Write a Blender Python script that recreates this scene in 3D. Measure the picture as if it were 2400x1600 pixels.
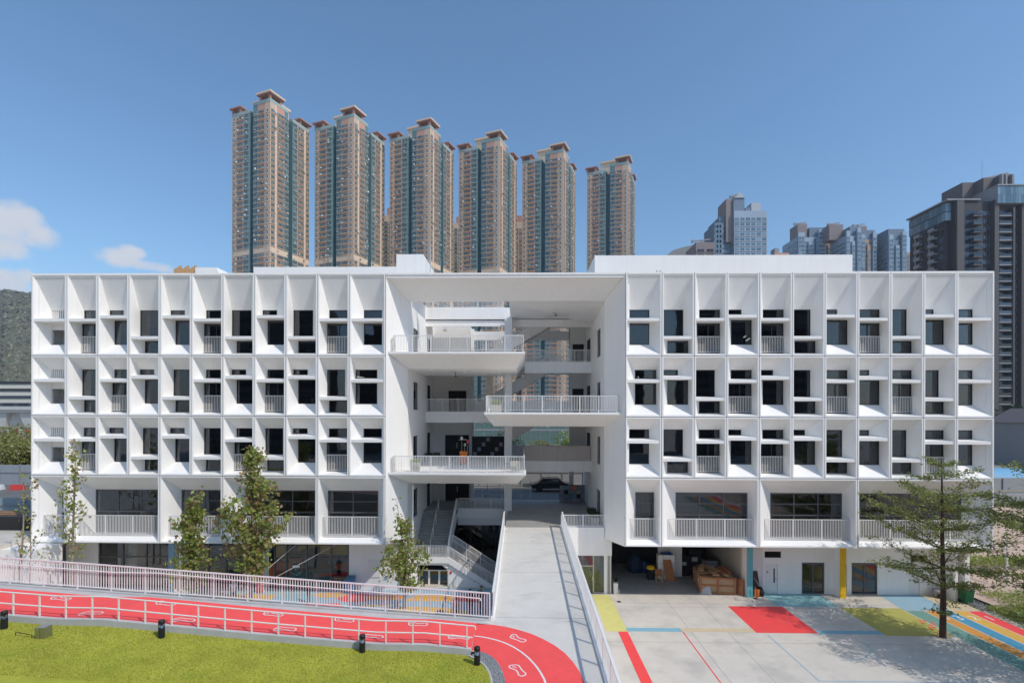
import bpy, math, random
from math import sin, cos, radians, pi, sqrt, atan2, hypot

# ------------------------------------------------------------------ camera, sky, sun, exposure
scene = bpy.context.scene
COL = scene.collection
for o in list(bpy.data.objects):
    bpy.data.objects.remove(o)

from mathutils import Matrix, Vector
YAW, ROLL = radians(1.05), radians(0.14)
CAM = Vector((0.0, -33.7, 12.5))
right = Vector((cos(YAW), sin(YAW), 0)); fwd = Vector((-sin(YAW), cos(YAW), 0)); up = Vector((0, 0, 1))
rx = right * cos(ROLL) + up * sin(ROLL)
ux = up * cos(ROLL) - right * sin(ROLL)
camd = bpy.data.cameras.new('camera')
cam = bpy.data.objects.new('camera', camd)
COL.objects.link(cam)
M = Matrix((rx, ux, -fwd)).transposed().to_4x4()
M.translation = CAM
cam.matrix_world = M
camd.sensor_fit = 'HORIZONTAL'
camd.sensor_width = 36.0
camd.lens = 18.0
camd.shift_y = 170.0 / 2400.0
camd.clip_start = 0.1
camd.clip_end = 6000
scene.camera = cam

SUN_TO = Vector((0.72, -0.53, 1.0)).normalized()
SUN_EL = math.asin(SUN_TO.z)
SUN_AZ = atan2(SUN_TO.x, SUN_TO.y)
sd = bpy.data.lights.new('sun', 'SUN')
sd.energy = 2.2
sd.angle = radians(0.5)
sd.color = (1.0, 0.935, 0.85)
so = bpy.data.objects.new('sun', sd)
COL.objects.link(so)
so.rotation_euler = (-SUN_TO).to_track_quat('-Z', 'Y').to_euler()
so.location = (40, -60, 80)

world = bpy.data.worlds.new('World')
scene.world = world
world.use_nodes = True
wn, wl = world.node_tree.nodes, world.node_tree.links
wn.clear()
w_out = wn.new('ShaderNodeOutputWorld')
w_bg = wn.new('ShaderNodeBackground')
w_bg.inputs['Strength'].default_value = 0.127
sky = wn.new('ShaderNodeTexSky')
sky.sky_type = 'NISHITA'
sky.sun_disc = False
sky.sun_elevation = SUN_EL
sky.sun_rotation = SUN_AZ
sky.altitude = 50
sky.air_density = 1.1
sky.dust_density = 0.6
sky.ozone_density = 5.0
w_tc = wn.new('ShaderNodeTexCoord')


def wmath(op, a, b=None):
    n = wn.new('ShaderNodeMath'); n.operation = op
    for i, x in enumerate((a, b)):
        if x is None:
            continue
        if isinstance(x, (int, float)):
            n.inputs[i].default_value = x
        else:
            wl.new(x, n.inputs[i])
    return n.outputs[0]


# fair-weather cumulus: each cloud a cluster of soft lobes round a direction, frayed by noise
w_noise = wn.new('ShaderNodeTexNoise')
w_noise.inputs['Scale'].default_value = 26.0
w_noise.inputs['Detail'].default_value = 7.0
w_noise.inputs['Roughness'].default_value = 0.58
wl.new(w_tc.outputs['Generated'], w_noise.inputs['Vector'])
CLOUDS = []      # (azimuth from +Y clockwise, elevation, half width, half height) in degrees


def cl(az, el, w, h):
    CLOUDS.append((az, el, w, h))


cl(-45.5, 14.8, 2.5, 2.0); cl(-43.9, 14.2, 1.5, 1.15); cl(-46.4, 13.0, 2.2, 1.1); cl(-44.6, 15.6, 1.2, 0.9)
cl(-38.4, 13.5, 1.8, 0.85); cl(-37.7, 14.0, 1.1, 0.75); cl(-36.2, 13.2, 2.2, 0.55)
cl(-45.6, 10.2, 1.5, 1.2); cl(-44.5, 10.9, 0.9, 0.7); cl(-43.6, 9.6, 1.2, 0.6)
cl(-62, 13, 6, 3); cl(-75, 11, 7, 3); cl(78, 10, 8, 2.4); cl(100, 13, 7, 3); cl(-110, 12, 9, 3.5)
cl(150, 11, 8, 3); cl(-165, 13, 8, 3); cl(-140, 9, 10, 2.6); cl(62, 8, 4, 1.2)
acc = None
for az, el, w, h in CLOUDS:
    a, e = radians(az), radians(el)
    d = Vector((sin(a) * cos(e), cos(a) * cos(e), sin(e)))
    hx = Vector((cos(a), -sin(a), 0)); hy = d.cross(hx) * -1
    vsub = wn.new('ShaderNodeVectorMath'); vsub.operation = 'SUBTRACT'
    wl.new(w_tc.outputs['Generated'], vsub.inputs[0]); vsub.inputs[1].default_value = d
    dx = wn.new('ShaderNodeVectorMath'); dx.operation = 'DOT_PRODUCT'
    wl.new(vsub.outputs[0], dx.inputs[0]); dx.inputs[1].default_value = hx / radians(w)
    dy = wn.new('ShaderNodeVectorMath'); dy.operation = 'DOT_PRODUCT'
    wl.new(vsub.outputs[0], dy.inputs[0]); dy.inputs[1].default_value = hy / radians(h)
    dz = wn.new('ShaderNodeVectorMath'); dz.operation = 'DOT_PRODUCT'
    wl.new(vsub.outputs[0], dz.inputs[0]); dz.inputs[1].default_value = d * 4.0
    r2 = wmath('ADD', wmath('MULTIPLY', dx.outputs['Value'], dx.outputs['Value']),
               wmath('MULTIPLY', dy.outputs['Value'], dy.outputs['Value']))
    r2 = wmath('ADD', r2, wmath('MULTIPLY', dz.outputs['Value'], dz.outputs['Value']))
    lobe = wmath('SUBTRACT', 1.0, r2)
    acc = lobe if acc is None else wmath('MAXIMUM', acc, lobe)
fray = wmath('MULTIPLY', wmath('SUBTRACT', w_noise.outputs['Fac'], 0.5), 2.6)
dens = wmath('ADD', wmath('MAXIMUM', acc, -1.5), fray)
w_mr = wn.new('ShaderNodeMapRange'); w_mr.interpolation_type = 'SMOOTHSTEP'
wl.new(dens, w_mr.inputs['Value'])
w_mr.inputs['From Min'].default_value = -0.2
w_mr.inputs['From Max'].default_value = 1.0
w_mr.inputs['To Max'].default_value = 0.85
w_mix = wn.new('ShaderNodeMixRGB')
wl.new(w_mr.outputs[0], w_mix.inputs['Fac'])
w_hs = wn.new('ShaderNodeHueSaturation')
w_hs.inputs['Saturation'].default_value = 1.05
w_hs.inputs['Hue'].default_value = 0.494
wl.new(sky.outputs[0], w_hs.inputs['Color'])
wl.new(w_hs.outputs[0], w_mix.inputs['Color1'])
w_mix.inputs['Color2'].default_value = (4.5, 4.55, 4.8, 1)
wl.new(w_mix.outputs[0], w_bg.inputs['Color'])
wl.new(w_bg.outputs[0], w_out.inputs['Surface'])

vs = scene.view_settings
vs.view_transform = 'Standard'
vs.look = 'None'
vs.exposure = 0.38
vs.gamma = 1.0
vs.use_curve_mapping = False
scene.render.engine = 'CYCLES'
scene.cycles.use_denoising = True
scene.cycles.max_bounces = 8
scene.cycles.volume_bounces = 0
scene.cycles.diffuse_bounces = 5
scene.cycles.glossy_bounces = 3
scene.cycles.transparent_max_bounces = 12
scene.cycles.caustics_reflective = False
scene.cycles.caustics_refractive = False
scene.cycles.sample_clamp_indirect = 6.0

# ------------------------------------------------------------------ materials
MATS = {}


def mat(name, color, rough=0.6, var=0.06, scale=3.0, spec=0.35, metal=0.0, bump=0.0, bscale=40.0, streak=0.0,
        stain=None, stain_scale=0.6, stain_amt=0.4, island=0.0, scuff=None):
    m = bpy.data.materials.new(name); m.use_nodes = True
    n, l = m.node_tree.nodes, m.node_tree.links
    b = n['Principled BSDF']
    b.inputs['Roughness'].default_value = rough
    b.inputs['Metallic'].default_value = metal
    b.inputs['Specular IOR Level'].default_value = spec
    tc = n.new('ShaderNodeTexCoord')
    geo = n.new('ShaderNodeNewGeometry')
    nz = n.new('ShaderNodeTexNoise'); nz.inputs['Scale'].default_value = scale
    nz.inputs['Detail'].default_value = 6; nz.inputs['Roughness'].default_value = 0.62
    l.new(geo.outputs['Position'], nz.inputs['Vector'])
    rmp = n.new('ShaderNodeMapRange')
    rmp.inputs['From Min'].default_value = 0.3; rmp.inputs['From Max'].default_value = 0.7
    rmp.inputs['To Min'].default_value = 1 - var; rmp.inputs['To Max'].default_value = 1 + var
    l.new(nz.outputs['Fac'], rmp.inputs['Value'])
    fac = rmp.outputs[0]
    if streak:
        mp = n.new('ShaderNodeMapping'); mp.inputs['Scale'].default_value = (5.5, 5.5, 0.22)
        l.new(geo.outputs['Position'], mp.inputs['Vector'])
        n2 = n.new('ShaderNodeTexNoise'); n2.inputs['Scale'].default_value = 1.0; n2.inputs['Detail'].default_value = 5
        l.new(mp.outputs[0], n2.inputs['Vector'])
        r2 = n.new('ShaderNodeMapRange'); r2.inputs['From Min'].default_value = 0.45; r2.inputs['From Max'].default_value = 0.75
        r2.inputs['To Min'].default_value = 1.0; r2.inputs['To Max'].default_value = 1 - streak
        l.new(n2.outputs['Fac'], r2.inputs['Value'])
        mu = n.new('ShaderNodeMath'); mu.operation = 'MULTIPLY'
        l.new(fac, mu.inputs[0]); l.new(r2.outputs[0], mu.inputs[1]); fac = mu.outputs[0]
    if island:
        r3 = n.new('ShaderNodeMapRange'); r3.inputs['To Min'].default_value = 1 - island; r3.inputs['To Max'].default_value = 1 + island
        l.new(geo.outputs['Random Per Island'], r3.inputs['Value'])
        mu = n.new('ShaderNodeMath'); mu.operation = 'MULTIPLY'
        l.new(fac, mu.inputs[0]); l.new(r3.outputs[0], mu.inputs[1]); fac = mu.outputs[0]
    vm = n.new('ShaderNodeVectorMath'); vm.operation = 'SCALE'
    vm.inputs[0].default_value = color[:3]
    l.new(fac, vm.inputs['Scale'])
    out = vm.outputs[0]
    if stain:
        n3 = n.new('ShaderNodeTexNoise'); n3.inputs['Scale'].default_value = stain_scale; n3.inputs['Detail'].default_value = 8
        n3.inputs['Roughness'].default_value = 0.6; n3.inputs['Distortion'].default_value = 0.15
        l.new(geo.outputs['Position'], n3.inputs['Vector'])
        r4 = n.new('ShaderNodeMapRange'); r4.inputs['From Min'].default_value = 0.5; r4.inputs['From Max'].default_value = 0.72
        r4.inputs['To Max'].default_value = stain_amt
        l.new(n3.outputs['Fac'], r4.inputs['Value'])
        mx = n.new('ShaderNodeMixRGB'); l.new(r4.outputs[0], mx.inputs['Fac']); l.new(out, mx.inputs['Color1'])
        mx.inputs['Color2'].default_value = (*stain[:3], 1)
        out = mx.outputs[0]
    if scuff:
        sc_col, sc_scale, sc_amt = scuff
        mp2 = n.new('ShaderNodeMapping'); mp2.inputs['Scale'].default_value = (1.0, 2.6, 1.0); mp2.inputs['Rotation'].default_value = (0, 0, 0.5)
        l.new(geo.outputs['Position'], mp2.inputs['Vector'])
        n5 = n.new('ShaderNodeTexNoise'); n5.inputs['Scale'].default_value = sc_scale; n5.inputs['Detail'].default_value = 9; n5.inputs['Roughness'].default_value = 0.7
        l.new(mp2.outputs[0], n5.inputs['Vector'])
        r5 = n.new('ShaderNodeMapRange'); r5.inputs['From Min'].default_value = 0.59; r5.inputs['From Max'].default_value = 0.74; r5.inputs['To Max'].default_value = sc_amt
        l.new(n5.outputs['Fac'], r5.inputs['Value'])
        mx2 = n.new('ShaderNodeMixRGB'); l.new(r5.outputs[0], mx2.inputs['Fac']); l.new(out, mx2.inputs['Color1']); mx2.inputs['Color2'].default_value = (*sc_col, 1)
        out = mx2.outputs[0]
    l.new(out, b.inputs['Base Color'])
    if bump:
        n4 = n.new('ShaderNodeTexNoise'); n4.inputs['Scale'].default_value = bscale; n4.inputs['Detail'].default_value = 4
        l.new(geo.outputs['Position'], n4.inputs['Vector'])
        bp = n.new('ShaderNodeBump'); bp.inputs['Strength'].default_value = bump; bp.inputs['Distance'].default_value = 0.02
        l.new(n4.outputs['Fac'], bp.inputs['Height']); l.new(bp.outputs[0], b.inputs['Normal'])
    MATS[name] = m
    return m


def glass(name, tint, refl=0.08, rough=0.02, fr=1.5):
    m = bpy.data.materials.new(name); m.use_nodes = True
    n, l = m.node_tree.nodes, m.node_tree.links
    n.clear()
    o = n.new('ShaderNodeOutputMaterial')
    t = n.new('ShaderNodeBsdfTransparent'); t.inputs['Color'].default_value = (*tint, 1)
    g = n.new('ShaderNodeBsdfGlossy'); g.inputs['Roughness'].default_value = rough
    g.inputs['Color'].default_value = (0.92, 0.95, 1, 1)
    f = n.new('ShaderNodeFresnel'); f.inputs['IOR'].default_value = fr
    a = n.new('ShaderNodeMath'); a.operation = 'ADD'; a.use_clamp = True
    l.new(f.outputs[0], a.inputs[0]); a.inputs[1].default_value = refl
    geo = n.new('ShaderNodeNewGeometry')
    nz = n.new('ShaderNodeTexNoise'); nz.inputs['Scale'].default_value = 0.5
    l.new(geo.outputs['Position'], nz.inputs['Vector'])
    bp = n.new('ShaderNodeBump'); bp.inputs['Strength'].default_value = 0.02; bp.inputs['Distance'].default_value = 0.2
    l.new(nz.outputs['Fac'], bp.inputs['Height']); l.new(bp.outputs[0], g.inputs['Normal'])
    mx = n.new('ShaderNodeMixShader')
    l.new(a.outputs[0], mx.inputs[0]); l.new(t.outputs[0], mx.inputs[1]); l.new(g.outputs[0], mx.inputs[2])
    l.new(mx.outputs[0], o.inputs['Surface'])
    MATS[name] = m
    return m


def tower_glass(name, c1, c2, rough=0.12):
    m = bpy.data.materials.new(name); m.use_nodes = True
    n, l = m.node_tree.nodes, m.node_tree.links
    b = n['Principled BSDF']; b.inputs['Roughness'].default_value = rough; b.inputs['Specular IOR Level'].default_value = 0.6
    oi = n.new('ShaderNodeObjectInfo'); geo = n.new('ShaderNodeNewGeometry')
    wn_ = n.new('ShaderNodeTexWhiteNoise'); wn_.noise_dimensions = '2D'
    cb = n.new('ShaderNodeCombineXYZ')
    l.new(oi.outputs['Random'], cb.inputs[0]); l.new(geo.outputs['Random Per Island'], cb.inputs[1])
    l.new(cb.outputs[0], wn_.inputs['Vector'])
    r = n.new('ShaderNodeValToRGB')
    r.color_ramp.elements[0].color = (*c1, 1); r.color_ramp.elements[1].color = (*c2, 1)
    e = r.color_ramp.elements.new(0.75); e.color = tuple(0.6 * a + 0.4 * b_ for a, b_ in zip(c1, c2)) + (1,)
    l.new(wn_.outputs['Value'], r.inputs['Fac']); l.new(r.outputs[0], b.inputs['Base Color'])
    MATS[name] = m
    return m


def leaf(name, c1, c2, trans=0.35):
    m = bpy.data.materials.new(name); m.use_nodes = True
    n, l = m.node_tree.nodes, m.node_tree.links
    n.clear()
    o = n.new('ShaderNodeOutputMaterial')
    geo = n.new('ShaderNodeNewGeometry')
    r = n.new('ShaderNodeValToRGB')
    r.color_ramp.elements[0].color = (*c1, 1); r.color_ramp.elements[1].color = (*c2, 1)
    l.new(geo.outputs['Random Per Island'], r.inputs['Fac'])
    d = n.new('ShaderNodeBsdfDiffuse'); t = n.new('ShaderNodeBsdfTranslucent'); g = n.new('ShaderNodeBsdfGlossy')
    g.inputs['Roughness'].default_value = 0.45
    l.new(r.outputs[0], d.inputs['Color']); l.new(r.outputs[0], t.inputs['Color'])
    m1 = n.new('ShaderNodeMixShader'); m1.inputs[0].default_value = trans
    l.new(d.outputs[0], m1.inputs[1]); l.new(t.outputs[0], m1.inputs[2])
    m2 = n.new('ShaderNodeMixShader'); m2.inputs[0].default_value = 0.05
    l.new(m1.outputs[0], m2.inputs[1]); l.new(g.outputs[0], m2.inputs[2])
    l.new(m2.outputs[0], o.inputs['Surface'])
    MATS[name] = m
    return m


def emit(name, color, s):
    m = bpy.data.materials.new(name); m.use_nodes = True
    b = m.node_tree.nodes['Principled BSDF']
    b.inputs['Emission Color'].default_value = (*color, 1); b.inputs['Emission Strength'].default_value = s
    MATS[name] = m
    return m


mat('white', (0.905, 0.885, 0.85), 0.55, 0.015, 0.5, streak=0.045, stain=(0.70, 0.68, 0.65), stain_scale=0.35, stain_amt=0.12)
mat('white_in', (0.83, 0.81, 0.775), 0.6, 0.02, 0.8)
mat('white_rail', (0.80, 0.785, 0.76), 0.4, 0.02, 2.0)
mat('pink_rail', (0.82, 0.80, 0.785), 0.42, 0.03, 2.0)
mat('frame', (0.030, 0.032, 0.036), 0.4, 0.1, 4.0)
mat('frame_grey', (0.11, 0.115, 0.12), 0.4, 0.08, 4.0)
mat('joint', (0.16, 0.16, 0.17), 0.8)
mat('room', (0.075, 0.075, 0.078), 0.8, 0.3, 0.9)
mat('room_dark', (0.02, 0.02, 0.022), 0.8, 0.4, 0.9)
mat('curtain', (0.42, 0.44, 0.46), 0.8, 0.05, 3)
mat('concrete', (0.63, 0.585, 0.515), 0.75, 0.05, 1.2, stain=(0.40, 0.38, 0.35), stain_scale=0.45, stain_amt=0.6, bump=0.05, scuff=((0.26, 0.25, 0.23), 1.1, 0.55))
mat('concrete_ramp', (0.66, 0.635, 0.58), 0.7, 0.04, 1.6, stain=(0.44, 0.43, 0.40), stain_scale=0.6, stain_amt=0.6, bump=0.05, scuff=((0.30, 0.29, 0.27), 1.0, 0.6))
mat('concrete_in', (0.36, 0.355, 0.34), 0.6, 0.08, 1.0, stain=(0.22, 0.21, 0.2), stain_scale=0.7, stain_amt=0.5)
mat('kerb', (0.50, 0.50, 0.49), 0.75, 0.08, 3.0, stain=(0.34, 0.33, 0.31), stain_scale=1.5, stain_amt=0.4)
mat('red_track', (0.95, 0.10, 0.095), 0.7, 0.05, 3.0, bump=0.08, bscale=120, stain=(0.78, 0.10, 0.09), stain_scale=1.2, stain_amt=0.4, scuff=((0.6, 0.14, 0.13), 1.3, 0.3))
mat('paint_red', (0.90, 0.075, 0.075), 0.6, 0.05, 2.0, stain=(0.5, 0.12, 0.1), stain_scale=1.0, stain_amt=0.25)
mat('paint_yellow', (0.66, 0.62, 0.22), 0.6, 0.05, 2.0, stain=(0.5, 0.48, 0.3), stain_scale=1.2, stain_amt=0.25)
mat('paint_green', (0.46, 0.43, 0.11), 0.65, 0.06, 2.0, stain=(0.36, 0.35, 0.2), stain_scale=1.2, stain_amt=0.3)
mat('paint_blue', (0.22, 0.46, 0.56), 0.6, 0.05, 2.0, stain=(0.35, 0.42, 0.45), stain_scale=1.2, stain_amt=0.3)
mat('paint_sky', (0.30, 0.47, 0.58), 0.6, 0.05, 2.0, stain=(0.4, 0.46, 0.5), stain_scale=1.2, stain_amt=0.3)
mat('paint_teal', (0.28, 0.52, 0.54), 0.6, 0.05, 2.0, stain=(0.4, 0.48, 0.48), stain_scale=1.2, stain_amt=0.3)
mat('paint_cream', (0.64, 0.52, 0.34), 0.6, 0.05, 2.0, stain=(0.5, 0.46, 0.38), stain_scale=1.2, stain_amt=0.3)
mat('paint_orange', (0.66, 0.30, 0.06), 0.6, 0.06, 2.0, stain=(0.45, 0.3, 0.15), stain_scale=1.2, stain_amt=0.3)
mat('paint_gold', (0.72, 0.42, 0.08), 0.6, 0.06, 2.0)
mat('paint_dkgreen', (0.17, 0.33, 0.28), 0.6, 0.06, 2.0)
mat('paint_lane_blue', (0.08, 0.30, 0.46), 0.6, 0.06, 2.0)
mat('paint_white', (0.78, 0.77, 0.75), 0.6, 0.05, 4.0)
mat('col_blue', (0.22, 0.36, 0.52), 0.5); mat('col_red', (0.62, 0.045, 0.03), 0.5)
mat('col_teal', (0.13, 0.42, 0.46), 0.5); mat('col_yellow', (0.78, 0.46, 0.01), 0.5)
mat('lawn', (0.385, 0.395, 0.055), 0.95, 0.2, 0.9, spec=0.1, bump=0.5, bscale=60, stain=(0.22, 0.31, 0.03), stain_scale=0.5, stain_amt=0.75)
mat('gravel', (0.27, 0.28, 0.29), 0.9, 0.55, 22, bump=0.6, bscale=60, island=0.55)
mat('bounce_ground', (0.54, 0.51, 0.46), 0.85, 0.1, 0.3)  # unseen foreground, made pale to bounce light up onto the soffits
mat('asphalt', (0.16, 0.155, 0.15), 0.9, 0.1, 1.0)
mat('earth', (0.30, 0.26, 0.21), 0.95, 0.2, 0.6, stain=(0.16, 0.17, 0.10), stain_scale=0.2, stain_amt=0.6)
mat('pink_path', (0.50, 0.37, 0.29), 0.9, 0.08, 1.0)
mat('black', (0.016, 0.016, 0.017), 0.45, 0.1); mat('chrome', (0.75, 0.75, 0.76), 0.18, 0.02, metal=1.0)
mat('steel', (0.45, 0.45, 0.42), 0.3, 0.06, 6, metal=0.9)
mat('bark', (0.16, 0.12, 0.08), 0.9, 0.3, 9, bump=0.5, bscale=25)
mat('bark_pale', (0.33, 0.27, 0.20), 0.9, 0.3, 9, bump=0.5, bscale=25)
mat('bark_red', (0.085, 0.045, 0.032), 0.8, 0.35, 7, bump=0.5, bscale=25)
leaf('leaf_green', (0.21, 0.29, 0.045), (0.39, 0.45, 0.10), .5)
leaf('leaf_olive', (0.30, 0.30, 0.06), (0.47, 0.43, 0.12), .5)
leaf('leaf_brown', (0.34, 0.22, 0.10), (0.48, 0.34, 0.17), .5)
leaf('leaf_fine', (0.17, 0.205, 0.045), (0.33, 0.35, 0.10), .5)
leaf('leaf_forest', (0.09, 0.10, 0.055), (0.19, 0.18, 0.10), 0.1)
leaf('leaf_dark', (0.02, 0.04, 0.012), (0.05, 0.08, 0.02))
leaf('grass_blade', (0.34, 0.36, 0.04), (0.56, 0.51, 0.10), 0.3)
leaf('bush', (0.17, 0.20, 0.04), (0.34, 0.32, 0.09), .4)
leaf('leaf_lime', (0.25, 0.36, 0.05), (0.36, 0.46, 0.10))
glass('glass', (0.40, 0.43, 0.45), 0.04)
glass('glass_dark', (0.25, 0.28, 0.30), 0.05)
glass('glass_shop', (0.80, 0.81, 0.80), 0.0)
glass('glass_clear', (0.78, 0.82, 0.82), 0.03)
mat('tan', (0.64, 0.475, 0.35), 0.8, 0.04, 0.05, streak=0.05)
mat('tan_light', (0.74, 0.575, 0.43), 0.8, 0.04, 0.05)
mat('salmon', (0.60, 0.33, 0.24), 0.8, 0.05, 0.05)
mat('ochre', (0.64, 0.41, 0.21), 0.8, 0.05, 0.05)
mat('teal_wall', (0.14, 0.25, 0.26), 0.6, 0.05, 0.05)
mat('pale_teal', (0.36, 0.46, 0.43), 0.7, 0.05, 0.05)
mat('slot', (0.085, 0.15, 0.18), 0.7, 0.05, 0.05)
mat('terracotta', (0.46, 0.23, 0.17), 0.8, 0.05, 0.05)
tower_glass('win_glass', (0.025, 0.055, 0.06), (0.20, 0.27, 0.27))
tower_glass('win_glass_blue', (0.07, 0.14, 0.20), (0.26, 0.38, 0.44), 0.08)
tower_glass('win_glass_dark', (0.006, 0.010, 0.018), (0.07, 0.10, 0.15), 0.06)
mat('win_frame', (0.45, 0.47, 0.46), 0.6); mat('blue_wall', (0.17, 0.23, 0.30), 0.7, 0.05, 0.05)
mat('blue_pale', (0.34, 0.43, 0.52), 0.6, 0.05, 0.05); mat('pale_wall', (0.46, 0.48, 0.50), 0.7, 0.05, 0.05); mat('mauve', (0.27, 0.225, 0.22), 0.8, 0.05, 0.05)
mat('peach', (0.46, 0.30, 0.20), 0.8, 0.05, 0.05)
mat('dark_brown', (0.050, 0.046, 0.050), 0.6, 0.08, 0.1); mat('brown', (0.10, 0.092, 0.09), 0.6, 0.06, 0.1)
mat('grey_fin', (0.30, 0.30, 0.31), 0.6, 0.04, 0.1); mat('dark_slab', (0.09, 0.085, 0.085), 0.6)
mat('louvre_brown', (0.15, 0.132, 0.13), 0.6, 0.05, 0.2)
mat('plywood', (0.56, 0.34, 0.16), 0.7, 0.16, 5, island=0.2); mat('wood', (0.36, 0.15, 0.06), 0.7, 0.2, 4, island=0.25)
mat('wood_pale', (0.48, 0.30, 0.15), 0.7, 0.2, 4, island=0.25); mat('cardboard', (0.42, 0.29, 0.17), 0.9, 0.06)
mat('plastic_blue', (0.012, 0.05, 0.17), 0.45); mat('tarp', (0.02, 0.045, 0.09), 0.7, 0.4, 6); mat('plastic_black', (0.02, 0.02, 0.022), 0.4); mat('plastic_yellow', (0.8, 0.5, 0.02), 0.4)
mat('plastic_orange', (0.7, 0.17, 0.02), 0.4); mat('plastic_green', (0.02, 0.12, 0.05), 0.45); mat('bin_blue', (0.06, 0.22, 0.5), 0.4)
mat('skin', (0.52, 0.33, 0.24), 0.5); mat('hair', (0.015, 0.012, 0.01), 0.5)
mat('cloth_dark', (0.02, 0.02, 0.028), 0.9); mat('cloth_white', (0.75, 0.75, 0.76), 0.9); mat('cloth_navy', (0.02, 0.03, 0.08), 0.9); mat('cloth_maroon', (0.12, 0.02, 0.03), 0.9)
mat('sign_red', (0.68, 0.04, 0.06), 0.5); mat('sign_green', (0.02, 0.30, 0.18), 0.5); mat('sheet_grey', (0.34, 0.37, 0.40), 0.6, 0.05, 0.5, streak=0.1)
mat('sheet_teal', (0.30, 0.38, 0.40), 0.6, 0.05, 0.5); mat('net_green', (0.11, 0.18, 0.16), 0.9, 0.2, 1.0); mat('hill', (0.10, 0.095, 0.055), 0.95, 0.5, 0.03)
mat('pink_wall', (0.70, 0.45, 0.39), 0.8); mat('cream_wall', (0.72, 0.68, 0.58), 0.8); mat('viaduct', (0.58, 0.57, 0.55), 0.8, 0.06, 0.3)
mat('barrier_red', (0.60, 0.06, 0.05), 0.5); mat('barrier_white', (0.72, 0.72, 0.72), 0.5); mat('car_black', (0.012, 0.012, 0.014), 0.15, spec=0.7)
mat('car_white', (0.75, 0.75, 0.75), 0.25); mat('canopy_blue', (0.20, 0.42, 0.60), 0.4); mat('grey_wall', (0.36, 0.36, 0.36), 0.8)
mat('planter', (0.52, 0.49, 0.42), 0.8); mat('mural_orange', (0.75, 0.2, 0.06), 0.6); mat('mural_yellow', (0.8, 0.55, 0.08), 0.6); mat('mural_blue', (0.08, 0.2, 0.3), 0.6)
mat('board', (0.10, 0.055, 0.035), 0.7); mat('grid_panel', (0.22, 0.22, 0.26), 0.5); mat('panel_beige', (0.50, 0.46, 0.44), 0.5)
emit('tube_light', (1, 0.93, 0.8), 2.2)


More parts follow.
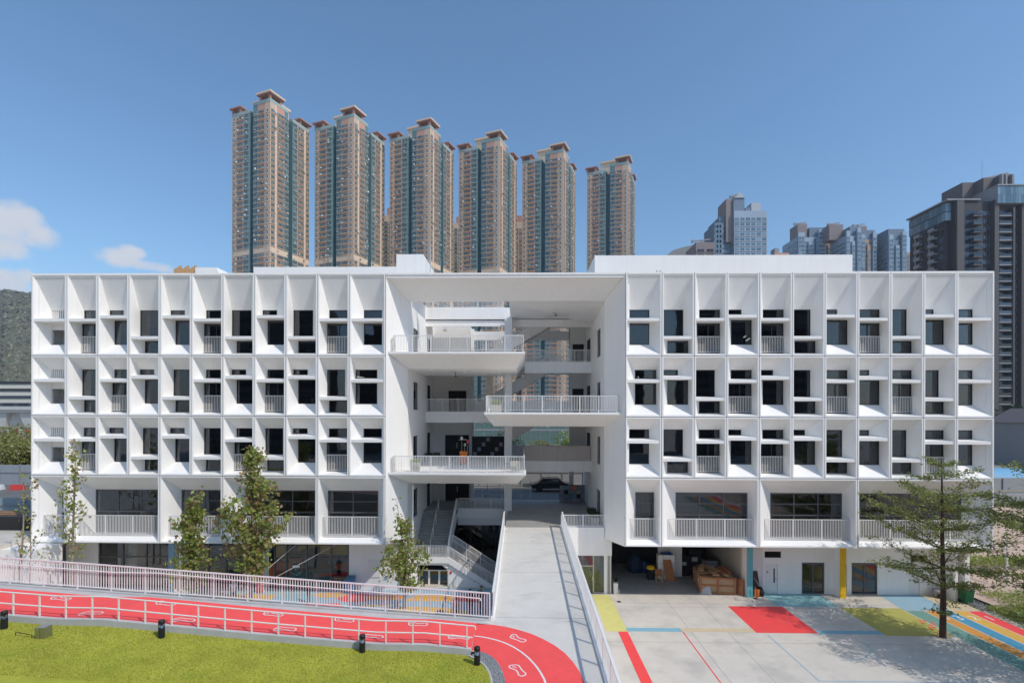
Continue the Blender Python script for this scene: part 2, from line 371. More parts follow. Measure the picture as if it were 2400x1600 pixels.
# ------------------------------------------------------------------ mesh helpers
class MB:
    def __init__(s):
        s.v, s.f, s.m = [], [], []

    def face(s, pts, m=0):
        k = len(s.v); s.v.extend(tuple(p) for p in pts); s.f.append(tuple(range(k, k + len(pts)))); s.m.append(m)
        return s

    def box(s, x0, x1, y0, y1, z0, z1, m=0):
        k = len(s.v)
        s.v += [(x0, y0, z0), (x1, y0, z0), (x1, y1, z0), (x0, y1, z0), (x0, y0, z1), (x1, y0, z1), (x1, y1, z1), (x0, y1, z1)]
        for q in ((0, 3, 2, 1), (4, 5, 6, 7), (0, 1, 5, 4), (1, 2, 6, 5), (2, 3, 7, 6), (3, 0, 4, 7)):
            s.f.append(tuple(k + i for i in q)); s.m.append(m)
        return s

    def hexa(s, p, m=0):
        k = len(s.v); s.v += [tuple(q) for q in p]
        for q in ((0, 3, 2, 1), (4, 5, 6, 7), (0, 1, 5, 4), (1, 2, 6, 5), (2, 3, 7, 6), (3, 0, 4, 7)):
            s.f.append(tuple(k + i for i in q)); s.m.append(m)
        return s

    def bar(s, p, q, w, h=None, m=0):
        """square bar from p to q"""
        p, q = Vector(p), Vector(q); h = h or w
        d = (q - p).normalized()
        a = d.cross(Vector((0, 0, 1)))
        a = Vector((1, 0, 0)) if a.length < 1e-3 else a.normalized()
        b = a.cross(d)
        k = len(s.v)
        for c in (p, q):
            for i, j in ((-1, -1), (1, -1), (1, 1), (-1, 1)):
                s.v.append(tuple(c + a * (i * w / 2) + b * (j * h / 2)))
        for qd in ((0, 1, 2, 3), (7, 6, 5, 4), (0, 4, 5, 1), (1, 5, 6, 2), (2, 6, 7, 3), (3, 7, 4, 0)):
            s.f.append(tuple(k + i for i in qd)); s.m.append(m)
        return s

    def tube(s, pts, rad, n=8, m=0, caps=True):
        pts = [Vector(p) for p in pts]
        if not isinstance(rad, (list, tuple)):
            rad = [rad] * len(pts)
        k0 = len(s.v); prev = None
        for i, p in enumerate(pts):
            d = (pts[min(i + 1, len(pts) - 1)] - pts[max(i - 1, 0)])
            d = d.normalized() if d.length > 1e-9 else Vector((0, 0, 1))
            a = prev - d * prev.dot(d) if prev is not None else d.orthogonal()
            a = a.normalized() if a.length > 1e-6 else d.orthogonal().normalized()
            prev = a; b = d.cross(a)
            for j in range(n):
                t = 2 * pi * j / n
                s.v.append(tuple(p + (a * cos(t) + b * sin(t)) * rad[i]))
        for i in range(len(pts) - 1):
            for j in range(n):
                a0 = k0 + i * n + j; a1 = k0 + i * n + (j + 1) % n
                s.f.append((a0, a1, a1 + n, a0 + n)); s.m.append(m)
        if caps:
            s.f.append(tuple(k0 + j for j in range(n))[::-1]); s.m.append(m)
            e = k0 + (len(pts) - 1) * n
            s.f.append(tuple(e + j for j in range(n))); s.m.append(m)
        return s

    def lathe(s, prof, n=20, m=0, c=(0, 0, 0), mfun=None):
        k = len(s.v)
        for r, z in prof:
            for j in range(n):
                t = 2 * pi * j / n
                s.v.append((c[0] + r * cos(t), c[1] + r * sin(t), c[2] + z))
        for i in range(len(prof) - 1):
            for j in range(n):
                a0 = k + i * n + j; a1 = k + i * n + (j + 1) % n
                s.f.append((a0, a1, a1 + n, a0 + n)); s.m.append(mfun(i) if mfun else m)
        s.f.append(tuple(k + (len(prof) - 1) * n + j for j in range(n))); s.m.append(m)
        return s

    def prism(s, poly, z0, z1, m=0):
        k = len(s.v); n = len(poly)
        s.v += [(x, y, z0) for x, y in poly] + [(x, y, z1) for x, y in poly]
        s.f.append(tuple(range(k + n - 1, k - 1, -1))); s.m.append(m)
        s.f.append(tuple(range(k + n, k + 2 * n))); s.m.append(m)
        for i in range(n):
            j = (i + 1) % n
            s.f.append((k + i, k + j, k + n + j, k + n + i)); s.m.append(m)
        return s

    def mesh(s, name, mats, org=(0, 0, 0), smooth=False):
        me = bpy.data.meshes.new(name)
        ox, oy, oz = org
        me.from_pydata([(x - ox, y - oy, z - oz) for x, y, z in s.v], [], s.f)
        if isinstance(mats, str):
            mats = [mats]
        for mm in mats:
            me.materials.append(MATS[mm])
        if len(mats) > 1:
            me.polygons.foreach_set('material_index', s.m)
        if smooth:
            me.polygons.foreach_set('use_smooth', [True] * len(me.polygons))
        me.update()
        return me

    def build(s, name, mats, parent=None, smooth=False, loc=None, kind=None, local=False):
        """vertices are in world coordinates unless local; parents are unrotated"""
        org = (0, 0, 0)
        if parent is not None and not local:
            org = wpos(parent)
        if loc is not None and not local:
            org = loc if parent is None else wpos(parent)
        me = s.mesh(name, mats, org, smooth)
        o = bpy.data.objects.new(name, me)
        COL.objects.link(o)
        if parent is not None:
            o.parent = parent
        elif loc is not None:
            o.location = loc
        if kind:
            o['kind'] = kind
        return o


def wpos(o):
    x, y, z = 0, 0, 0
    while o is not None:
        x += o.location[0]; y += o.location[1]; z += o.location[2]; o = o.parent
    return (x, y, z)


def thing(name, label, cat, loc=(0, 0, 0), rz=0.0, group=None):
    o = bpy.data.objects.new(name, None); COL.objects.link(o)
    o.location = loc; o.rotation_euler = (0, 0, rz); o.empty_display_size = 0.3
    o['label'] = label; o['category'] = cat
    if group:
        o['group'] = group
    return o


def tag(o, label, cat, group=None):
    o['label'] = label; o['category'] = cat
    if group:
        o['group'] = group
    return o


def struct(o):
    o['kind'] = 'structure'
    return o


def place(name, me, parent, loc, rz=0.0):
    o = bpy.data.objects.new(name, me); COL.objects.link(o)
    o.parent = parent; o.location = loc
    if rz:
        o.rotation_euler = (0, 0, rz)
    return o


def lerp(a, b, t):
    return a + (b - a) * t


def interp(x, pts):
    if x <= pts[0][0]:
        a, b = pts[0], pts[1]
    elif x >= pts[-1][0]:
        a, b = pts[-2], pts[-1]
    else:
        for a, b in zip(pts, pts[1:]):
            if a[0] <= x <= b[0]:
                break
    return a[1] + (b[1] - a[1]) * (x - a[0]) / (b[0] - a[0])


def rail(mb, pts, h, spacing=0.105, bw=0.034, post=2.0, pw=0.05, low=0.09, mid=None, m=0, ends=True):
    """picket railing along the polyline pts (base points)"""
    for si, (a, b) in enumerate(zip(pts, pts[1:])):
        a, b = Vector(a), Vector(b)
        L = (b - a).length
        z = Vector((0, 0, 1))
        if si:
            a = a + (b - a).normalized() * .03
        if si < len(pts) - 2:
            b = b - (b - a).normalized() * .0
        mb.bar(a + z * (h + .002 * (si % 2)), b + z * (h + .002 * (si % 2)), 0.055 - .004 * (si % 2), 0.045, m)
        mb.bar(a + z * low, b + z * low, 0.04, 0.03, m)
        if mid:
            mb.bar(a + z * mid, b + z * mid, 0.035, 0.035, m)
        n = max(1, round(L / spacing))
        for i in range(1, n):
            c = a.lerp(b, i / n)
            mb.bar(c + z * low, c + z * h, bw, bw, m)
        k = max(1, round(L / post))
        for i in range(1 if si else 0, k + 1):
            c = a.lerp(b, i / k)
            mb.bar(c - z * 0.02, c + z * (h - .01), pw, pw, m)


random.seed(11)
# ------------------------------------------------------------------ the school
school = thing('school_building', 'wide white school with grid of deep framed windows and open central portal', 'building', (-1.1, 0, 0))
XL = [-32.85] + [-30.46 + 2.1155 * i for i in range(10)] + [-9.0]
XR = [6.82] + [9.19 + 2.1125 * i for i in range(10)] + [30.6]
ROWS = {1: (16.34, 21.80), 2: (12.33, 16.34), 3: (8.34, 12.33)}
ZB = 3.83
TYPES = {('L', 1): 'LBSTSBTSTBE', ('L', 2): 'LTBSTBSBSTE', ('L', 3): 'LBSTSTBTSBE',
         ('R', 1): 'ETBSBTSBTSE', ('R', 2): 'ESTBSTBSBTE', ('R', 3): 'ETBSBSTSTBE'}
D = 0.85
HEAD = 3.16
ZU = {'S': 2.79, 'T': 1.36, 'B': 2.56, 'E': 2.56, 'L': 2.56}          # sill of the upper window
ZL = {'S': (2.46, 0.83), 'T': (1.06, 0.26), 'B': (2.24, 0.26), 'E': (2.24, 0.83), 'L': (2.24, 0.83)}
SH = {'S': (2.67, 2.47), 'T': (1.27, 1.08), 'B': (2.45, 2.26), 'E': (2.45, 2.26), 'L': (2.45, 2.26)}


def xwin(side, row, col, t):
    if side == 'L':
        return {'S': ((.12, 1.12), (.46, 1.98)), 'T': ((.12, 1.48), (.46, 1.98)) if row == 1 else ((.33, 1.56), (.47, 1.98)),
                'B': ((.46, 1.96), (.32, 1.98)), 'E': ((.71, 2.18), (.71, 2.18)) if row != 2 else ((.16, 1.64), (.16, 1.64)),
                'L': ((.60, 2.05), (.60, 2.05))}[t]
    return {'S': ((.31, 1.31), (.60, 1.99)), 'T': ((.35, 1.66), (.60, 1.99)), 'B': ((.60, 1.99), (.45, 1.99)),
            'E': ((.35, 1.76), (.35, 1.76)) if row != 2 or col > 5 else ((.80, 2.23), (.80, 2.23))}[t]


def window(parent, x0, x1, z0, z1, y, mull=0, trans=(), fw=0.05, gm='glass', frame='frame'):
    """dark aluminium frame and one pane per light"""
    mb = MB()
    mb.box(x0, x0 + fw, y - .03, y + .06, z0, z1); mb.box(x1 - fw, x1, y - .03, y + .06, z0, z1)
    mb.box(x0 + fw, x1 - fw, y - .03, y + .06, z0, z0 + fw); mb.box(x0 + fw, x1 - fw, y - .03, y + .06, z1 - fw, z1)
    xs = [x0 + fw] + [lerp(x0, x1, (i + 1) / (mull + 1)) for i in range(mull)] + [x1 - fw]
    for i in range(1, len(xs) - 1):
        mb.box(xs[i] - fw / 2, xs[i] + fw / 2, y - .025, y + .05, z0 + fw, z1 - fw)
    for t in trans:
        for a, b in zip(xs, xs[1:]):
            mb.box(a + .03, b - .03, y - .022, y + .045, t - fw / 2, t + fw / 2)
    mb.build('window_frame', frame, parent)
    zs = [z0 + fw] + list(trans) + [z1 - fw]
    for a, b in zip(xs, xs[1:]):
        for c, d in zip(zs, zs[1:]):
            MB().box(a + .004, b - .004, y + .006, y + .014, c + .004, d - .004).build('pane', gm, parent)


def curtain(parent, x0, x1, z0, z1, y):
    mb = MB(); n = max(4, int((x1 - x0) / .05)); prev = None
    for i in range(n + 1):
        x = lerp(x0, x1, i / n); yy = y + (.03 if i % 2 else -.03)
        if prev:
            mb.face([(prev[0], prev[1], z0), (x, yy, z0), (x, yy, z1), (prev[0], prev[1], z1)])
        prev = (x, yy)
    mb.build('curtain', 'curtain', parent)


def funnel(mb, o, w, y0, y1, sides='LRTB'):
    """o = outer rect (x0,x1,z0,z1) at y0, w = opening at y1"""
    a = [(o[0], y0, o[2]), (o[1], y0, o[2]), (o[1], y0, o[3]), (o[0], y0, o[3])]
    b = [(w[0], y1, w[2]), (w[1], y1, w[2]), (w[1], y1, w[3]), (w[0], y1, w[3])]
    for k, (i, j) in {'B': (0, 1), 'R': (1, 2), 'T': (2, 3), 'L': (3, 0)}.items():
        if k in sides:
            mb.face([a[i], a[j], b[j], b[i]])


def rim(mb, x0, x1, z0, z1, g=.02, r=.085):
    X0, X1, Z0, Z1 = x0 + g, x1 - g, z0 + g, z1 - g
    i = (X0 + r, X1 - r, Z0 + r, Z1 - r)
    o = [(X0, 0, Z0), (X1, 0, Z0), (X1, 0, Z1), (X0, 0, Z1)]
    n = [(i[0], 0, i[2]), (i[1], 0, i[2]), (i[1], 0, i[3]), (i[0], 0, i[3])]
    n2 = [(p[0], .05, p[2]) for p in n]
    bk = [(p[0], .25, p[2]) for p in o]
    for k in range(4):
        q = (k + 1) % 4
        mb.face([o[k], o[q], n[q], n[k]]); mb.face([n[k], n[q], n2[q], n2[k]]); mb.face([bk[k], bk[q], o[q], o[k]])
    s = .022
    return (i[0] + s, i[1] - s, i[2] + s, i[3] - s), n2


rnd = random.Random(5)


def panel(side, row, col, x0, x1):
    z0, z1 = ROWS[row]
    t = TYPES[(side, row)][col]
    mb = MB()
    o, n2 = rim(mb, x0, x1, z0, z1)
    st = [(o[0], .05, o[2]), (o[1], .05, o[2]), (o[1], .05, o[3]), (o[0], .05, o[3])]
    for k in range(4):
        mb.face([n2[k], n2[(k + 1) % 4], st[(k + 1) % 4], st[k]])
    (u0, u1), (l0, l1) = xwin(side, row, col, t)
    dz = .03 if row == 1 else 0
    U = (x0 + u0, x0 + u1, z0 + ZU[t] + dz, z0 + HEAD + dz)
    L = (x0 + l0, x0 + l1, z0 + ZL[t][1], z0 + ZL[t][0] + dz)
    s_t, s_b = z0 + SH[t][0] + dz, z0 + SH[t][1] + dz
    funnel(mb, (o[0], o[1], s_t, o[3]), U, .05, D, 'LRT')
    funnel(mb, (o[0], o[1], o[2], s_b), L, .05, D, 'LRB')
    # reveals round the openings
    for w in (U, L):
        q = [(w[0], D, w[2]), (w[1], D, w[2]), (w[1], D, w[3]), (w[0], D, w[3])]
        for k in range(4):
            a, b = q[k], q[(k + 1) % 4]
            mb.face([a, b, (b[0], D + .16, b[2]), (a[0], D + .16, a[2])])
    p = mb.build('facade_panel', 'white', school)
    sh = MB()
    sh.face([(o[0], .045, s_b), (o[1], .045, s_b), (o[1], .045, s_t), (o[0], .045, s_t)])
    sh.face([(o[0], .045, s_t), (o[1], .045, s_t), (U[1], D, U[2]), (U[0], D, U[2])])
    sh.face([(o[0], .045, s_b), (L[0], D, L[3]), (L[1], D, L[3]), (o[1], .045, s_b)])
    sh.build('shelf', 'white', p)
    if t == 'L':       # open stair gallery behind a louvre and a plain opening
        lv = MB(); k = 11
        for i in range(k):
            x = lerp(U[0], U[1], (i + .5) / k)
            lv.box(x - .03, x + .03, D + .03, D + .13, U[2], U[3])
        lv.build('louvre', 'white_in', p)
        b = MB(); b.box(L[0], L[1], D + .04, D + .1, L[3] - .42, L[3]); b.build('lintel', 'white', p)
        MB().face([(U[0] - .3, D + 1.0, L[2]), (U[1] + .5, D + 1.0, L[2]), (U[1] + .5, D + 1.0, U[3]), (U[0] - .3, D + 1.0, U[3])]).build('gallery_wall', 'white_in', p)
        return p
    window(p, *U, D + .07, 0, (), .045)
    window(p, *L, D + .07, 1 if t == 'B' else 0, (), .06 if t == 'B' else .045)
    # curtains drawn to one side
    if t in 'TS' or rnd.random() < .55:
        w = U if t == 'T' or rnd.random() < .6 else L
        wd = rnd.uniform(.18, .42)
        if side == 'L':
            curtain(p, w[0] + .02, w[0] + .02 + wd, w[2], w[3], D + .22)
        else:
            curtain(p, w[1] - .02 - wd, w[1] - .02, w[2], w[3], D + .22)
    if rnd.random() < .3:      # roller blind part way down
        w = rnd.choice((U, L)); hh = (w[3] - w[2]) * rnd.uniform(.2, .65)
        MB().box(w[0] + .05, w[1] - .05, D + .15, D + .165, w[3] - hh, w[3] - .04).build('roller_blind', 'curtain', p)
    for _ in range(rnd.choice((0, 1, 2, 3))):     # books and boxes on the inner sill
        xx = rnd.uniform(L[0] + .1, L[1] - .35); ww = rnd.uniform(.08, .3)
        MB().box(xx, xx + ww, D + .3, D + .5, L[2] + .02, L[2] + rnd.uniform(.12, .4)).build('sill_clutter', rnd.choice(('pale_wall', 'mural_orange', 'mural_blue', 'wood_pale', 'paint_white', 'plastic_green')), p)
    if rnd.random() < .3:
        curtain(p, L[0] + .03, L[0] + rnd.uniform(.5, 1.0), L[2], L[3], D + .35)
    if t == 'B':
        r = MB()
        rail(r, [(L[0] + .02, D - .06, z0 + .30), (L[1] - .02, D - .06, z0 + .30)], 1.07, .105, .028, 3, .045, .05)
        r.build('railing', 'white_rail', p)
    return p


for row in (1, 2, 3):
    for c in range(11):
        panel('L', row, c, XL[c], XL[c + 1])
        panel('R', row, c, XR[c], XR[c + 1])


def balcony_panel(x0, x1, w0, w1, mull, louvre=False):
    z0, z1 = ZB, 8.34
    D4 = 1.3
    mb = MB()
    o, n2 = rim(mb, x0, x1, z0, z1)
    st = [(o[0], .05, o[2]), (o[1], .05, o[2]), (o[1], .05, o[3]), (o[0], .05, o[3])]
    for k in range(4):
        mb.face([n2[k], n2[(k + 1) % 4], st[(k + 1) % 4], st[k]])
    W = (x0 + w0, x0 + w1, 4.22, 7.22)
    # side walls and soffit splay in, the sill slopes up to the balcony floor
    zf = 4.2; yf = .42
    xa = lerp(o[0], W[0], (yf - .05) / (D4 - .05)); xb = lerp(o[1], W[1], (yf - .05) / (D4 - .05))
    mb.face([(o[0], .05, o[2]), (o[1], .05, o[2]), (xb, yf, zf), (xa, yf, zf)])
    mb.face([(xa, yf, zf), (xb, yf, zf), (W[1], D4, W[2]), (W[0], D4, W[2])])
    mb.face([(o[0], .05, o[3]), (W[0], D4, W[3]), (W[1], D4, W[3]), (o[1], .05, o[3])])
    mb.face([(o[0], .05, o[2]), (xa, yf, zf), (W[0], D4, W[2]), (W[0], D4, W[3]), (o[0], .05, o[3])])
    mb.face([(o[1], .05, o[3]), (W[1], D4, W[3]), (W[1], D4, W[2]), (xb, yf, zf), (o[1], .05, o[2])])
    # underside
    mb.face([(x0 + .016, .25, z0 + .016), (x1 - .016, .25, z0 + .016), (x1 - .016, 2.3, z0 + .016), (x0 + .016, 2.3, z0 + .016)])
    p = mb.build('balcony_panel', 'white', school)
    if louvre:
        lv = MB()
        for i in range(9):
            x = lerp(W[0], W[1], (i + .5) / 9)
            lv.box(x - .03, x + .03, D4 + .02, D4 + .12, 5.9, 7.22)
        lv.box(W[0], W[1], D4 + .02, D4 + .1, 5.6, 5.9)
        lv.build('louvre', 'white_in', p)
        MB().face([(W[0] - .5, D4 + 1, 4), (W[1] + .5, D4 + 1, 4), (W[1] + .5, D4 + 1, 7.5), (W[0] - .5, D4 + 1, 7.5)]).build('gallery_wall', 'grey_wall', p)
    else:
        window(p, W[0], W[1], W[2], W[3], D4 + .03, mull, (5.70, 6.46), .075, 'glass', 'frame_grey')
        for k in range(2):
            cx = W[0] + .12 + k * (W[1] - W[0] - .7)
            if rnd.random() < .7:
                curtain(p, cx, cx + rnd.uniform(.25, .5), W[2], W[3], D4 + .3)
    r = MB()
    ya = .47; t = (ya - .05) / (D4 - .05)
    ra = lerp(o[0], W[0], t) + .06; rb = lerp(o[1], W[1], t) - .06
    rail(r, [(ra, ya + .35, zf), (ra, ya, zf), (rb, ya, zf), (rb, ya + .35, zf)], 1.38, .105, .028, 1.75, .05, .06)
    r.build('railing', 'white_rail', p)
    return p


balcony_panel(XL[0], XL[1], .95, 2.2, 0, True)
balcony_panel(XL[1], XL[4], .94, 5.72, 2)
balcony_panel(XL[4], XL[6], .62, 3.85, 1)
balcony_panel(XL[6], XL[9], .94, 5.72, 2)
balcony_panel(XL[9], XL[11], .24, 3.72, 1)
balcony_panel(XR[0], XR[1], .95, 2.22, 0)
balcony_panel(XR[1], XR[4], 1.30, 6.15, 2)
balcony_panel(XR[4], XR[7], 1.34, 6.15, 2)
balcony_panel(XR[7], XR[11], .96, 7.75, 3)

jt = MB()
for X in (XL, XR):
    for k, x in enumerate(X):
        jt.box(x - .019, x + .019, .03, .05, 8.36 if k not in ((0, 1, 4, 6, 9, 11) if X is XL else (0, 1, 4, 7, 11)) else ZB + .03, 21.76)
    for z in (8.34, 12.33, 16.34):
        for a, b in zip(X, X[1:]):
            jt.box(a + .02, b - .02, .03, .05, z - .019, z + .019)
jt.build('panel_joints', 'joint', school, kind='stuff')

# carcass of the two wings: outer walls, floors, dark rooms
for x0, x1, nm in ((-32.85, -9.0, 'L'), (6.82, 30.6, 'R')):
    w = MB()
    w.box(x0 + .02, x0 + .3, .26, 14.0, ZB + .05, 21.78); w.box(x1 - .3, x1 - .02, .26, 14.0, ZB + .05, 21.78)
    w.box(x0 + .3, x1 - .3, 13.7, 14.0, ZB + .05, 21.78)
    w.build('outer_wall', 'white', school)
    MB().box(x0 + .03, x1 - .03, .1, 13.98, 21.5, 21.74).build('roof_slab', 'concrete', school)
    w = MB().box(x0 + .02, x1 - .02, .02, .2, 21.785, 21.83).box(x0 + .02, x0 + .2, .2, 14, 21.785, 21.83).box(x1 - .2, x1 - .02, .2, 14, 21.785, 21.83)
    w.build('parapet_coping', 'white', school)
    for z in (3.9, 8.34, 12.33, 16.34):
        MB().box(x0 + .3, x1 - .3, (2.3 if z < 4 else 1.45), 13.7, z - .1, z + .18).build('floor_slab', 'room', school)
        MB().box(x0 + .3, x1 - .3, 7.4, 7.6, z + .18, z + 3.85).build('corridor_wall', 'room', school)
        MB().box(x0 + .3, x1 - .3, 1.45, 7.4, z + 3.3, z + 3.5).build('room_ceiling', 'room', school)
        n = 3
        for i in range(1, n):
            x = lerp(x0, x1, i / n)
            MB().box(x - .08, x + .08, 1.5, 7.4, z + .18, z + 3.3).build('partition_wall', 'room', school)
        # furniture silhouettes along the glass, strip lights under the ceiling
        for i in range(7):
            x = rnd.uniform(x0 + 1, x1 - 2)
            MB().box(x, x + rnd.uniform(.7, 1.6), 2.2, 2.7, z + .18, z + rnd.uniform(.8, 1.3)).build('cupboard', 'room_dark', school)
    for (x, y, z) in (((-10.6, 2.6, 19.3), (-9.9, 3.3, 19.3), (-10.0, 2.8, 15.1), (-11.9, 2.8, 15.2), (-12.1, 2.8, 15.2), (-18.4, 3.2, 17.4)) if nm == 'L' else
                      ((7.6, 2.6, 19.2), (8.3, 3.2, 19.2), (7.5, 2.8, 18.5), (15.9, 2.9, 18.1), (16.4, 3.4, 18.0), (16.0, 3.0, 18.5), (11.9, 2.8, 14.6), (8.3, 2.8, 15.2), (10.6, 2.8, 18.0))):
        MB().bar((x, y, z - .02), (x + .25, y + 1.2, z - .02), .05, .04).build('strip_light', 'tube_light', school)

# ------------------------------------------------------------------ central portal
YI = 2.2
po = MB()
# rim
po.box(-8.985, 6.805, 0.0, .05, 21.68, 21.8)
po.face([(-8.985, .05, 21.68), (6.805, .05, 21.68), (5.80, YI, 20.43), (-8.0, YI, 20.43)])
po.face([(-8.985, .0, 21.68), (-8.985, .0, ZB), (-8.0, YI, ZB), (-8.0, YI, 20.43), (-8.985, .05, 21.68)])
po.face([(6.805, .0, ZB), (6.805, .0, 21.68), (5.80, YI, 20.43), (5.80, YI, ZB)])
po.face([(-8.985, .0, ZB), (-8.985, .9, ZB), (-8.0, YI, ZB)])
po.face([(6.805, .0, ZB), (5.8, YI, ZB), (6.805, .9, ZB)])
po.build('portal_frame', 'white', school)
MB().box(-8.98, 6.80, .06, YI + .3, 21.5, 21.79).build('portal_roof', 'white', school)
MB().box(-8.0, 5.8, YI + .004, YI + .3, 20.43, 21.5).build('portal_beam', 'white', school)
# side walls of the passage with openings
for x, s in ((-8.0, -1), (5.8, 1)):
    w = MB()
    xo = x + .3 * s
    a, b = min(x, xo), max(x, xo)
    segs = [(YI, 4.1), (5.9, 14.0)]
    for y0, y1 in segs:
        w.box(a, b, y0, y1, (0 if s < 0 else 0), 21.5 if y0 < 3 or s < 0 else 20.4)
    zo = (4.6, 8.6, 12.65, 16.65)
    w.box(a, b, 4.1, 5.9, 0, 4.75)
    for z, zn in zip(zo, zo[1:] + (21.35,)):
        w.box(a, b, 4.1, 5.9, z + 2.25, zn + .15 if zn < 21 else 21.5 if s < 0 else 20.4)
    w.build('passage_wall', 'white', school)
    for z in zo:
        f = MB()
        za, zb = z + .15, z + 2.25
        xm = x + .08 * s
        q0, q1 = min(xm, xm + .05 * s), max(xm, xm + .05 * s)
        for yy in (4.1, 4.97, 5.84):
            f.box(q0, q1, yy, yy + .06, za, zb)
        for ya, yb in ((4.16, 4.97), (5.03, 5.84)):
            f.box(q0, q1, ya, yb, za, za + .06); f.box(q0, q1, ya, yb, zb - .06, zb)
        wf = f.build('side_window', 'frame', school)
        MB().box(min(xm + .02 * s, xm + .03 * s), max(xm + .02 * s, xm + .03 * s), 4.13, 5.87, za, zb).build('pane', 'glass_dark', wf)
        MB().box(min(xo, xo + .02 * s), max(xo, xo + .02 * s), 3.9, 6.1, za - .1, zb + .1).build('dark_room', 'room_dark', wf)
    if s > 0:   # dark sheets on the solid wall paint in shaded lobby doorways, back right
        for z in (8.6, 12.65, 16.65):
            MB().box(x - .006, x - .002, 9.6, 11.6, z, z + 2.3).build('doorway_shade_sheet', 'room_dark', school)
    else:
        for z in (4.6, 8.6, 12.65, 16.65):
            MB().box(x + .002, x + .006, 9.7, 11.0, z, z + 2.3).build('doorway_shade_sheet', 'room_dark', school)  # same painted doorway shade on the left wall


def platform(x0, x1, z, left=True):
    """balcony platform: thin edge in front, wedge underside, flat soffit behind"""
    e = .15
    mb = MB()
    if left:
        fx0, fx1, bx0, bx1 = x0, x1, -8.0, x1 - .62
    else:
        fx0, fx1, bx0, bx1 = x0, x1, x0 + .56, 5.8
    zt, zu, zs = z, z - e, z - .98
    f = [(fx0, .25, zu), (fx1, .25, zu), (fx1, .25, zt), (fx0, .25, zt)]
    mb.face(f)
    mb.face([(fx0, .25, zt), (fx1, .25, zt), (fx1, 9.0, zt), (fx0 if not left else -8.0, 9.0, zt), (fx0 if not left else -8.0, YI, zt)])
    mb.face([(fx0, .25, zu), (bx0, YI, zs), (bx1, YI, zs), (fx1, .25, zu)])
    mb.face([(bx0, YI, zs), (bx0, 8.2, zs), (bx1, 8.2, zs), (bx1, YI, zs)])
    if left:
        mb.face([(fx1, .25, zu), (bx1, YI, zs), (bx1, 9.0, zs), (fx1, 9.0, zu)])
        mb.face([(fx1, .25, zu), (fx1, 9.0, zu), (fx1, 9.0, zt), (fx1, .25, zt)])
    else:
        mb.face([(fx0, .25, zu), (fx0, 9.0, zu), (bx0, 9.0, zs), (bx0, YI, zs)])
        mb.face([(fx0, .25, zu), (fx0, .25, zt), (fx0, 9.0, zt), (fx0, 9.0, zu)])
    mb.face([(bx0, 8.2, zs), (bx0, 9.0, zs), (bx1, 9.0, zs), (bx1, 8.2, zs)])
    p = mb.build('balcony', 'white', school)
    r = MB()
    if left:
        rail(r, [(x0 + .28, .75, z), (x0 + .28, .36, z), (x1 - .12, .36, z), (x1 - .12, 9.0, z)], 1.08, .105, .028, 1.2, .05, .12)
    else:
        rail(r, [(x0 + .14, 9.0, z), (x0 + .14, .36, z), (x1 - .44, .36, z), (x1 - .44, .75, z)], 1.08, .105, .028, 1.2, .05, .12)
    r.build('railing', 'white_rail', p)
    # downlights
    for q in range(3):
        xx = lerp(bx0, bx1, (q + .5) / 3)
        MB().lathe([(.07, -.12), (.07, 0.0)], 10, c=(xx, 4.4, zs), mfun=lambda i: 0).build('downlight', 'white_rail', p)
    return p


platform(-8.83, .23, 16.65, True)
platform(-2.48, 6.78, 12.63, False)
platform(-8.83, .32, 8.60, True)

# rear gallery: floor slabs with deep edge beams, columns, rear parapets
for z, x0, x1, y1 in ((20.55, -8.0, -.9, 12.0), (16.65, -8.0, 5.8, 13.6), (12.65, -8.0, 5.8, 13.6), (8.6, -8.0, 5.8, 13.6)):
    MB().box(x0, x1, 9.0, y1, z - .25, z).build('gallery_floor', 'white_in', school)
for z, x0, x1, zt, zb in ((20.6, -8.0, -.9, 21.34, 20.38), (16.65, .25, 5.8, 16.85, 15.92), (12.65, -8.0, -2.5, 12.69, 11.78), (8.6, .3, 5.8, 8.62, 7.74),
                          (20.4, -.9, 5.8, 20.35, 19.75), (20.3, -8.0, -.9, 20.37, 19.82)):
    MB().box(x0, x1, 8.85 if zt != 20.37 else 9.0, 9.12, zb, zt).build('edge_beam', 'white', school)
MB().box(-.9, 5.8, YI + .3, 13.6, 20.43, 20.7).build('portal_ceiling', 'white_in', school)
# faceted ceiling fold
MB().face([(-.9, YI + .3, 20.42), (5.8, YI + .3, 20.42), (5.8, 8.85, 19.9)]).build('ceiling_fold', 'white_in', school)
for z in (8.6, 12.65, 16.65):
    MB().box(-4.6, 4.4, 13.45, 13.6, z - .5, z + (.15 if z > 16 else 1.05)).build('rear_edge', 'white', school)
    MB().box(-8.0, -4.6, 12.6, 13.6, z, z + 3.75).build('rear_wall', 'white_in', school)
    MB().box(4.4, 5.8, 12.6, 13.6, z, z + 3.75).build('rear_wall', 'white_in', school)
    if z < 16:
        continue
    r = MB(); rail(r, [(-4.6, 13.5, z + .15), (4.4, 13.5, z + .15)], 1.0, .11, .036, 1.8, .05, .06)
    r.build('railing', 'white_rail', school)
MB().box(-8.0, -4.6, 12.9, 13.6, 4.6, 8.3).build('rear_wall', 'white_in', school)
MB().box(-4.6, 4.4, 13.4, 13.6, 19.3, 20.1).build('rear_edge', 'white', school)
for x in (-4.7, 4.4):
    MB().box(x, x + .35, 13.2, 13.6, 4.6, 20.3).build('rear_column', 'white', school)
MB().box(-1.38, -.78, 8.15, 8.75, 0, 20.43).build('column', 'white', school)
MB().box(-2.95, -2.45, 8.9, 9.4, 12.65, 16.4).build('column', 'planter', school)
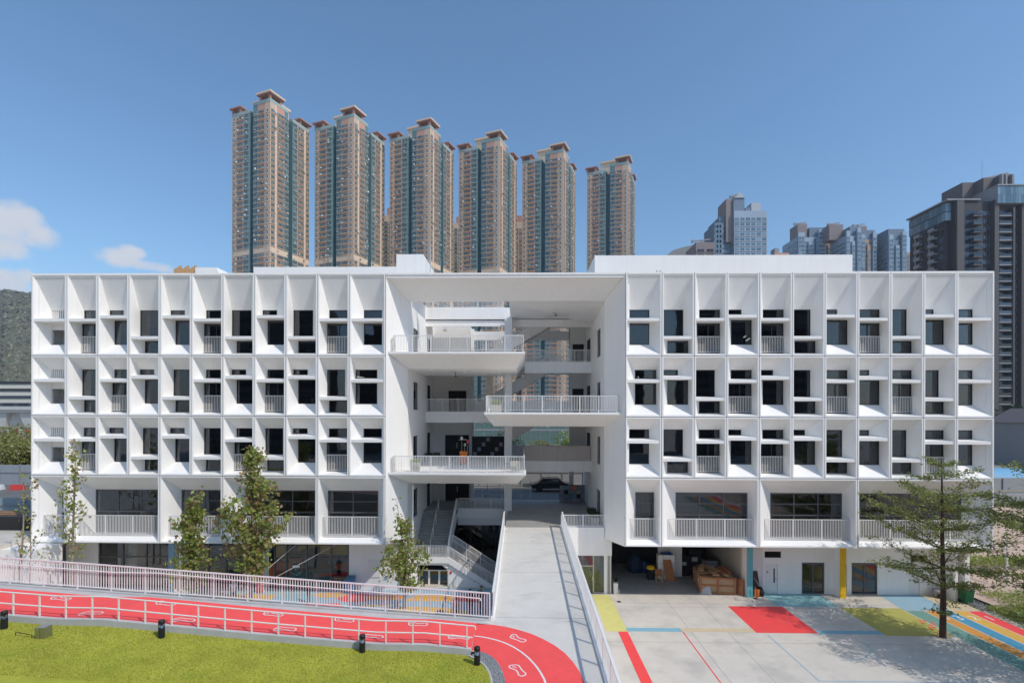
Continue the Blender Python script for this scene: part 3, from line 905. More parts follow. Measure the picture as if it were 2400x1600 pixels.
# gallery railings between the platforms
r = MB(); rail(r, [(.35, 8.98, 16.85), (5.76, 8.98, 16.85)], .98, .105, .028, 1.35, .05, .06); r.build('railing', 'white_rail', school)
r = MB(); rail(r, [(-7.96, 8.98, 12.69), (-2.5, 8.98, 12.69)], 1.05, .105, .028, 1.35, .05, .06); r.build('railing', 'white_rail', school)
r = MB(); rail(r, [(-8.0, 9.06, 21.34), (-1.5, 9.06, 21.34)], .95, .105, .028, 2.2, .05, .06); r.build('railing', 'white_rail', school)
for i in range(4):
    x = .25 + i * 1.375
    MB().box(x + .012, x + 1.363, 8.96, 9.02, 8.64, 9.86).build('cladding_panel', 'panel_beige', school)
# dark doors and display boards on the gallery walls
for x0_, x1_, y_, z0_, z1_ in ((-6.9, -4.75, 12.56, 8.62, 10.6), (-6.9, -4.75, 12.86, 4.62, 7.0), (-6.6, -5.0, 12.56, 12.67, 14.6), (4.6, 5.6, 12.56, 12.67, 14.8), (4.6, 5.6, 12.56, 16.67, 18.8)):
    dd_ = MB().box(x0_, x1_, y_, y_ + .035, z0_, z1_).build('lobby_door', 'room_dark', school)
    MB().box((x0_ + x1_) / 2 - .02, (x0_ + x1_) / 2 + .02, y_ - .02, y_ - .002, z0_ + .8, z0_ + 1.3).build('door_pull', 'steel', dd_)
bd_ = MB().box(-4.3, -1.5, 10.9, 10.98, 8.75, 10.55).build('display_board', 'room_dark', school)
for i in range(7):
    for j in range(4):
        if (i * 3 + j * 5) % 4 == 0:
            MB().box(-4.2 + i * .38, -4.2 + i * .38 + .3, 10.88, 10.898, 8.85 + j * .42, 8.85 + j * .42 + .34).build('picture', 'grid_panel', bd_)
# gallery lamps
for z in (15.9, 11.8, 19.75):
    for x in (-6.6, -3.4, -.2, 3.1):
        MB().lathe([(.02, 0.3), (.02, .02), (.16, 0), (.16, -.14), (.0, -.14)][::-1], 12, c=(x, 10.2, z)).build('ceiling_lamp', 'white_rail', school)
# ceiling fan under the two balconies
for (x, y, z) in ((-5.0, 5.0, 15.3), (2.6, 5.2, 19.95)):
    f = MB(); f.lathe([(.02, .4), (.02, .1), (.1, .08), (.1, 0)][::-1], 10, c=(x, y, z), m=0)
    for k in range(3):
        a = k * 2.094 + .3
        f.hexa([(x + cos(a) * .1 - sin(a) * .06, y + sin(a) * .1 + cos(a) * .06, z + .03), (x + cos(a) * .1 + sin(a) * .06, y + sin(a) * .1 - cos(a) * .06, z + .03),
                (x + cos(a) * 1.1 + sin(a) * .09, y + sin(a) * 1.1 - cos(a) * .09, z + .03), (x + cos(a) * 1.1 - sin(a) * .09, y + sin(a) * 1.1 + cos(a) * .09, z + .03),
                (x + cos(a) * .1 - sin(a) * .06, y + sin(a) * .1 + cos(a) * .06, z + .05), (x + cos(a) * .1 + sin(a) * .06, y + sin(a) * .1 - cos(a) * .06, z + .05),
                (x + cos(a) * 1.1 + sin(a) * .09, y + sin(a) * 1.1 - cos(a) * .09, z + .05), (x + cos(a) * 1.1 - sin(a) * .09, y + sin(a) * 1.1 + cos(a) * .09, z + .05)], 1)
    f.build('ceiling_fan', ['board', 'panel_beige'], school)
# rear stairs, one flight rising to the right per floor
for z in (8.6, 12.65, 16.65):
    x0, x1 = -4.0, 2.8
    n = 22
    mb = MB(); st = MB()
    for i in range(n):
        xa = lerp(x0, x1, i / n); xb = lerp(x0, x1, (i + 1) / n); zz = z + 4.0 * (i + 1) / n
        st.box(xa, xb + .02, 11.3, 12.7, zz - .19, zz)
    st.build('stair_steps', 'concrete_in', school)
    for y in (11.18, 12.70):
        mb.hexa([(x0, y, z - .3), (x1, y, z + 3.7), (x1, y + .1, z + 3.7), (x0, y + .1, z - .3), (x0, y, z + .75), (x1, y, z + 4.75), (x1, y + .1, z + 4.75), (x0, y + .1, z + .75)])
    mb.build('stair_string', 'white', school)
    h = MB()
    for y in (11.23,):
        for dz in (.92, 1.12):
            h.bar((x0 - .3, y, z + dz), (x1, y, z + 4.0 + dz), .05)
        for i in range(0, 9):
            t = i / 8
            h.bar((lerp(x0, x1, t), y, z + .3 + 4 * t), (lerp(x0, x1, t), y, z + 1.12 + 4 * t), .04)
    h.build('stair_railing', 'white_rail', school)

# entrance floor at ramp level (void on the left for the stair)
fl = MB()
fl.box(-8.0, -5.3, 8.1, 13.7, 4.3, 4.6); fl.box(-5.3, -1.1, 9.05, 13.7, 4.3, 4.6); fl.box(-1.1, 5.8, YI - .1, 13.7, 4.3, 4.6)
fl.build('entrance_floor', 'concrete_in', school)
MB().box(-5.3, -1.12, 8.92, 9.05, 3.79, 4.62).build('edge_beam', 'white', school)
r = MB(); rail(r, [(-5.2, 8.98, 4.62), (-1.2, 8.98, 4.62)], .84, .105, .028, 1.4, .05, .05); r.build('railing', 'white_rail', school)
MB().box(-5.3, -1.12, 9.0, 9.12, 3.24, 3.79).build('lintel', 'white_in', school)
gl = MB().box(-5.3, -1.12, 9.3, 9.36, 1.2, 3.24).box(-5.3, -1.12, 9.3, 9.5, 0, 1.2)
gl.build('basement_glazing', 'glass_dark', school)
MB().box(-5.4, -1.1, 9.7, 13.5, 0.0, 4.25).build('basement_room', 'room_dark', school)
for i in range(5):
    x = lerp(-5.3, -1.12, i / 4)
    MB().box(x - .03, x + .03, 9.24, 9.3, 0, 3.24).build('mullion', 'frame', school)
# the stair down from the entrance floor to the landing
n = 15
st = MB()
for i in range(n):
    ya, yb, zz = lerp(8.1, 4.3, i / n), lerp(8.1, 4.3, (i + 1) / n), lerp(4.6, 2.1, (i + 1) / n)
    st.box(-7.98, -5.45, yb, ya + .02, zz - .3, zz)
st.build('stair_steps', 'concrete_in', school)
w = MB().hexa([(-5.45, 3.2, 1.4), (-5.3, 3.2, 1.4), (-5.3, 8.95, 4.0), (-5.45, 8.95, 4.0), (-5.45, 4.4, 3.05), (-5.3, 4.4, 3.05), (-5.3, 8.95, 5.45), (-5.45, 8.95, 5.45)])
w.build('stair_parapet', 'white', school)
h = MB()
h.tube([(-6.75, 4.2, 3.0), (-6.75, 8.1, 5.5)], .025)
for t in (0, .33, .66, 1):
    h.bar((-6.75, lerp(4.3, 8.1, t), lerp(2.1, 4.6, t)), (-6.75, lerp(4.3, 8.1, t), lerp(3.05, 5.5, t)), .04)
h.build('stair_handrail', 'white_rail', school)
MB().box(-8.0, -5.3, 3.1, 4.4, 1.75, 2.1).build('landing', 'white', school)
st = MB(); n = 12
for i in range(n):
    xa, xb, zz = lerp(-5.3, -2.0, i / n), lerp(-5.3, -2.0, (i + 1) / n), lerp(2.1, 0.0, (i + 1) / n)
    st.box(xa, xb + .01, 3.3, 4.7, max(-.02, zz - .3), zz + .005)
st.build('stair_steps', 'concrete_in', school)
MB().hexa([(-5.3, 3.12, 1.75), (-2.0, 3.12, -.3), (-2.0, 3.28, -.3), (-5.3, 3.28, 1.75), (-5.3, 3.12, 2.22), (-2.0, 3.12, .15), (-2.0, 3.28, .15), (-5.3, 3.28, 2.22)]).build('stair_string', 'white', school)
r = MB()
rail(r, [(-8.0, 3.2, 2.1), (-5.35, 3.2, 2.1), (-1.95, 3.2, .03)], .9, .105, .034, 1.6, .05, .05)
rail(r, [(-5.2, 4.75, 2.1), (-1.95, 4.75, .03)], 1.35, .105, .034, 1.2, .05, .05, .95)
r.build('stair_railing', 'white_rail', school)
# white wall under the landing, with chamfered doorway
w = MB()
w.box(-9.0, -7.9, 3.3, 3.5, 0, 4.2); w.box(-7.9, -5.25, 3.3, 3.5, 1.95, 2.09)
w.box(-7.9, -7.5, 3.3, 3.5, 0, 1.95)
w.face([(-7.5, 3.3, 1.95), (-7.5, 3.3, 1.55), (-5.75, 3.3, 1.55), (-5.3, 3.3, 1.2), (-5.3, 3.3, 1.95)])
w.face([(-5.25, 3.3, 0), (-5.25, 3.3, 2.05), (-2.0, 3.3, -.1), (-2.0, 3.3, 0)])
w.box(-5.3, -5.24, 3.3, 4.4, 0, 1.75)
w.build('landing_wall', 'white', school)
d = MB()
for xa, xb in ((-7.5, -6.75), (-6.75, -6.0), (-6.0, -5.32)):
    d.box(xa, xa + .07, 3.8, 3.86, 0, 1.05); d.box(xb - .07, xb, 3.8, 3.86, 0, 1.05); d.box(xa + .07, xb - .07, 3.8, 3.86, .98, 1.05)
dd = d.build('glass_door', 'white_rail', school)
MB().box(-7.45, -5.36, 3.82, 3.84, .02, 1.0).build('pane', 'glass_dark', dd)
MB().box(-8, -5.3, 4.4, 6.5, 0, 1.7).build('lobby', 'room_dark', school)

# entrance podium right of the ramp head, glass lobby below
MB().box(2.75, 5.79, YI - .12, 2.9, 2.66, 4.62).box(5.79, 6.32, YI - .116, 2.9, 2.664, 3.84).build('podium', 'white', school)
r = MB(); rail(r, [(2.8, YI - .02, 4.62), (5.85, YI - .02, 4.62)], .84, .105, .028, 1.5, .05, .05); r.build('railing', 'white_rail', school)
lob = MB()
for x in (3.0, 3.85, 5.02, 6.05):
    lob.box(x, x + (.18 if x > 6 else .09), 2.2, 2.32, 0, 2.66)
for a, b in ((3.09, 3.85), (3.94, 5.02)):
    lob.box(a, b, 2.21, 2.3, 1.86, 1.95)
lob.box(5.11, 6.05, 2.21, 2.3, 0, .08)
lb = lob.build('lobby_frame', 'steel', school)
MB().box(3.0, 6.2, 2.25, 2.262, .02, 2.64).build('pane', 'glass_clear', lb)
MB().box(4.98, 5.0, 2.14, 2.2, .95, 1.25).build('door_handle', 'chrome', lb)
m = MB()
m.face([(3.0, 4.6, 0), (6.2, 4.6, 0), (6.2, 4.6, 2.6), (3.0, 4.6, 2.6)], 0)
m.face([(4.0, 4.58, 0), (5.2, 4.58, 0), (4.9, 4.58, 1.5), (4.1, 4.58, 1.4)], 1)
m.face([(4.0, 4.57, 1.7), (4.6, 4.57, 1.2), (4.4, 4.57, 2.6), (4.0, 4.57, 2.6)], 2)
m.face([(4.7, 4.56, 1.0), (5.3, 4.56, .8), (5.3, 4.56, 2.6), (4.6, 4.56, 2.6)], 3)
m.face([(5.0, 4.55, .2), (6.0, 4.55, .1), (5.9, 4.55, 1.0)], 4)
m.build('mural', ['white_in', 'paint_yellow', 'paint_red', 'paint_sky', 'paint_green'], school)
MB().box(2.9, 6.25, 2.3, 4.6, -.02, .012).build('lobby_floor', 'paint_dkgreen', school)
MB().box(6.2, 6.3, 2.2, 9.5, 0, 3.85).build('store_wall', 'white_in', school)

# ground floor right: open store, fins, doors, louvres
MB().box(6.3, 15.4, 9.4, 9.6, 0, 3.85).build('store_wall', 'room', school)
MB().box(10.6, 12.4, 6.0, 6.25, 0, 3.85).build('store_wall', 'white_in', school)
MB().box(15.4, 15.6, 2.4, 9.5, 0, 3.85).build('store_wall', 'planter', school)  # wall colour darkened to put the store's shade into it
MB().box(6.3, 15.4, 2.2, 9.4, .001, .006).build('store_shade_sheet', 'concrete_in', school)  # darker sheet over the court, with the store's shade in its colour
MB().box(7.0, 15.0, 2.6, 3.0, 3.3, 3.6).build('store_duct', 'steel', school)
for x, c in ((15.48, 'col_teal'), (21.79, 'col_yellow')):
    MB().box(x, x + .39, 1.64, 1.70, 0, ZB).build('fin', c, school)
    MB().box(x + .02, x + .37, 1.702, 2.46, 0, ZB).build('fin_wall', 'white', school)
w = MB()
# wall plane at y = 2.45 pierced by doors and louvres
segs = [(16.9, 30.0)]
opens = [(17.1, 17.95, 0, 2.05), (19.62, 21.2, 0, 2.2), (22.35, 22.75, 0, 2.05), (23.06, 24.85, 0, 2.2), (27.0, 27.75, 0, 1.9), (17.05, 18.2, 2.5, 2.95), (27.1, 28.3, 2.3, 2.75)]
xs = sorted({16.9, 30.0} | {o[0] for o in opens} | {o[1] for o in opens})
for a, b in zip(xs, xs[1:]):
    zs = [(0, 3.85)]
    for o in opens:
        if o[0] <= a and b <= o[1]:
            nz = []
            for c, d_ in zs:
                if o[3] <= c or o[2] >= d_:
                    nz.append((c, d_))
                else:
                    if o[2] > c: nz.append((c, o[2]))
                    if o[3] < d_: nz.append((o[3], d_))
            zs = nz
    for c, d_ in zs:
        w.box(a, b, 2.45, 2.65, c, d_)
w.build('ground_wall', 'white', school)
MB().box(15.9, 16.9, 2.5, 2.65, 0, 3.85).build('ground_wall', 'white_in', school)
MB().box(29.2, 29.4, 1.3, 2.45, 0, 3.85).box(29.8, 30.1, 1.2, 3.6, 0, ZB).build('end_wall', 'white', school)
for a, b, h in ((17.1, 17.95, 2.05), (22.35, 22.75, 2.05), (27.0, 27.75, 1.9)):
    dr = MB().box(a + .02, b - .02, 2.49, 2.54, .01, h - .02).build('door', 'white_in', school)
    if b - a > .8 and a < 20:
        MB().box(a + .58, a + .66, 2.475, 2.489, .75, 1.75).build('vision_panel', 'black', dr)
        MB().box(b - .12, b - .09, 2.44, 2.489, .9, 1.1).build('door_handle', 'chrome', dr)
        MB().box(a + .12, a + .2, 2.48, 2.489, 1.45, 1.55).build('door_sign', 'black', dr)
    elif a > 25:
        MB().box(b - .1, b - .07, 2.44, 2.489, .85, 1.05).build('door_handle', 'chrome', dr)
    else:
        MB().box(a + .1, a + .16, 2.475, 2.489, .9, 1.75).build('vision_panel', 'black', dr)
for a, b in ((19.62, 21.2), (23.06, 24.85)):
    f = MB()
    for x in (a, (a + b) / 2 - .04, b - .09):
        f.box(x, x + .09, 2.5, 2.58, 0, 2.2)
    for x0_, x1_ in ((a + .09, (a + b) / 2 - .04), ((a + b) / 2 + .05, b - .09)):
        f.box(x0_, x1_, 2.5, 2.58, 2.05, 2.2); f.box(x0_, x1_, 2.5, 2.58, 0, .09)
    ff = f.build('sliding_door', 'frame_grey', school)
    MB().box(a + .05, b - .05, 2.535, 2.545, .05, 2.1).build('pane', 'glass', ff)
    MB().box(a - .4, b + .4, 2.7, 6.0, .0, .02).box(a - .4, b + .4, 6, 6.1, 0, 3).box(a - .5, a - .4, 2.7, 6, 0, 3).box(b + .4, b + .5, 2.7, 6, 0, 3).box(a - .4, b + .4, 2.7, 6.1, 2.6, 2.7).build('inner_room', 'room', ff)
    MB().box(a + .2, b - .3, 5.0, 5.6, 0, .8).build('inner_cupboard', 'mural_blue' if a > 22 else 'room_dark', ff)
for a, b, c, d_ in ((17.05, 18.2, 2.5, 2.95), (27.1, 28.3, 2.3, 2.75)):
    lv = MB()
    for i in range(5):
        z = lerp(c, d_, (i + .5) / 5)
        lv.hexa([(a, 2.5, z - .03), (b, 2.5, z - .03), (b, 2.58, z + .02), (a, 2.58, z + .02), (a, 2.5, z - .01), (b, 2.5, z - .01), (b, 2.58, z + .04), (a, 2.58, z + .04)])
    lv.box(a, b, 2.6, 2.64, c, d_)
    lv.build('vent_louvre', 'black', school)

# ground floor left: glazed play rooms with murals inside
def shopfront(x0, x1, xs, zt, doors=()):
    f = MB()
    for x in [x0] + list(xs) + [x1]:
        f.box(x - .05, x + .05, 2.55, 2.68, 0, zt)
    allx = [x0] + list(xs) + [x1]
    for a, b in zip(allx, allx[1:]):
        f.box(a + .05, b - .05, 2.56, 2.67, zt - .08, zt); f.box(a + .05, b - .05, 2.56, 2.67, 0, .1)
        f.box(a + .05, b - .05, 2.565, 2.66, 2.15, 2.24)
    ff = f.build('shopfront_frame', 'frame_grey', school)
    for a, b in zip(allx, allx[1:]):
        MB().box(a + .05, b - .05, 2.6, 2.61, .1, 2.15).build('pane', 'glass_shop', ff)
        MB().box(a + .05, b - .05, 2.6, 2.61, 2.24, zt - .08).build('pane', 'glass_shop', ff)
    return ff


fA = shopfront(-30.3, -24.85, (-28.6, -26.9), 3.82)
fB = shopfront(-23.65, -18.75, (-22.4, -21.1, -19.9), 3.82)
fC = shopfront(-17.6, -12.3, (-16.75, -15.3, -13.55), 3.82)
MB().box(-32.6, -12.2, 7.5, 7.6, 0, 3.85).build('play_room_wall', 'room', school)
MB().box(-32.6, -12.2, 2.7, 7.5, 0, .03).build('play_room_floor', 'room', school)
mu = MB()
rr = random.Random(3)
for i in range(22):
    x = lerp(-25, -13.4, i / 21.0); w_ = rr.uniform(.8, 2.2); z = rr.uniform(.2, 2.6); h_ = rr.uniform(.4, 1.2)
    mu.face([(x, 2.82 + .012 * i, z), (x + w_, 2.82 + .012 * i, z + rr.uniform(-.5, .5)), (x + w_, 2.82 + .012 * i, z + h_), (x, 2.82 + .012 * i, z + h_ + rr.uniform(-.3, .6))], i % 3)
mu.build('mural', ['mural_orange', 'mural_yellow', 'mural_blue'], school)
# round decal of dashes and board with scribbled greeting on the shopfront
dc = MB()
cx, cz, R = -16.05, 1.5, .52
for k in range(20):
    a = 2 * pi * k / 20
    dc.bar((cx + R * cos(a) * .82, 2.542, cz + R * sin(a) * .82), (cx + R * cos(a + .12), 2.542, cz + R * sin(a + .12)), .07, .006)
dc.box(cx - .26, cx + .26, 2.54, 2.545, cz + .02, cz + .19)
dc.lathe([(.1, 0), (.1, .004)], 12, c=(cx, 2.54, cz - .1))
dc.build('window_decal', 'paint_white', fC)
sc_ = MB()
for k in range(24):
    x = -13.35 + k * .037
    sc_.bar((x, 2.54, .78 + .05 * sin(k * 1.7)), (x + .037, 2.54, .78 + .05 * sin((k + 1) * 1.7)), .022, .006)
for k in range(9):
    sc_.box(-13.4 + k * .11, -13.37 + k * .11, 2.536, 2.542, .55 + .06 * (k % 3), .58 + .06 * (k % 3))
sc_.build('window_lettering', 'paint_white', fC)
MB().box(-13.45, -12.36, 2.545, 2.55, .1, .95).build('notice_board', 'board', fC)
for x0, x1 in ((-24.62, -24.2), (-18.4, -18.0)):
    c = 'col_blue' if x0 < -20 else 'col_red'
    MB().box(x0, x1, 1.6, 1.68, 0, ZB).build('fin', c, school)
    MB().box(x0 + .02, x1 - .02, 1.682, 2.6, 0, ZB).build('fin_wall', 'white', school)
MB().box(-24.0, -23.75, 1.8, 2.6, 0, ZB).build('drain_pipe', 'white', school)
MB().box(-12.25, -8.6, 2.55, 2.8, 0, 3.85).build('ground_wall', 'white', school)
MB().box(-11.2, -10.6, 2.535, 2.548, 3.2, 3.5).build('vent_louvre', 'black', school)
MB().box(-32.7, -30.35, 2.5, 2.7, 0, 3.85).build('ground_wall', 'white', school)
MB().box(-10.9, -10.0, 2.5, 2.548, .9, 2.1).build('cabinet', 'white_in', school)
for x, z in ((-6.25, 1.72), (-7.3, 1.72)):
    sg = MB().box(x, x + .34, 3.2, 3.29, z, z + .2).build('exit_sign', 'sign_green', school)
    MB().box(x + .06, x + .13, 3.193, 3.199, z + .05, z + .15).box(x + .17, x + .3, 3.193, 3.199, z + .08, z + .12).build('exit_pictogram', 'paint_white', sg)
MB().box(-5.15, -5.02, 3.25, 3.29, .95, 1.12).build('alarm_point', 'sign_red', school)
MB().tube([(-7.6, 2.12, 0), (-7.6, 2.12, 7.5)], .05, 8).build('rain_pipe', 'white', school)

# roof: long low upstand and stair head on the left, plant room on the right
MB().box(-19.4, -9.03, 3.0, 9.0, 21.6, 23.08).build('roof_upstand', 'white', school)
MB().box(-9.025, -7.08, 3.0, 8.0, 21.6, 23.97).build('stair_head', 'white', school)
MB().box(5.22, 23.42, 3.0, 12.0, 21.6, 23.84).build('plant_room', 'white', school)
MB().hexa([(-26.9, 8, 21.6), (-24.2, 8, 21.6), (-24.2, 12, 21.6), (-26.9, 12, 21.6), (-26.9, 8, 24.5), (-25.1, 8, 24.5), (-25.1, 12, 24.5), (-26.9, 12, 24.5)]).build('roof_hatch', 'white', school)
g = MB()
for k in range(14):
    x = -6.6 + rr.uniform(0, 2.0)
    g.tube([(x, 4.2, 21.7), (x + rr.uniform(-.3, .3), 4.2, 22.4 + rr.uniform(-.2, .4))], .04, 6)
g.tube([(-6.75, 4.0, 21.7), (-6.75, 4.0, 25.0)], .035, 6); g.tube([(-6.6, 4.2, 22.3), (-4.6, 4.2, 22.1)], .05, 6); g.box(-6.2, -5.6, 4.0, 4.5, 21.7, 22.3)
g.build('roof_pipework', 'pale_wall', school)
MB().box(8.9, 9.25, .25, .5, 21.83, 21.9).box(8.93, 8.97, .35, .4, 21.9, 22.02).box(9.15, 9.19, .35, .4, 21.9, 22.02).build('roof_lamp', 'black', school)
# ------------------------------------------------------------------ ground, ramp, track, lawn
g = MB(); g.face([(-3000, -3000, -.06), (3000, -3000, -.06), (3000, 14.0, -.06), (-3000, 14.0, -.06)])
struct(g.build('ground', 'bounce_ground'))
g = MB(); g.face([(-3000, 13.7, 4.3), (3000, 13.7, 4.3), (3000, 5000, 4.3), (-3000, 5000, 4.3)]); g.face([(-3000, 13.7, -.06), (3000, 13.7, -.06), (3000, 13.7, 4.3), (-3000, 13.7, 4.3)])
struct(g.build('street_ground', 'earth'))
g = MB(); g.face([(-200, 13.72, 4.31), (200, 13.72, 4.31), (200, 22, 4.31), (-200, 22, 4.31)])
struct(g.build('road', 'asphalt'))
g = MB(); g.face([(-200, -6, 4.0), (-33.2, -6, 4.0), (-33.2, 13.69, 4.28), (-200, 13.69, 4.28)]); g.face([(-33.2, -6, 0), (-33.2, 13.69, 0), (-33.2, 13.69, 4.28), (-33.2, -6, 4.0)])
struct(g.build('side_yard', 'concrete'))

court = struct(MB().face([(2.9, -45, 0), (30.4, -45, 0), (30.4, 9.5, 0), (2.9, 9.5, 0)]).build('court', 'concrete'))
for x in (9.32, 13.95, 19.0, 24.5):
    pass
jn = MB()
for y in (.42, -.25, -5.4, -11):
    jn.face([(2.95, y, .003), (30.3, y, .003), (30.3, y + .018, .003), (2.95, y + .018, .003)])
for x in (9.8, 11.9, 18.7):
    jn.face([(x, -40, .0032), (x + .016, -40, .0032), (x + .016, 1.6, .0032), (x, 1.6, .0032)])
jn.build('slab_joint', 'joint', court)


def patch(name, pts, m, z=.006, parent=None):
    return MB().face([(x, y, z) for x, y in pts]).build(name, m, parent)


def rect(x0, x1, y0, y1):
    return [(x0, y0), (x1, y0), (x1, y1), (x0, y1)]


patch('painted_patch', rect(4.94, 6.15, -4.08, 1.9), 'paint_yellow', .006, court)
patch('painted_stripe', rect(6.155, 9.30, -4.03, -3.54), 'paint_blue', .006, court)
patch('painted_stripe', rect(9.305, 13.51, -4.02, -3.50), 'paint_cream', .006, court)
patch('painted_stripe', rect(5.6, 6.15, -42, -4.085), 'paint_red', .006, court)
patch('painted_line', rect(9.30, 9.36, -42, -4.03), 'paint_red', .006, court)
patch('painted_patch', rect(13.515, 17.05, -4.07, .0), 'paint_red', .006, court)
patch('painted_patch', rect(16.75, 20.75, .005, 2.44), 'paint_teal', .006, court)
patch('painted_patch', rect(20.72, 24.5, -4.28, -.1), 'paint_green', .006, court)
patch('painted_stripe', rect(17.06, 20.71, -4.12, -3.65), 'paint_blue', .006, court)
patch('painted_patch', [(24.55, -.45), (27.48, -.45), (27.75, 2.44), (24.9, 2.44)], 'paint_sky', .006, court)
patch('painted_patch', [(27.485, -.45), (29.45, -.45), (30.2, 1.3), (30.2, 2.44), (27.755, 2.44)], 'paint_cream', .006, court)
patch('painted_line', rect(14.0, 14.06, -9.33, -4.3), 'paint_sky', .006, court)
patch('painted_line', rect(14.0, 22.0, -9.39, -9.33), 'paint_sky', .006, court)
for i in range(14):
    a0, a1 = radians(-10 - i * 6), radians(-10 - (i + .9) * 6)
    patch('painted_line', [(16.4 + 2.6 * cos(a0), -4.7 + 2.6 * sin(a0)), (16.4 + 2.66 * cos(a0), -4.7 + 2.66 * sin(a0)), (16.4 + 2.66 * cos(a1), -4.7 + 2.66 * sin(a1)), (16.4 + 2.6 * cos(a1), -4.7 + 2.6 * sin(a1))], 'paint_teal', .006, court)
for (a, b, c) in ((24.58, 25.72, 'paint_dkgreen'), (25.77, 26.55, 'paint_orange'), (26.6, 27.46, 'paint_lane_blue'), (27.51, 28.42, 'paint_gold'), (28.47, 29.35, 'paint_red')):
    patch('painted_lane', rect(a, b, -42, -.51), c, .006, court)
for x in (24.53, 25.725, 26.555, 27.465, 28.425):
    patch('painted_line', rect(x, x + .042, -42, -.5), 'paint_white', .007, court)
for k, x in (('1', 28.9), ('2', 27.95), ('3', 27.02), ('4', 26.16)):
    cu = bpy.data.curves.new('lane_number', 'FONT'); cu.body = k; cu.size = .95; cu.align_x = 'CENTER'; cu.materials.append(MATS['paint_white'])
    o = bpy.data.objects.new('lane_number', cu); COL.objects.link(o); o.parent = court; o.location = (x, -1.9, .009)
# hopscotch footprints beside the tree
for k in range(14):
    x, y = 24.2 + .25 * (k % 3) - .1 * (k // 3), -2.2 - .32 * (k // 2)
    patch('painted_mark', rect(x, x + .16, y, y + .2), 'paint_red', .0085, court)

# right-hand verge: gravel, hedge bed, pink path rising to the street
g = MB(); g.face([(30.42, -45, -.02), (60, -45, -.02), (60, 4, .6), (30.42, 4, .3)]); g.face([(30.65, 4, .3), (60, 4, .6), (60, 13.69, 4.2), (30.65, 13.69, 4.2)])
struct(g.build('side_path', 'pink_path'))
gr = MB(); rg = random.Random(8)
for i in range(900):
    x, y = rg.uniform(29.5, 31.6), rg.uniform(-.4, 1.4)
    r_ = rg.uniform(.03, .07); z = .02 + .12 * rg.random()
    gr.face([(x - r_, y, z), (x, y - r_, z + .01), (x + r_, y, z), (x, y + r_, z + .02)]); gr.face([(x - r_, y, z), (x, y - r_, z + .01), (x, y, z + r_)])
    gr.face([(x, y - r_, z + .01), (x + r_, y, z), (x, y, z + r_)])
o = gr.build('gravel_bed', 'gravel'); o['kind'] = 'stuff'; o['label'] = 'pale gravel at the foot of the right end wall'


# entrance ramp
def ramp_z(y):
    return 4.6 - .0445 * (YI - y)


def ramp_surface():
    mb = MB(); ys = [YI - .1 - i * .9 for i in range(44)]
    for a, b in zip(ys, ys[1:]):
        mb.face([(-1.1, b, ramp_z(b)), (2.75, b, ramp_z(b)), (2.75, a, ramp_z(a)), (-1.1, a, ramp_z(a))])
        if -15.2 < b < -12.3:
            mb.face([(-1.85, b, ramp_z(b) - .01), (-1.1, b, ramp_z(b)), (-1.1, a, ramp_z(a)), (-1.85, a, ramp_z(a) - .01)])
    return mb


ramp = struct(ramp_surface().build('entrance_ramp', 'concrete_ramp'))
s = MB()
for x0, x1, y0, y1 in ((2.75, 2.95, -42, 2.08), (-1.25, -1.1, -12.4, 2.08)):
    for k in range(12):
        ya, yb = lerp(y0, y1, k / 12), lerp(y0, y1, (k + 1) / 12)
        s.hexa([(x0, ya, 0), (x1, ya, 0), (x1, yb, 0), (x0, yb, 0), (x0, ya, ramp_z(ya) + .1), (x1, ya, ramp_z(ya) + .1), (x1, yb, ramp_z(yb) + .1), (x0, yb, ramp_z(yb) + .1)])
s.build('ramp_wall', 'white', ramp)
jn = MB()
for y in (-1.6, -6.8, -12.2):
    jn.face([(-1.08, y, ramp_z(y) + .003), (2.74, y, ramp_z(y) + .003), (2.74, y + .02, ramp_z(y + .02) + .003), (-1.08, y + .02, ramp_z(y + .02) + .003)])
jn.build('slab_joint', 'joint', ramp)

rr_ = thing('ramp_railing', 'white picket railing along the right edge of the entrance ramp', 'railing', (2.85, -10, ramp_z(-10)))
pts = [(2.85, y, ramp_z(y) + .1) for y in (2.05, -40)]
a, b = Vector(pts[0]), Vector(pts[1]); L = (b - a).length
MB().bar(a + Vector((0, 0, 1.0)), b + Vector((0, 0, 1.0)), .09, .05).build('handrail', 'white_rail', rr_)
MB().bar(a + Vector((0, 0, .08)), b + Vector((0, 0, .08)), .045, .035).build('bottom_rail', 'white_rail', rr_)
pm = MB().bar((0, 0, 0), (0, 0, 1.0), .016, .016).mesh('baluster', 'white_rail')
po_ = MB().bar((0, 0, 0), (0, 0, 1.0), .05, .09).mesh('post', 'white_rail')
org = wpos(rr_)
n = int(L / .15)
for i in range(n + 1):
    c = a.lerp(b, i / n)
    place('post' if i % 10 == 0 else 'baluster', po_ if i % 10 == 0 else pm, rr_, (c.x - org[0], c.y - org[1], c.z - org[2]))
rl = thing('ramp_railing', 'white picket railing along the left edge of the entrance ramp', 'railing', (-1.17, -5, ramp_z(-5)))
a, b = Vector((-1.17, 2.05, ramp_z(2.05) + .1)), Vector((-1.17, -12.3, ramp_z(-12.3) + .1)); L = (b - a).length
MB().bar(a + Vector((0, 0, 1.0)), b + Vector((0, 0, 1.0)), .09, .05).build('handrail', 'white_rail', rl)
MB().bar(a + Vector((0, 0, .08)), b + Vector((0, 0, .08)), .045, .035).build('bottom_rail', 'white_rail', rl)
org = wpos(rl); n = int(L / .15)
for i in range(n + 1):
    c = a.lerp(b, i / n)
    place('post' if i % 10 == 0 else 'baluster', po_ if i % 10 == 0 else pm, rl, (c.x - org[0], c.y - org[1], c.z - org[2]))

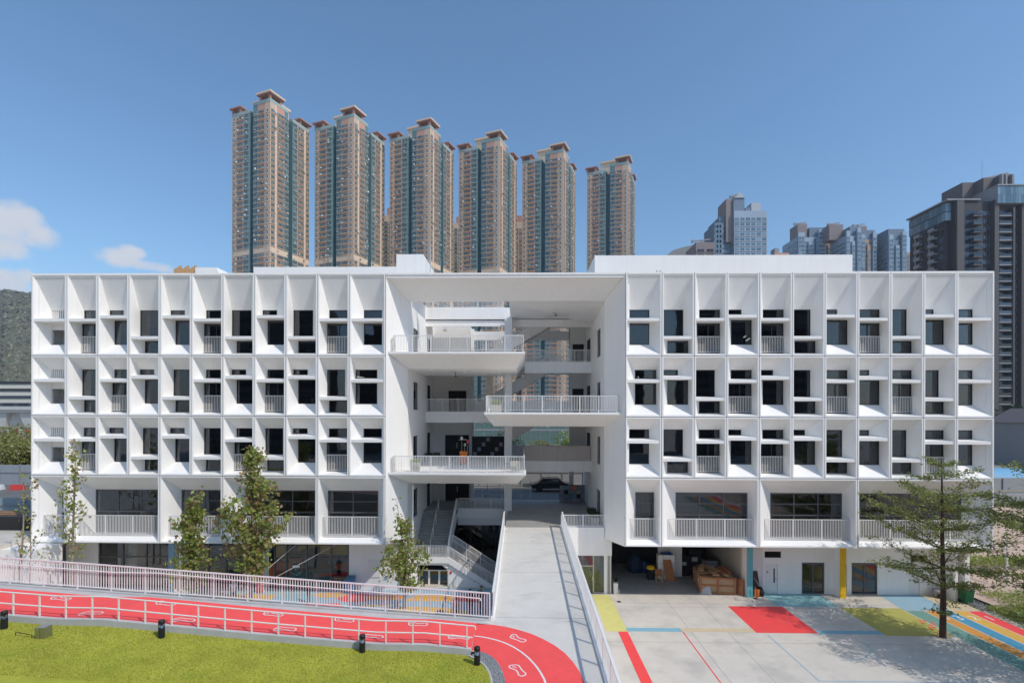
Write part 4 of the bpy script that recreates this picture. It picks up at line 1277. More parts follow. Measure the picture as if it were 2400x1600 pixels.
# red track: a ramp with level landings, then a bend onto the entrance ramp
PROF = [(-26, 5.52), (-17.06, 4.93), (-15.27, 4.92), (-9.27, 4.43), (-5.26, 4.14), (-3.48, 4.13), (-1.8, 3.985)]


def track_z(x):
    return interp(x, PROF)


YR, YF = -15.10, -12.40


def fence_z(x):
    return lerp(5.27, 3.93, (x + 22.08) / 20.86)


XS = [-30, -26, -22, -19, -17.06, -15.27, -12.5, -9.27, -7, -5.26, -3.48, -2.6, -1.8]
mb = MB()
for a, b in zip(XS, XS[1:]):
    mb.face([(a, YR + .0, track_z(a)), (b, YR + .0, track_z(b)), (b, -12.86, track_z(b)), (a, -12.86, track_z(a))])
track = struct(mb.build('running_track', 'red_track'))
mb = MB()
for a, b in zip(XS[:-1], XS[1:-1] + [-1.25]):
    za, zb = min(track_z(a), fence_z(a)) - .0, min(track_z(b), fence_z(b)) - .0
    mb.face([(a, -12.86, track_z(a) - .003), (b, -12.86, track_z(b) - .003), (b, -12.52, fence_z(b) - .02), (a, -12.52, fence_z(a) - .02)])
    mb.hexa([(a, -12.52, -.05), (b, -12.52, -.05), (b, -12.28, -.05), (a, -12.28, -.05), (a, -12.52, fence_z(a) + .04), (b, -12.52, fence_z(b) + .04), (b, -12.28, fence_z(b) + .04), (a, -12.28, fence_z(a) + .04)])
    if 1:
        b = min(b, -1.82)
        mb.hexa([(a, YR - .16, track_z(a) - .6), (b, YR - .16, track_z(b) - .6), (b, YR - .004, track_z(b) - .6), (a, YR - .004, track_z(a) - .6),
                 (a, YR - .16, track_z(a) + .03), (b, YR - .16, track_z(b) + .03), (b, YR - .004, track_z(b) + .03), (a, YR - .004, track_z(a) + .03)])
struct(mb.build('track_kerb', 'kerb'))
# bend
OUT = [(-1.8, -12.80), (-1.2, -12.86), (-.64, -13.02), (-.1, -13.28), (.4, -13.6), (.85, -14.02), (1.26, -14.5), (1.6, -15.06), (1.83, -15.65), (1.99, -16.25), (2.07, -16.9), (2.1, -17.6), (2.1, -30)]
INN = [(-1.8, -14.93), (-1.62, -14.96), (-1.45, -15.02), (-1.28, -15.12), (-1.13, -15.25), (-1.0, -15.42), (-.87, -15.62), (-.77, -15.85), (-.68, -16.1), (-.6, -16.4), (-.52, -16.8), (-.46, -17.3), (-.46, -30)]
MID = [(-1.9, -13.84), (-1.55, -13.9), (-1.25, -14.0), (-.92, -14.16), (-.6, -14.37), (-.27, -14.67), (.02, -15.03), (.28, -15.44), (.51, -15.93), (.66, -16.35), (.78, -16.8), (.83, -17.3), (.83, -30)]


def rz(p, d=.006):
    return (p[0], p[1], ramp_z(p[1]) + d)


mb = MB()
for i in range(len(OUT) - 1):
    mb.face([rz(INN[i]), rz(INN[i + 1]), rz(OUT[i + 1]), rz(OUT[i])])
bend = struct(mb.build('track_bend', 'red_track'))
mb = MB()
for i in range(len(MID) - 1):
    def off(k, w_):
        p = Vector(MID[k]); q = Vector(MID[min(k + 1, len(MID) - 1)]) - Vector(MID[max(k - 1, 0)]); nn = Vector((-q.y, q.x)).normalized()
        return p + nn * w_
    mb.face([rz(off(i, -.035), .010), rz(off(i + 1, -.035), .010), rz(off(i + 1, .035), .010), rz(off(i, .035), .010)])
struct(mb.build('track_line', 'paint_white'))
# gravel strip and edging inside the bend
EDG = [(-1.85, -15.35), (-1.72, -15.46), (-1.55, -15.6), (-1.4, -15.78), (-1.25, -16.0), (-1.13, -16.25), (-1.04, -16.5), (-.97, -16.8), (-.93, -17.1), (-.9, -17.6), (-.9, -30)]
mb = MB()
for i in range(len(EDG) - 1):
    a, b = EDG[i], EDG[i + 1]
    a2, b2 = INN[min(i + 2, 12)], INN[min(i + 3, 12)]
    mb.face([(a[0], a[1], ramp_z(a[1]) + .003), (b[0], b[1], ramp_z(b[1]) + .003), (b2[0], b2[1], ramp_z(b2[1]) + .003), (a2[0], a2[1], ramp_z(a2[1]) + .003)])
gb = mb.build('gravel_base', 'gravel'); struct(gb)
gr = MB()
for i in range(4200):
    k = rg.randrange(len(EDG) - 2); t, s_ = rg.random(), rg.random()
    ax, ay = lerp(EDG[k][0], EDG[k + 1][0], t), lerp(EDG[k][1], EDG[k + 1][1], t)
    bx, by = lerp(INN[k + 2][0], INN[min(k + 3, 12)][0], t), lerp(INN[k + 2][1], INN[min(k + 3, 12)][1], t)
    x, y = lerp(ax, bx, .05 + .9 * s_), lerp(ay, by, .05 + .9 * s_)
    r_ = rg.uniform(.012, .03); z = ramp_z(y) + .004; h = rg.uniform(.01, .03)
    p = [(x - r_, y, z), (x, y - r_ * .8, z), (x + r_, y, z), (x, y + r_ * .8, z)]; tp = (x, y, z + h)
    for q in range(4):
        gr.face([p[q], p[(q + 1) % 4], tp])
o = gr.build('gravel_strip', 'gravel'); o['kind'] = 'stuff'; o['label'] = 'grey gravel strip between the lawn and the red bend'
mb = MB()
for i in range(len(EDG) - 2):
    a, b = EDG[i], EDG[i + 1]; nn = (Vector(b) - Vector(a)); nn = Vector((-nn.y, nn.x)).normalized() * .03
    mb.hexa([(a[0] - nn.x, a[1] - nn.y, 3.2), (b[0] - nn.x, b[1] - nn.y, 3.2), (b[0] + nn.x, b[1] + nn.y, 3.2), (a[0] + nn.x, a[1] + nn.y, 3.2),
             (a[0] - nn.x, a[1] - nn.y, ramp_z(a[1]) + .03), (b[0] - nn.x, b[1] - nn.y, ramp_z(b[1]) + .03), (b[0] + nn.x, b[1] + nn.y, ramp_z(b[1]) + .03), (a[0] + nn.x, a[1] + nn.y, ramp_z(a[1]) + .03)])
struct(mb.build('lawn_edging', 'kerb'))


# footprint outlines painted on the track
def foot(c, ang, L, flip, zf, par):
    out = [(-.5, .02), (-.46, .12), (-.34, .15), (-.18, .10), (.0, .08), (.14, .12), (.26, .19), (.36, .22), (.45, .20), (.5, .14), (.5, .07), (.47, .02), (.46, -.04), (.44, -.08), (.41, -.11), (.37, -.14), (.31, -.16), (.2, -.15), (0, -.13), (-.2, -.13), (-.38, -.14), (-.47, -.08)]
    pts = [(x * L, y * L * (1.15 if flip else -1.15)) for x, y in out]
    mb = MB(); n = len(pts); w_ = .024

    def tr(x, y):
        X = c[0] + x * cos(ang) - y * sin(ang); Y = c[1] + x * sin(ang) + y * cos(ang)
        return (X, Y, zf(X, Y) + .011)
    for i in range(n):
        p, q = Vector(pts[i]), Vector(pts[(i + 1) % n]); r_, s_ = Vector(pts[i - 1]), Vector(pts[(i + 2) % n])
        n1 = (q - r_); n1 = Vector((-n1.y, n1.x)).normalized() * w_; n2 = (s_ - p); n2 = Vector((-n2.y, n2.x)).normalized() * w_
        mb.face([tr(*(p - n1)), tr(*(q - n2)), tr(*(q + n2)), tr(*(p + n1))])
    sg = 1 if flip else -1
    for k in range(3):    # toe marks
        x0 = (.30 + .05 * k) * L; y0 = (-.02 + .05 * k) * L * sg
        mb.face([tr(x0 - .12 * L, y0), tr(x0 - .12 * L, y0 + .02), tr(x0 + .03, y0 + .02), tr(x0 + .03, y0)])
    return mb.build('painted_footprint', 'paint_white', par)


FOOT = [(-18.55, -13.4, 0), (-16.25, -14.6, 1), (-14.3, -13.35, 0), (-12.7, -14.62, 1), (-9.9, -13.42, 0), (-8.85, -14.6, 1), (-7.05, -13.4, 0), (-5.55, -14.62, 1), (-4.1, -13.4, 0), (-2.35, -14.3, 1)]
for x, y, s_ in FOOT:
    foot((x, y), pi + radians(2) if s_ else pi - radians(3), .78, bool(s_), lambda X, Y: track_z(X), track)
foot((-.12, -14.02), radians(140), .72, False, lambda X, Y: ramp_z(Y), bend)
foot((-.08, -16.25), radians(118), .78, True, lambda X, Y: ramp_z(Y), bend)


# lawn
def lawn_z(x, y):
    return track_z(min(x, -1.9)) - .20 - .012 * max(0, -15.26 - y) + .03 * sin(x * 1.3 + y) * min(1, (-15.26 - y) * .6)


mb = MB(); nx, ny = 96, 40
def edge_x(y):
    for a, b in zip(EDG, EDG[1:]):
        if b[1] <= y <= a[1]:
            return lerp(a[0], b[0], (y - a[1]) / (b[1] - a[1]))
    return -1.85 if y > -15.35 else -.9
grid = []
for j in range(ny + 1):
    y = -15.26 - 14 * (j / ny) ** 1.4
    xe = edge_x(y) - .03
    for i in range(nx + 1):
        x = lerp(-32, xe, i / nx)
        mb.v.append((x, y, lawn_z(x, y)))
for j in range(ny):
    for i in range(nx):
        k = j * (nx + 1) + i
        mb.f.append((k, k + nx + 1, k + nx + 2, k + 1)); mb.m.append(0)
lawn = struct(mb.build('lawn', 'lawn', smooth=True))
gb = MB()
for i in range(52000):
    x, y = rg.uniform(-21, -1.0), -15.28 - 3.4 * rg.random()
    if x > edge_x(y) - .05:
        continue
    z = lawn_z(x, y); h = rg.uniform(.02, .05); a = rg.uniform(0, pi); dx, dy = cos(a) * .012, sin(a) * .012
    lx, ly = rg.uniform(-.025, .025), rg.uniform(-.025, .025)
    gb.face([(x - dx, y - dy, z), (x + dx, y + dy, z), (x + lx, y + ly, z + h)])
o = gb.build('grass', 'grass_blade'); o['kind'] = 'stuff'; o['label'] = 'short mown grass of the lawn in front of the track'

# picket fence behind the track
fc = thing('track_fence', 'pale picket fence with second handrail between red track and sunken play yard', 'fence', (-12, YF, fence_z(-12)))
org = wpos(fc)
fa, fb = Vector((-26.0, YF, fence_z(-26.0) + .05)), Vector((-1.3, YF, fence_z(-1.3) + .05))
Lf = (fb - fa).length
MB().bar(fa + Vector((0, 0, 1.06)), fb + Vector((0, 0, 1.06)), .06, .05).build('top_rail', 'pink_rail', fc)
MB().bar(fa + Vector((0, 0, .09)), fb + Vector((0, 0, .09)), .05, .035).build('bottom_rail', 'pink_rail', fc)
bm_ = MB().bar((0, 0, .09), (0, 0, 1.05), .028, .028).mesh('baluster', 'pink_rail')
pm_ = MB().bar((0, 0, -.05), (0, 0, 1.06), .05, .055).mesh('post', 'pink_rail')
n = 221
for i in range(n + 1):
    c = fa.lerp(fb, i / n)
    place('post' if i % 13 == 0 else 'baluster', pm_ if i % 13 == 0 else bm_, fc, (c.x - org[0], c.y - org[1], c.z - org[2]))
hp = [(x, YF - .09, track_z(x) + .88) for x in (-26, -17.06, -15.27, -9.27, -5.26, -3.48, -1.75)]
hp += [(-1.68, YF - .09, hp[-1][2] - .01), (-1.67, YF - .09, hp[-1][2] - .09)]
MB().tube(hp, .024, 8).build('handrail', 'pink_rail', fc)
# low two-rail handrail in front of the track
hr = thing('track_handrail', 'white two-rail handrail on posts along the lawn side of the red track', 'handrail', (-10, YR - .08, track_z(-10)))
org = wpos(hr)
PX = [-1.95 - .985 * i for i in range(25)]
psm = MB().bar((0, 0, -.05), (0, 0, .80), .042, .042).mesh('post', 'white_rail')
for x in PX:
    place('post', psm, hr, (x - org[0], 0, track_z(x) + .03 - org[2]))
for h in (.40, .82):
    pl = [(x, YR - .08, track_z(x) + .03 + h) for x in (-26, -17.06, -15.27, -9.27, -5.26, -3.48, -1.75)]
    if h > .5:
        pl += [(-1.66, YR - .08, pl[-1][2] - .02), (-1.64, YR - .08, pl[-1][2] - .13)]
    MB().tube(pl, .026, 8).build('handrail' if h > .5 else 'mid_rail', 'white_rail', hr)

# sunken play yard
yard = struct(MB().face([(-33.2, -12.3, 0), (-1.2, -12.3, 0), (-1.2, 9.0, 0), (-33.2, 9.0, 0)]).build('play_yard', 'concrete'))


def blob(pts, m, z):
    patch('painted_patch', pts, m, z, yard)


def ell(cx, cy, a, b, n=22, rot=0):
    return [(cx + a * cos(t) * cos(rot) - b * sin(t) * sin(rot), cy + a * cos(t) * sin(rot) + b * sin(t) * cos(rot)) for t in [2 * pi * i / n for i in range(n)]]


blob(rect(-20.5, -14, -1.3, 2.5), 'paint_teal', .004)
blob(rect(-15, -1.3, -3.2, 3.0), 'paint_sky', .003)
blob(ell(-5.8, -1.4, 2.6, .75, rot=-.12), 'paint_gold', .008)
blob([(-7.8, .4), (-4.7, .4), (-4.3, 1.5), (-7.2, 1.5)], 'paint_gold', .008)
blob([(-4.68, .4), (-2.9, .4), (-2.7, 1.5), (-4.28, 1.5)], 'paint_red', .008)
blob(ell(-11.2, .9, 1.3, .8), 'paint_red', .008); blob(ell(-9.2, 1.0, 1.4, .5), 'paint_orange', .0085)
blob([(-15.6, -.4), (-12, -.1), (-11.4, -.9), (-14.6, -1.3)], 'paint_red', .0088); blob(ell(-18.5, .8, 2.6, .6), 'paint_gold', .008)
blob(ell(-15.2, .7, 1.7, .9), 'paint_blue', .0085); blob(ell(-22.5, .6, 1.3, .6), 'paint_orange', .008); blob(ell(-13.2, 1.4, 1.2, .5), 'paint_gold', .0092)
blob(rect(-14, -8.4, -2.6, -1.6), 'paint_teal', .006); blob(ell(-9.6, -.5, 1.2, .12), 'paint_gold', .009)

# white retaining wall under the left end
rw = MB().box(-40, -30.9, -1.7, .24, 0, 3.78)
tag(rw.build('retaining_wall', 'white', loc=(-35, -.7, 0)), 'low white retaining wall under the left end of the school', 'wall')
# ------------------------------------------------------------------ residential towers behind the school
ALPHA = radians(21)
FH = 2.85
S = 27.0
NF = 58
BASE = 4.3


def win_mesh(name, w, h, n, frame='win_frame', gl='win_glass', ledge=None, ac=False):
    """window facing -y, centred on x, sill at z 0; panes as separate islands"""
    mb = MB(); f = .09
    mb.box(-w / 2, w / 2, -.10, -.02, -f, 0, 0); mb.box(-w / 2, w / 2, -.10, -.02, h, h + f, 0)
    for i in range(n + 1):
        x = lerp(-w / 2, w / 2, i / n)
        mb.box(x - f / 2, x + f / 2, -.09, -.02, 0, h, 0)
    for i in range(n):
        a, b = lerp(-w / 2, w / 2, i / n), lerp(-w / 2, w / 2, (i + 1) / n)
        mb.face([(a + f / 2, -.05, 0), (b - f / 2, -.05, 0), (b - f / 2, -.05, h), (a + f / 2, -.05, h)], 1)
    mats = [frame, gl]
    if ledge:
        mb.box(-w / 2 - .25, w / 2 + .25, -.32, -.005, -.62, -.3, 2); mats.append(ledge)
    if ac:
        mb.box(-.4, .4, -.55, -.05, -.75, -.2, 2); mats.append('pale_wall')
    return mb.mesh(name, mats)


WB = win_mesh('window', 4.1, 1.55, 5, ledge='ochre')       # bay of five lights over an ochre ledge
WT = win_mesh('window', 2.7, 1.75, 3, ledge='pale_teal')
WS = win_mesh('window', .95, 1.1, 1, ac=True)
WC = win_mesh('window', 2.3, 1.6, 3, ledge='ochre')


def add_mesh(mb, me, loc, rz_, moff=None):
    c, s_ = cos(rz_), sin(rz_); k = len(mb.v)
    for v in me.vertices:
        x, y, z = v.co
        mb.v.append((loc[0] + x * c - y * s_, loc[1] + x * s_ + y * c, loc[2] + z))
    for p in me.polygons:
        mb.f.append(tuple(k + i for i in p.vertices)); mb.m.append((moff or {}).get(p.material_index, p.material_index))


def tan_tower(corner, label, nshow, pent_dz=0.0):
    t = thing('residential_tower', label, 'tower', (corner[0], corner[1], BASE), -ALPHA, 'row of tan residential towers')
    H = NF * FH
    # (x0,x1,y0,y1,top) blocks in local metres, the corner facing the camera at the origin
    def blk(name, x0, x1, y0, y1, h, m):
        return MB().box(x0, x1, y0, y1, 0, h).build(name, m, t, local=True)
    blk('core', -25.5, -2.8, 2.8, 25.5, H - 1, 'slot')
    # left wing and corner block: vertical colour strips
    Z = H
    for x0, x1, m, yb in ((-27, -23.9, 'tan', 12), (-23.9, -18.6, 'salmon', 11.98), (-18.6, -14.6, 'teal_wall', 11.96)):
        blk('wall_strip', x0, x1, 0, yb, Z, m)
    for x0, x1, m, yb in ((-11.8, -8.7, 'teal_wall', 11.8), (-8.7, -3.7, 'salmon', 11.82), (-3.7, 0, 'tan', 3.2)):
        blk('wall_strip', x0, x1, 0, yb, Z + FH, m)
    for y0, y1, m in ((3.2, 4.2, 'tan_light'), (4.2, 9.3, 'salmon'), (9.3, 11.8, 'teal_wall')):
        blk('wall_strip', -3.68, -.001, y0, y1, Z + FH, m)
    for y0, y1, m in ((14.8, 18.2, 'teal_wall'), (18.2, 23.2, 'salmon'), (23.2, 24.2, 'tan_light'), (24.2, 27, 'tan')):
        blk('wall_strip', -11.9, 0, y0, y1, Z, m)
    blk('back_block', -27, -14.5, 14.5, 27, Z, 'tan')
    # plain service storeys, parapets, red-brown canopies, beige penthouse
    for x0, x1, y0, y1, zt in ((-27.1, -14.5, -.1, 12, Z), (-11.9, .1, -.1, 11.9, Z + FH), (-11.9, .1, 14.7, 27.1, Z)):
        MB().box(x0, x1, y0, y1, zt + .001, zt + 1.6).build('parapet', 'pale_teal', t, local=True)
    for k_, (x0, x1, y0, y1, zt) in enumerate(((-28.0, -19.8, -1.0, 7, Z), (-8.4, .9, -.9, 8.6, Z + FH), (-7.4, 1.0, 19.2, 28.0, Z))):
        c = MB(); z = zt + 1.6
        c.box(x0, x1, y0, y1, z + 2.3, z + (2.9 if k_ != 1 else 2.7))
        c.box(x1 - 2.3, x1 - .9, y0 + .9, y0 + 1.6, z, z + 2.3); c.box(x0 + .9, x0 + 1.8, y0 + .95, y0 + 1.7, z, z + 2.3); c.box(x1 - 1.6, x1 - .91, y1 - 2.2, y1 - 1.0, z, z + 2.3)
        rc = c.build('roof_canopy', 'terracotta', t, local=True)
        if k_ == 1:
            MB().box(x0 - .3, x1 + .3, y0 - .3, y1 + .3, z + 2.705, z + 3.6).build('canopy_slab', 'tan_light', rc, local=True)
    p = MB().box(-19, -7, 7, 19, Z, Z + 9.0).build('penthouse', 'tan_light', t, local=True)
    MB().box(-19.7, -6.3, 6.3, 19.7, Z + 9.0, Z + 10.2).build('cornice', 'tan_light', p, local=True)
    # windows
    rest = MB(); cnt = 0
    bays = [(WS, -25.4, 0, 0), (WB, -21.2, 0, 0), (WT, -16.6, 0, 0), (WT, -10.2, 0, 0), (WB, -6.2, 0, 0), (WS, -1.9, 0, 0),
            (WC, 0, 1.7, pi / 2), (WB, 0, 6.75, pi / 2), (WT, 0, 10.5, pi / 2), (WT, 0, 16.5, pi / 2), (WB, 0, 20.7, pi / 2), (WC, 0, 25.6, pi / 2)]
    for f in range(NF - 1, 3, -1):
        z = f * FH + .8
        if f == 32:      # refuge floor: plain band
            rf = MB(); z_ = f * FH
            rf.box(-27.05, -14.6, -.07, -.001, z_, z_ + FH); rf.box(-11.8, .05, -.07, -.001, z_, z_ + FH); rf.box(.001, .07, .05, 11.8, z_, z_ + FH); rf.box(.001, .07, 14.8, 27.05, z_, z_ + FH)
            rf.build('refuge_floor', 'tan_light', t, local=True)
            continue
        for me, x, y, r_ in bays:
            if cnt < 300 and f >= NF - nshow:
                place('window', me, t, (x, y, z), r_); cnt += 1
            else:
                add_mesh(rest, me, (x, y, z), r_, {2: 2 if me in (WB, WC) else 3})
    rest.build('lower_windows', ['win_frame', 'win_glass', 'ochre', 'pale_wall'], t, kind='stuff', local=True)
    # air conditioners and laundry hung out at odd windows
    ra = random.Random(int(corner[0] * 7)); ac = MB()
    for _ in range(150):
        f = ra.randrange(26, NF); z = f * FH + ra.uniform(.3, 1.6); w_ = ra.uniform(.4, 1.0); h_ = ra.uniform(.4, .9)
        if ra.random() < .5:
            x = ra.choice((-24.2, -22.5, -19.3, -17.2, -10.9, -8.0, -5.0, -3.0)) + ra.uniform(-.5, .5); ac.box(x, x + w_, -.6, -.15, z, z + h_, ra.randrange(3))
        else:
            y = ra.choice((2.9, 5.0, 8.6, 11.0, 15.6, 17.5, 19.2, 22.2)) + ra.uniform(-.5, .5); ac.box(.15, .6, y, y + w_, z, z + h_, ra.randrange(3))
    ac.build('air_conditioners', ['pale_wall', 'paint_white', 'grey_fin'], t, kind='stuff', local=True)
    # pale floor bands on the tan strips
    fb = MB()
    for f in range(6, NF):
        z = f * FH
        fb.box(-27.06, -23.95, -.06, -.001, z, z + .2); fb.box(-3.65, .06, -.06, -.001, z, z + .2); fb.box(.001, .06, 24.25, 27.06, z, z + .2)
    fb.build('floor_bands', 'ochre', t, kind='stuff', local=True)
    return t


TW = [((-129.0, 226.3), 'leftmost and tallest-looking tower of the tan row'), ((-90.4, 240.2), 'second tower from the left in the tan row'), ((-51.4, 251.8), 'third tower from the left in the tan row'),
      ((-12.9, 264.7), 'fourth tower from the left in the tan row'), ((25.4, 278.7), 'fifth tower from the left in the tan row'), ((68.0, 294.5), 'rightmost tower of the tan row, standing apart')]
for c, lab in TW:
    tan_tower(c, lab, 28)


def slab_tower(name, label, cat, x0, x1, y0, y1, h, body, frame, gl, fh=3.0, wx=3.2, group=None, top=None, base=BASE, faces='FLR', wr=.72, hr=.55):
    """plain tower: body, joined windows per face, floor lines, roof room"""
    t = thing(name, label, cat, ((x0 + x1) / 2, (y0 + y1) / 2, base), 0, group)
    MB().box(x0, x1, y0, y1, base, base + h).build('wall', body, t)
    nf = int((h - 2) / fh)
    def grid(a, b, fn, nm):
        mb = MB(); n = max(1, round(abs(b - a) / wx))
        for f in range(nf):
            for i in range(n):
                c = lerp(a, b, (i + .5) / n); w = abs(b - a) / n * wr; z = base + 1.2 + f * fh
                mb.face([fn(c - w / 2, .06, z), fn(c + w / 2, .06, z), fn(c + w / 2, .06, z + fh * hr), fn(c - w / 2, .06, z + fh * hr)], 1)
                mb.hexa([fn(c - .05, .1, z), fn(c + .05, .1, z), fn(c + .05, .0, z), fn(c - .05, .0, z), fn(c - .05, .1, z + fh * hr), fn(c + .05, .1, z + fh * hr), fn(c + .05, .0, z + fh * hr), fn(c - .05, .0, z + fh * hr)], 0)
            z = base + .7 + f * fh
            mb.hexa([fn(a, .25, z), fn(b, .25, z), fn(b, 0, z), fn(a, 0, z), fn(a, .25, z + .25), fn(b, .25, z + .25), fn(b, 0, z + .25), fn(a, 0, z + .25)], 0)
        mb.build(nm, [frame, gl], t, kind='stuff')
    if 'F' in faces:
        grid(x0, x1, lambda c, d, z: (c, y0 - d, z), 'front_windows')
    if 'L' in faces:
        grid(y0, y1, lambda c, d, z: (x0 - d, c, z), 'side_windows')
    if 'R' in faces:
        grid(y0, y1, lambda c, d, z: (x1 + d, c, z), 'side_windows')
    if top:
        for q in top:
            MB().box(*q[:4], base + h, base + h + q[4]).build('roof_room', q[5], t)
    return t


# second row glimpsed in the gaps
for x, y, h, lab in ((-131, 320, 147, 'dark tower glimpsed between the first and second tan towers'), (-89, 315, 144, 'pale tower glimpsed between the second and third tan towers'),
                     (-46, 352, 152, 'teal tower glimpsed between the third and fourth tan towers'), (0, 345, 150, 'tan tower glimpsed between the fourth and fifth tan towers')):
    slab_tower('rear_tower', lab, 'tower', x - 11, x + 12, y, y + 22, h, 'mauve' if x < -100 else 'tan', 'teal_wall' if x < -30 else 'salmon', 'win_glass', 2.85, 3.0, 'tower blocks behind the tan row', top=[(x - 4, x + 6, y + 3, y + 14, 6, 'terracotta')])

# blue glass towers on the right
def gondola(t, x, y, z, l=7.0, tilt=.3):
    m = MB(); m.bar((x - l * .5, y, z + 1.6), (x + l * .55, y, z + 1.6 + tilt * l * .4), .7, .7); m.box(x - .8, x + .8, y - .8, y + .8, z, z + 1.6); m.box(x - l * .5 - .6, x - l * .5 + .6, y - .7, y + .7, z + .8, z + 2.2)
    m.build('window_gondola', 'grey_fin', t)


t = slab_tower('glass_tower', 'blue glass tower with stepped roof and pointed gable, left of the pair of blocks', 'tower', 127, 146.5, 275, 297, 130, 'blue_pale', 'pale_wall', 'win_glass_blue', 3.0, 3.3, 'blue glass towers', top=[(127, 133.5, 276, 290, 8, 'blue_wall'), (138.5, 144, 278, 288, 6, 'pale_wall'), (135, 138, 278, 288, 3, 'blue_wall')])
for a, b, c, d, z in ((116.5, 121.9, 278, 296, 124), (119.5, 126.9, 279, 297, 128)):
    w = MB().box(a, b, c, d, BASE, BASE + z).build('wing', 'blue_wall', t)
    g_ = MB()
    for f in range(int(z / 3)):
        for i in range(3):
            x = lerp(a, b, (i + .5) / 3)
            g_.face([(x - 1.3, c - .05, BASE + 1 + f * 3), (x + 1.3, c - .05, BASE + 1 + f * 3), (x + 1.3, c - .05, BASE + 2.7 + f * 3), (x - 1.3, c - .05, BASE + 2.7 + f * 3)])
    g_.build('wing_windows', 'win_glass_blue', w, kind='stuff')
MB().hexa([(123, 277, BASE + 112), (126.98, 277, BASE + 112), (126.98, 290, BASE + 112), (123, 290, BASE + 112), (123, 277, BASE + 138), (126.98, 277, BASE + 138), (126.98, 290, BASE + 138), (123, 290, BASE + 138)]).build('stair_tower', 'mauve', t)
g_ = MB(); z = BASE + 138.01
g_.face([(127.5, 275.5, z), (133.5, 275.5, z), (130.5, 275.5, z + 3.5)]); g_.face([(127.5, 289, z), (130.5, 289, z + 3.5), (133.5, 289, z)]); g_.face([(127.5, 275.5, z), (130.5, 275.5, z + 3.5), (130.5, 289, z + 3.5), (127.5, 289, z)]); g_.face([(133.5, 275.5, z), (133.5, 289, z), (130.5, 289, z + 3.5), (130.5, 275.5, z + 3.5)])
g_.build('gable', 'pale_wall', t)
gondola(t, 129, 280, BASE + 139, 4, .9)
DEF = [('pale blue block with brown penthouse and roof crane, left of the right-hand cluster', 201, 222, 345, 365, 138, 'blue_pale', 'pale_wall', [(203, 210, 347, 358, 10.5, 'mauve'), (211, 221.5, 346, 358, 7.5, 'blue_wall')], 207),
       ('peach and blue block tucked behind the cluster centre', 222.5, 234.5, 352, 366, 138, 'peach', 'peach', [(223, 234, 353, 362, 7, 'blue_wall')], None),
       ('slim tall pale blue tower at the middle of the right-hand cluster', 225.5, 236.2, 328, 345, 133, 'blue_pale', 'pale_wall', [(219.5, 229.3, 336, 344, 11, 'mauve'), (229.5, 236, 329, 340, 7, 'blue_wall')], 225),
       ('peach fronted block with glazed top floors, right of the slim tall tower', 237, 248.5, 330, 348, 131, 'peach', 'peach', [(237.2, 248, 330.5, 344, 7, 'blue_wall'), (246, 252, 345, 352, 15, 'mauve')], 248),
       ('blue tower nearest the dark apartment block, with dark side wall', 252.5, 265.5, 325, 343, 129, 'blue_wall', 'pale_wall', [(254, 265, 326, 338, 8, 'blue_wall')], None)]
for lab, x0, x1, y0, y1, h, b_, fr, top, gx in DEF:
    t = slab_tower('glass_tower', lab, 'tower', x0, x1, y0, y1, h, b_, fr, 'win_glass_blue', 3.0, 3.0, 'blue glass towers', top=top)
    W_ = x1 - x0
    for q, (fa, fb, dh) in enumerate(((.04, .26, 3.2), (.40, .58, -4.0), (.74, .96, 5.5))):
        xa, xb = x0 + W_ * fa, x0 + W_ * fb
        by = MB().box(xa, xb, y0 - 1.4, y0 - .001, BASE, BASE + h + dh).build('bay', 'blue_pale' if b_ != 'peach' or q != 1 else 'peach', t)
        bw = MB()
        for f in range(int((h + dh - 2) / 3.0)):
            z = BASE + 1.1 + f * 3.0
            for (ua, ub) in ((xa + .25, (xa + xb) / 2 - .1), ((xa + xb) / 2 + .1, xb - .25)):
                bw.face([(ua, y0 - 1.46, z), (ub, y0 - 1.46, z), (ub, y0 - 1.46, z + 1.9), (ua, y0 - 1.46, z + 1.9)])
            bw.box(xa - .1, xb + .1, y0 - 1.6, y0 - 1.41, z - .45, z - .2, 1)
        bw.build('bay_windows', ['win_glass_blue', 'pale_wall'], by, kind='stuff')
    MB().box(x0 + W_ * .62, x0 + W_ * .68, y0 - .3, y0 - .002, BASE, BASE + h - 1).build('recess_shade_strip', 'slot', t)  # dark strip standing proud, painting the shade of a recess
    if gx:
        gondola(t, gx, y0 + (6 if gx < 220 else 12 if gx < 240 else 18), BASE + h + (10.5 if gx < 220 else 11 if gx < 240 else 15), 8)
t = slab_tower('low_block', 'brown block with roof crane left of the gabled blue tower', 'building', 105, 116.3, 277, 296, 112, 'mauve', 'mauve', 'win_glass_dark', 3.0, 5.0)
gondola(t, 110, 280, BASE + 112, 12, .25)
t = thing('curved_roof_hall', 'low grey hall with long curved roof line beside the brown block', 'building', (98, 330, BASE)); mb = MB()
for i in range(10):
    x0_, x1_ = 98.5 + i * 2.3, 100.8 + i * 2.3
    z0_, z1_ = 116 + 7 * (i / 10) ** .55, 116 + 7 * ((i + 1) / 10) ** .55
    mb.hexa([(x0_, 312, BASE), (x1_, 312, BASE), (x1_, 335, BASE), (x0_, 335, BASE), (x0_, 312, z0_ + BASE), (x1_, 312, z1_ + BASE), (x1_, 335, z1_ + BASE), (x0_, 335, z0_ + BASE)])
mb.build('wall', 'grey_fin', t)
slab_tower('low_block', 'small salmon roofed block between the gabled tower and the cluster', 'building', 178, 188, 330, 345, 122, 'salmon', 'tan', 'win_glass', 3, 3, top=[(179, 182, 332, 338, 4, 'grey_fin')])
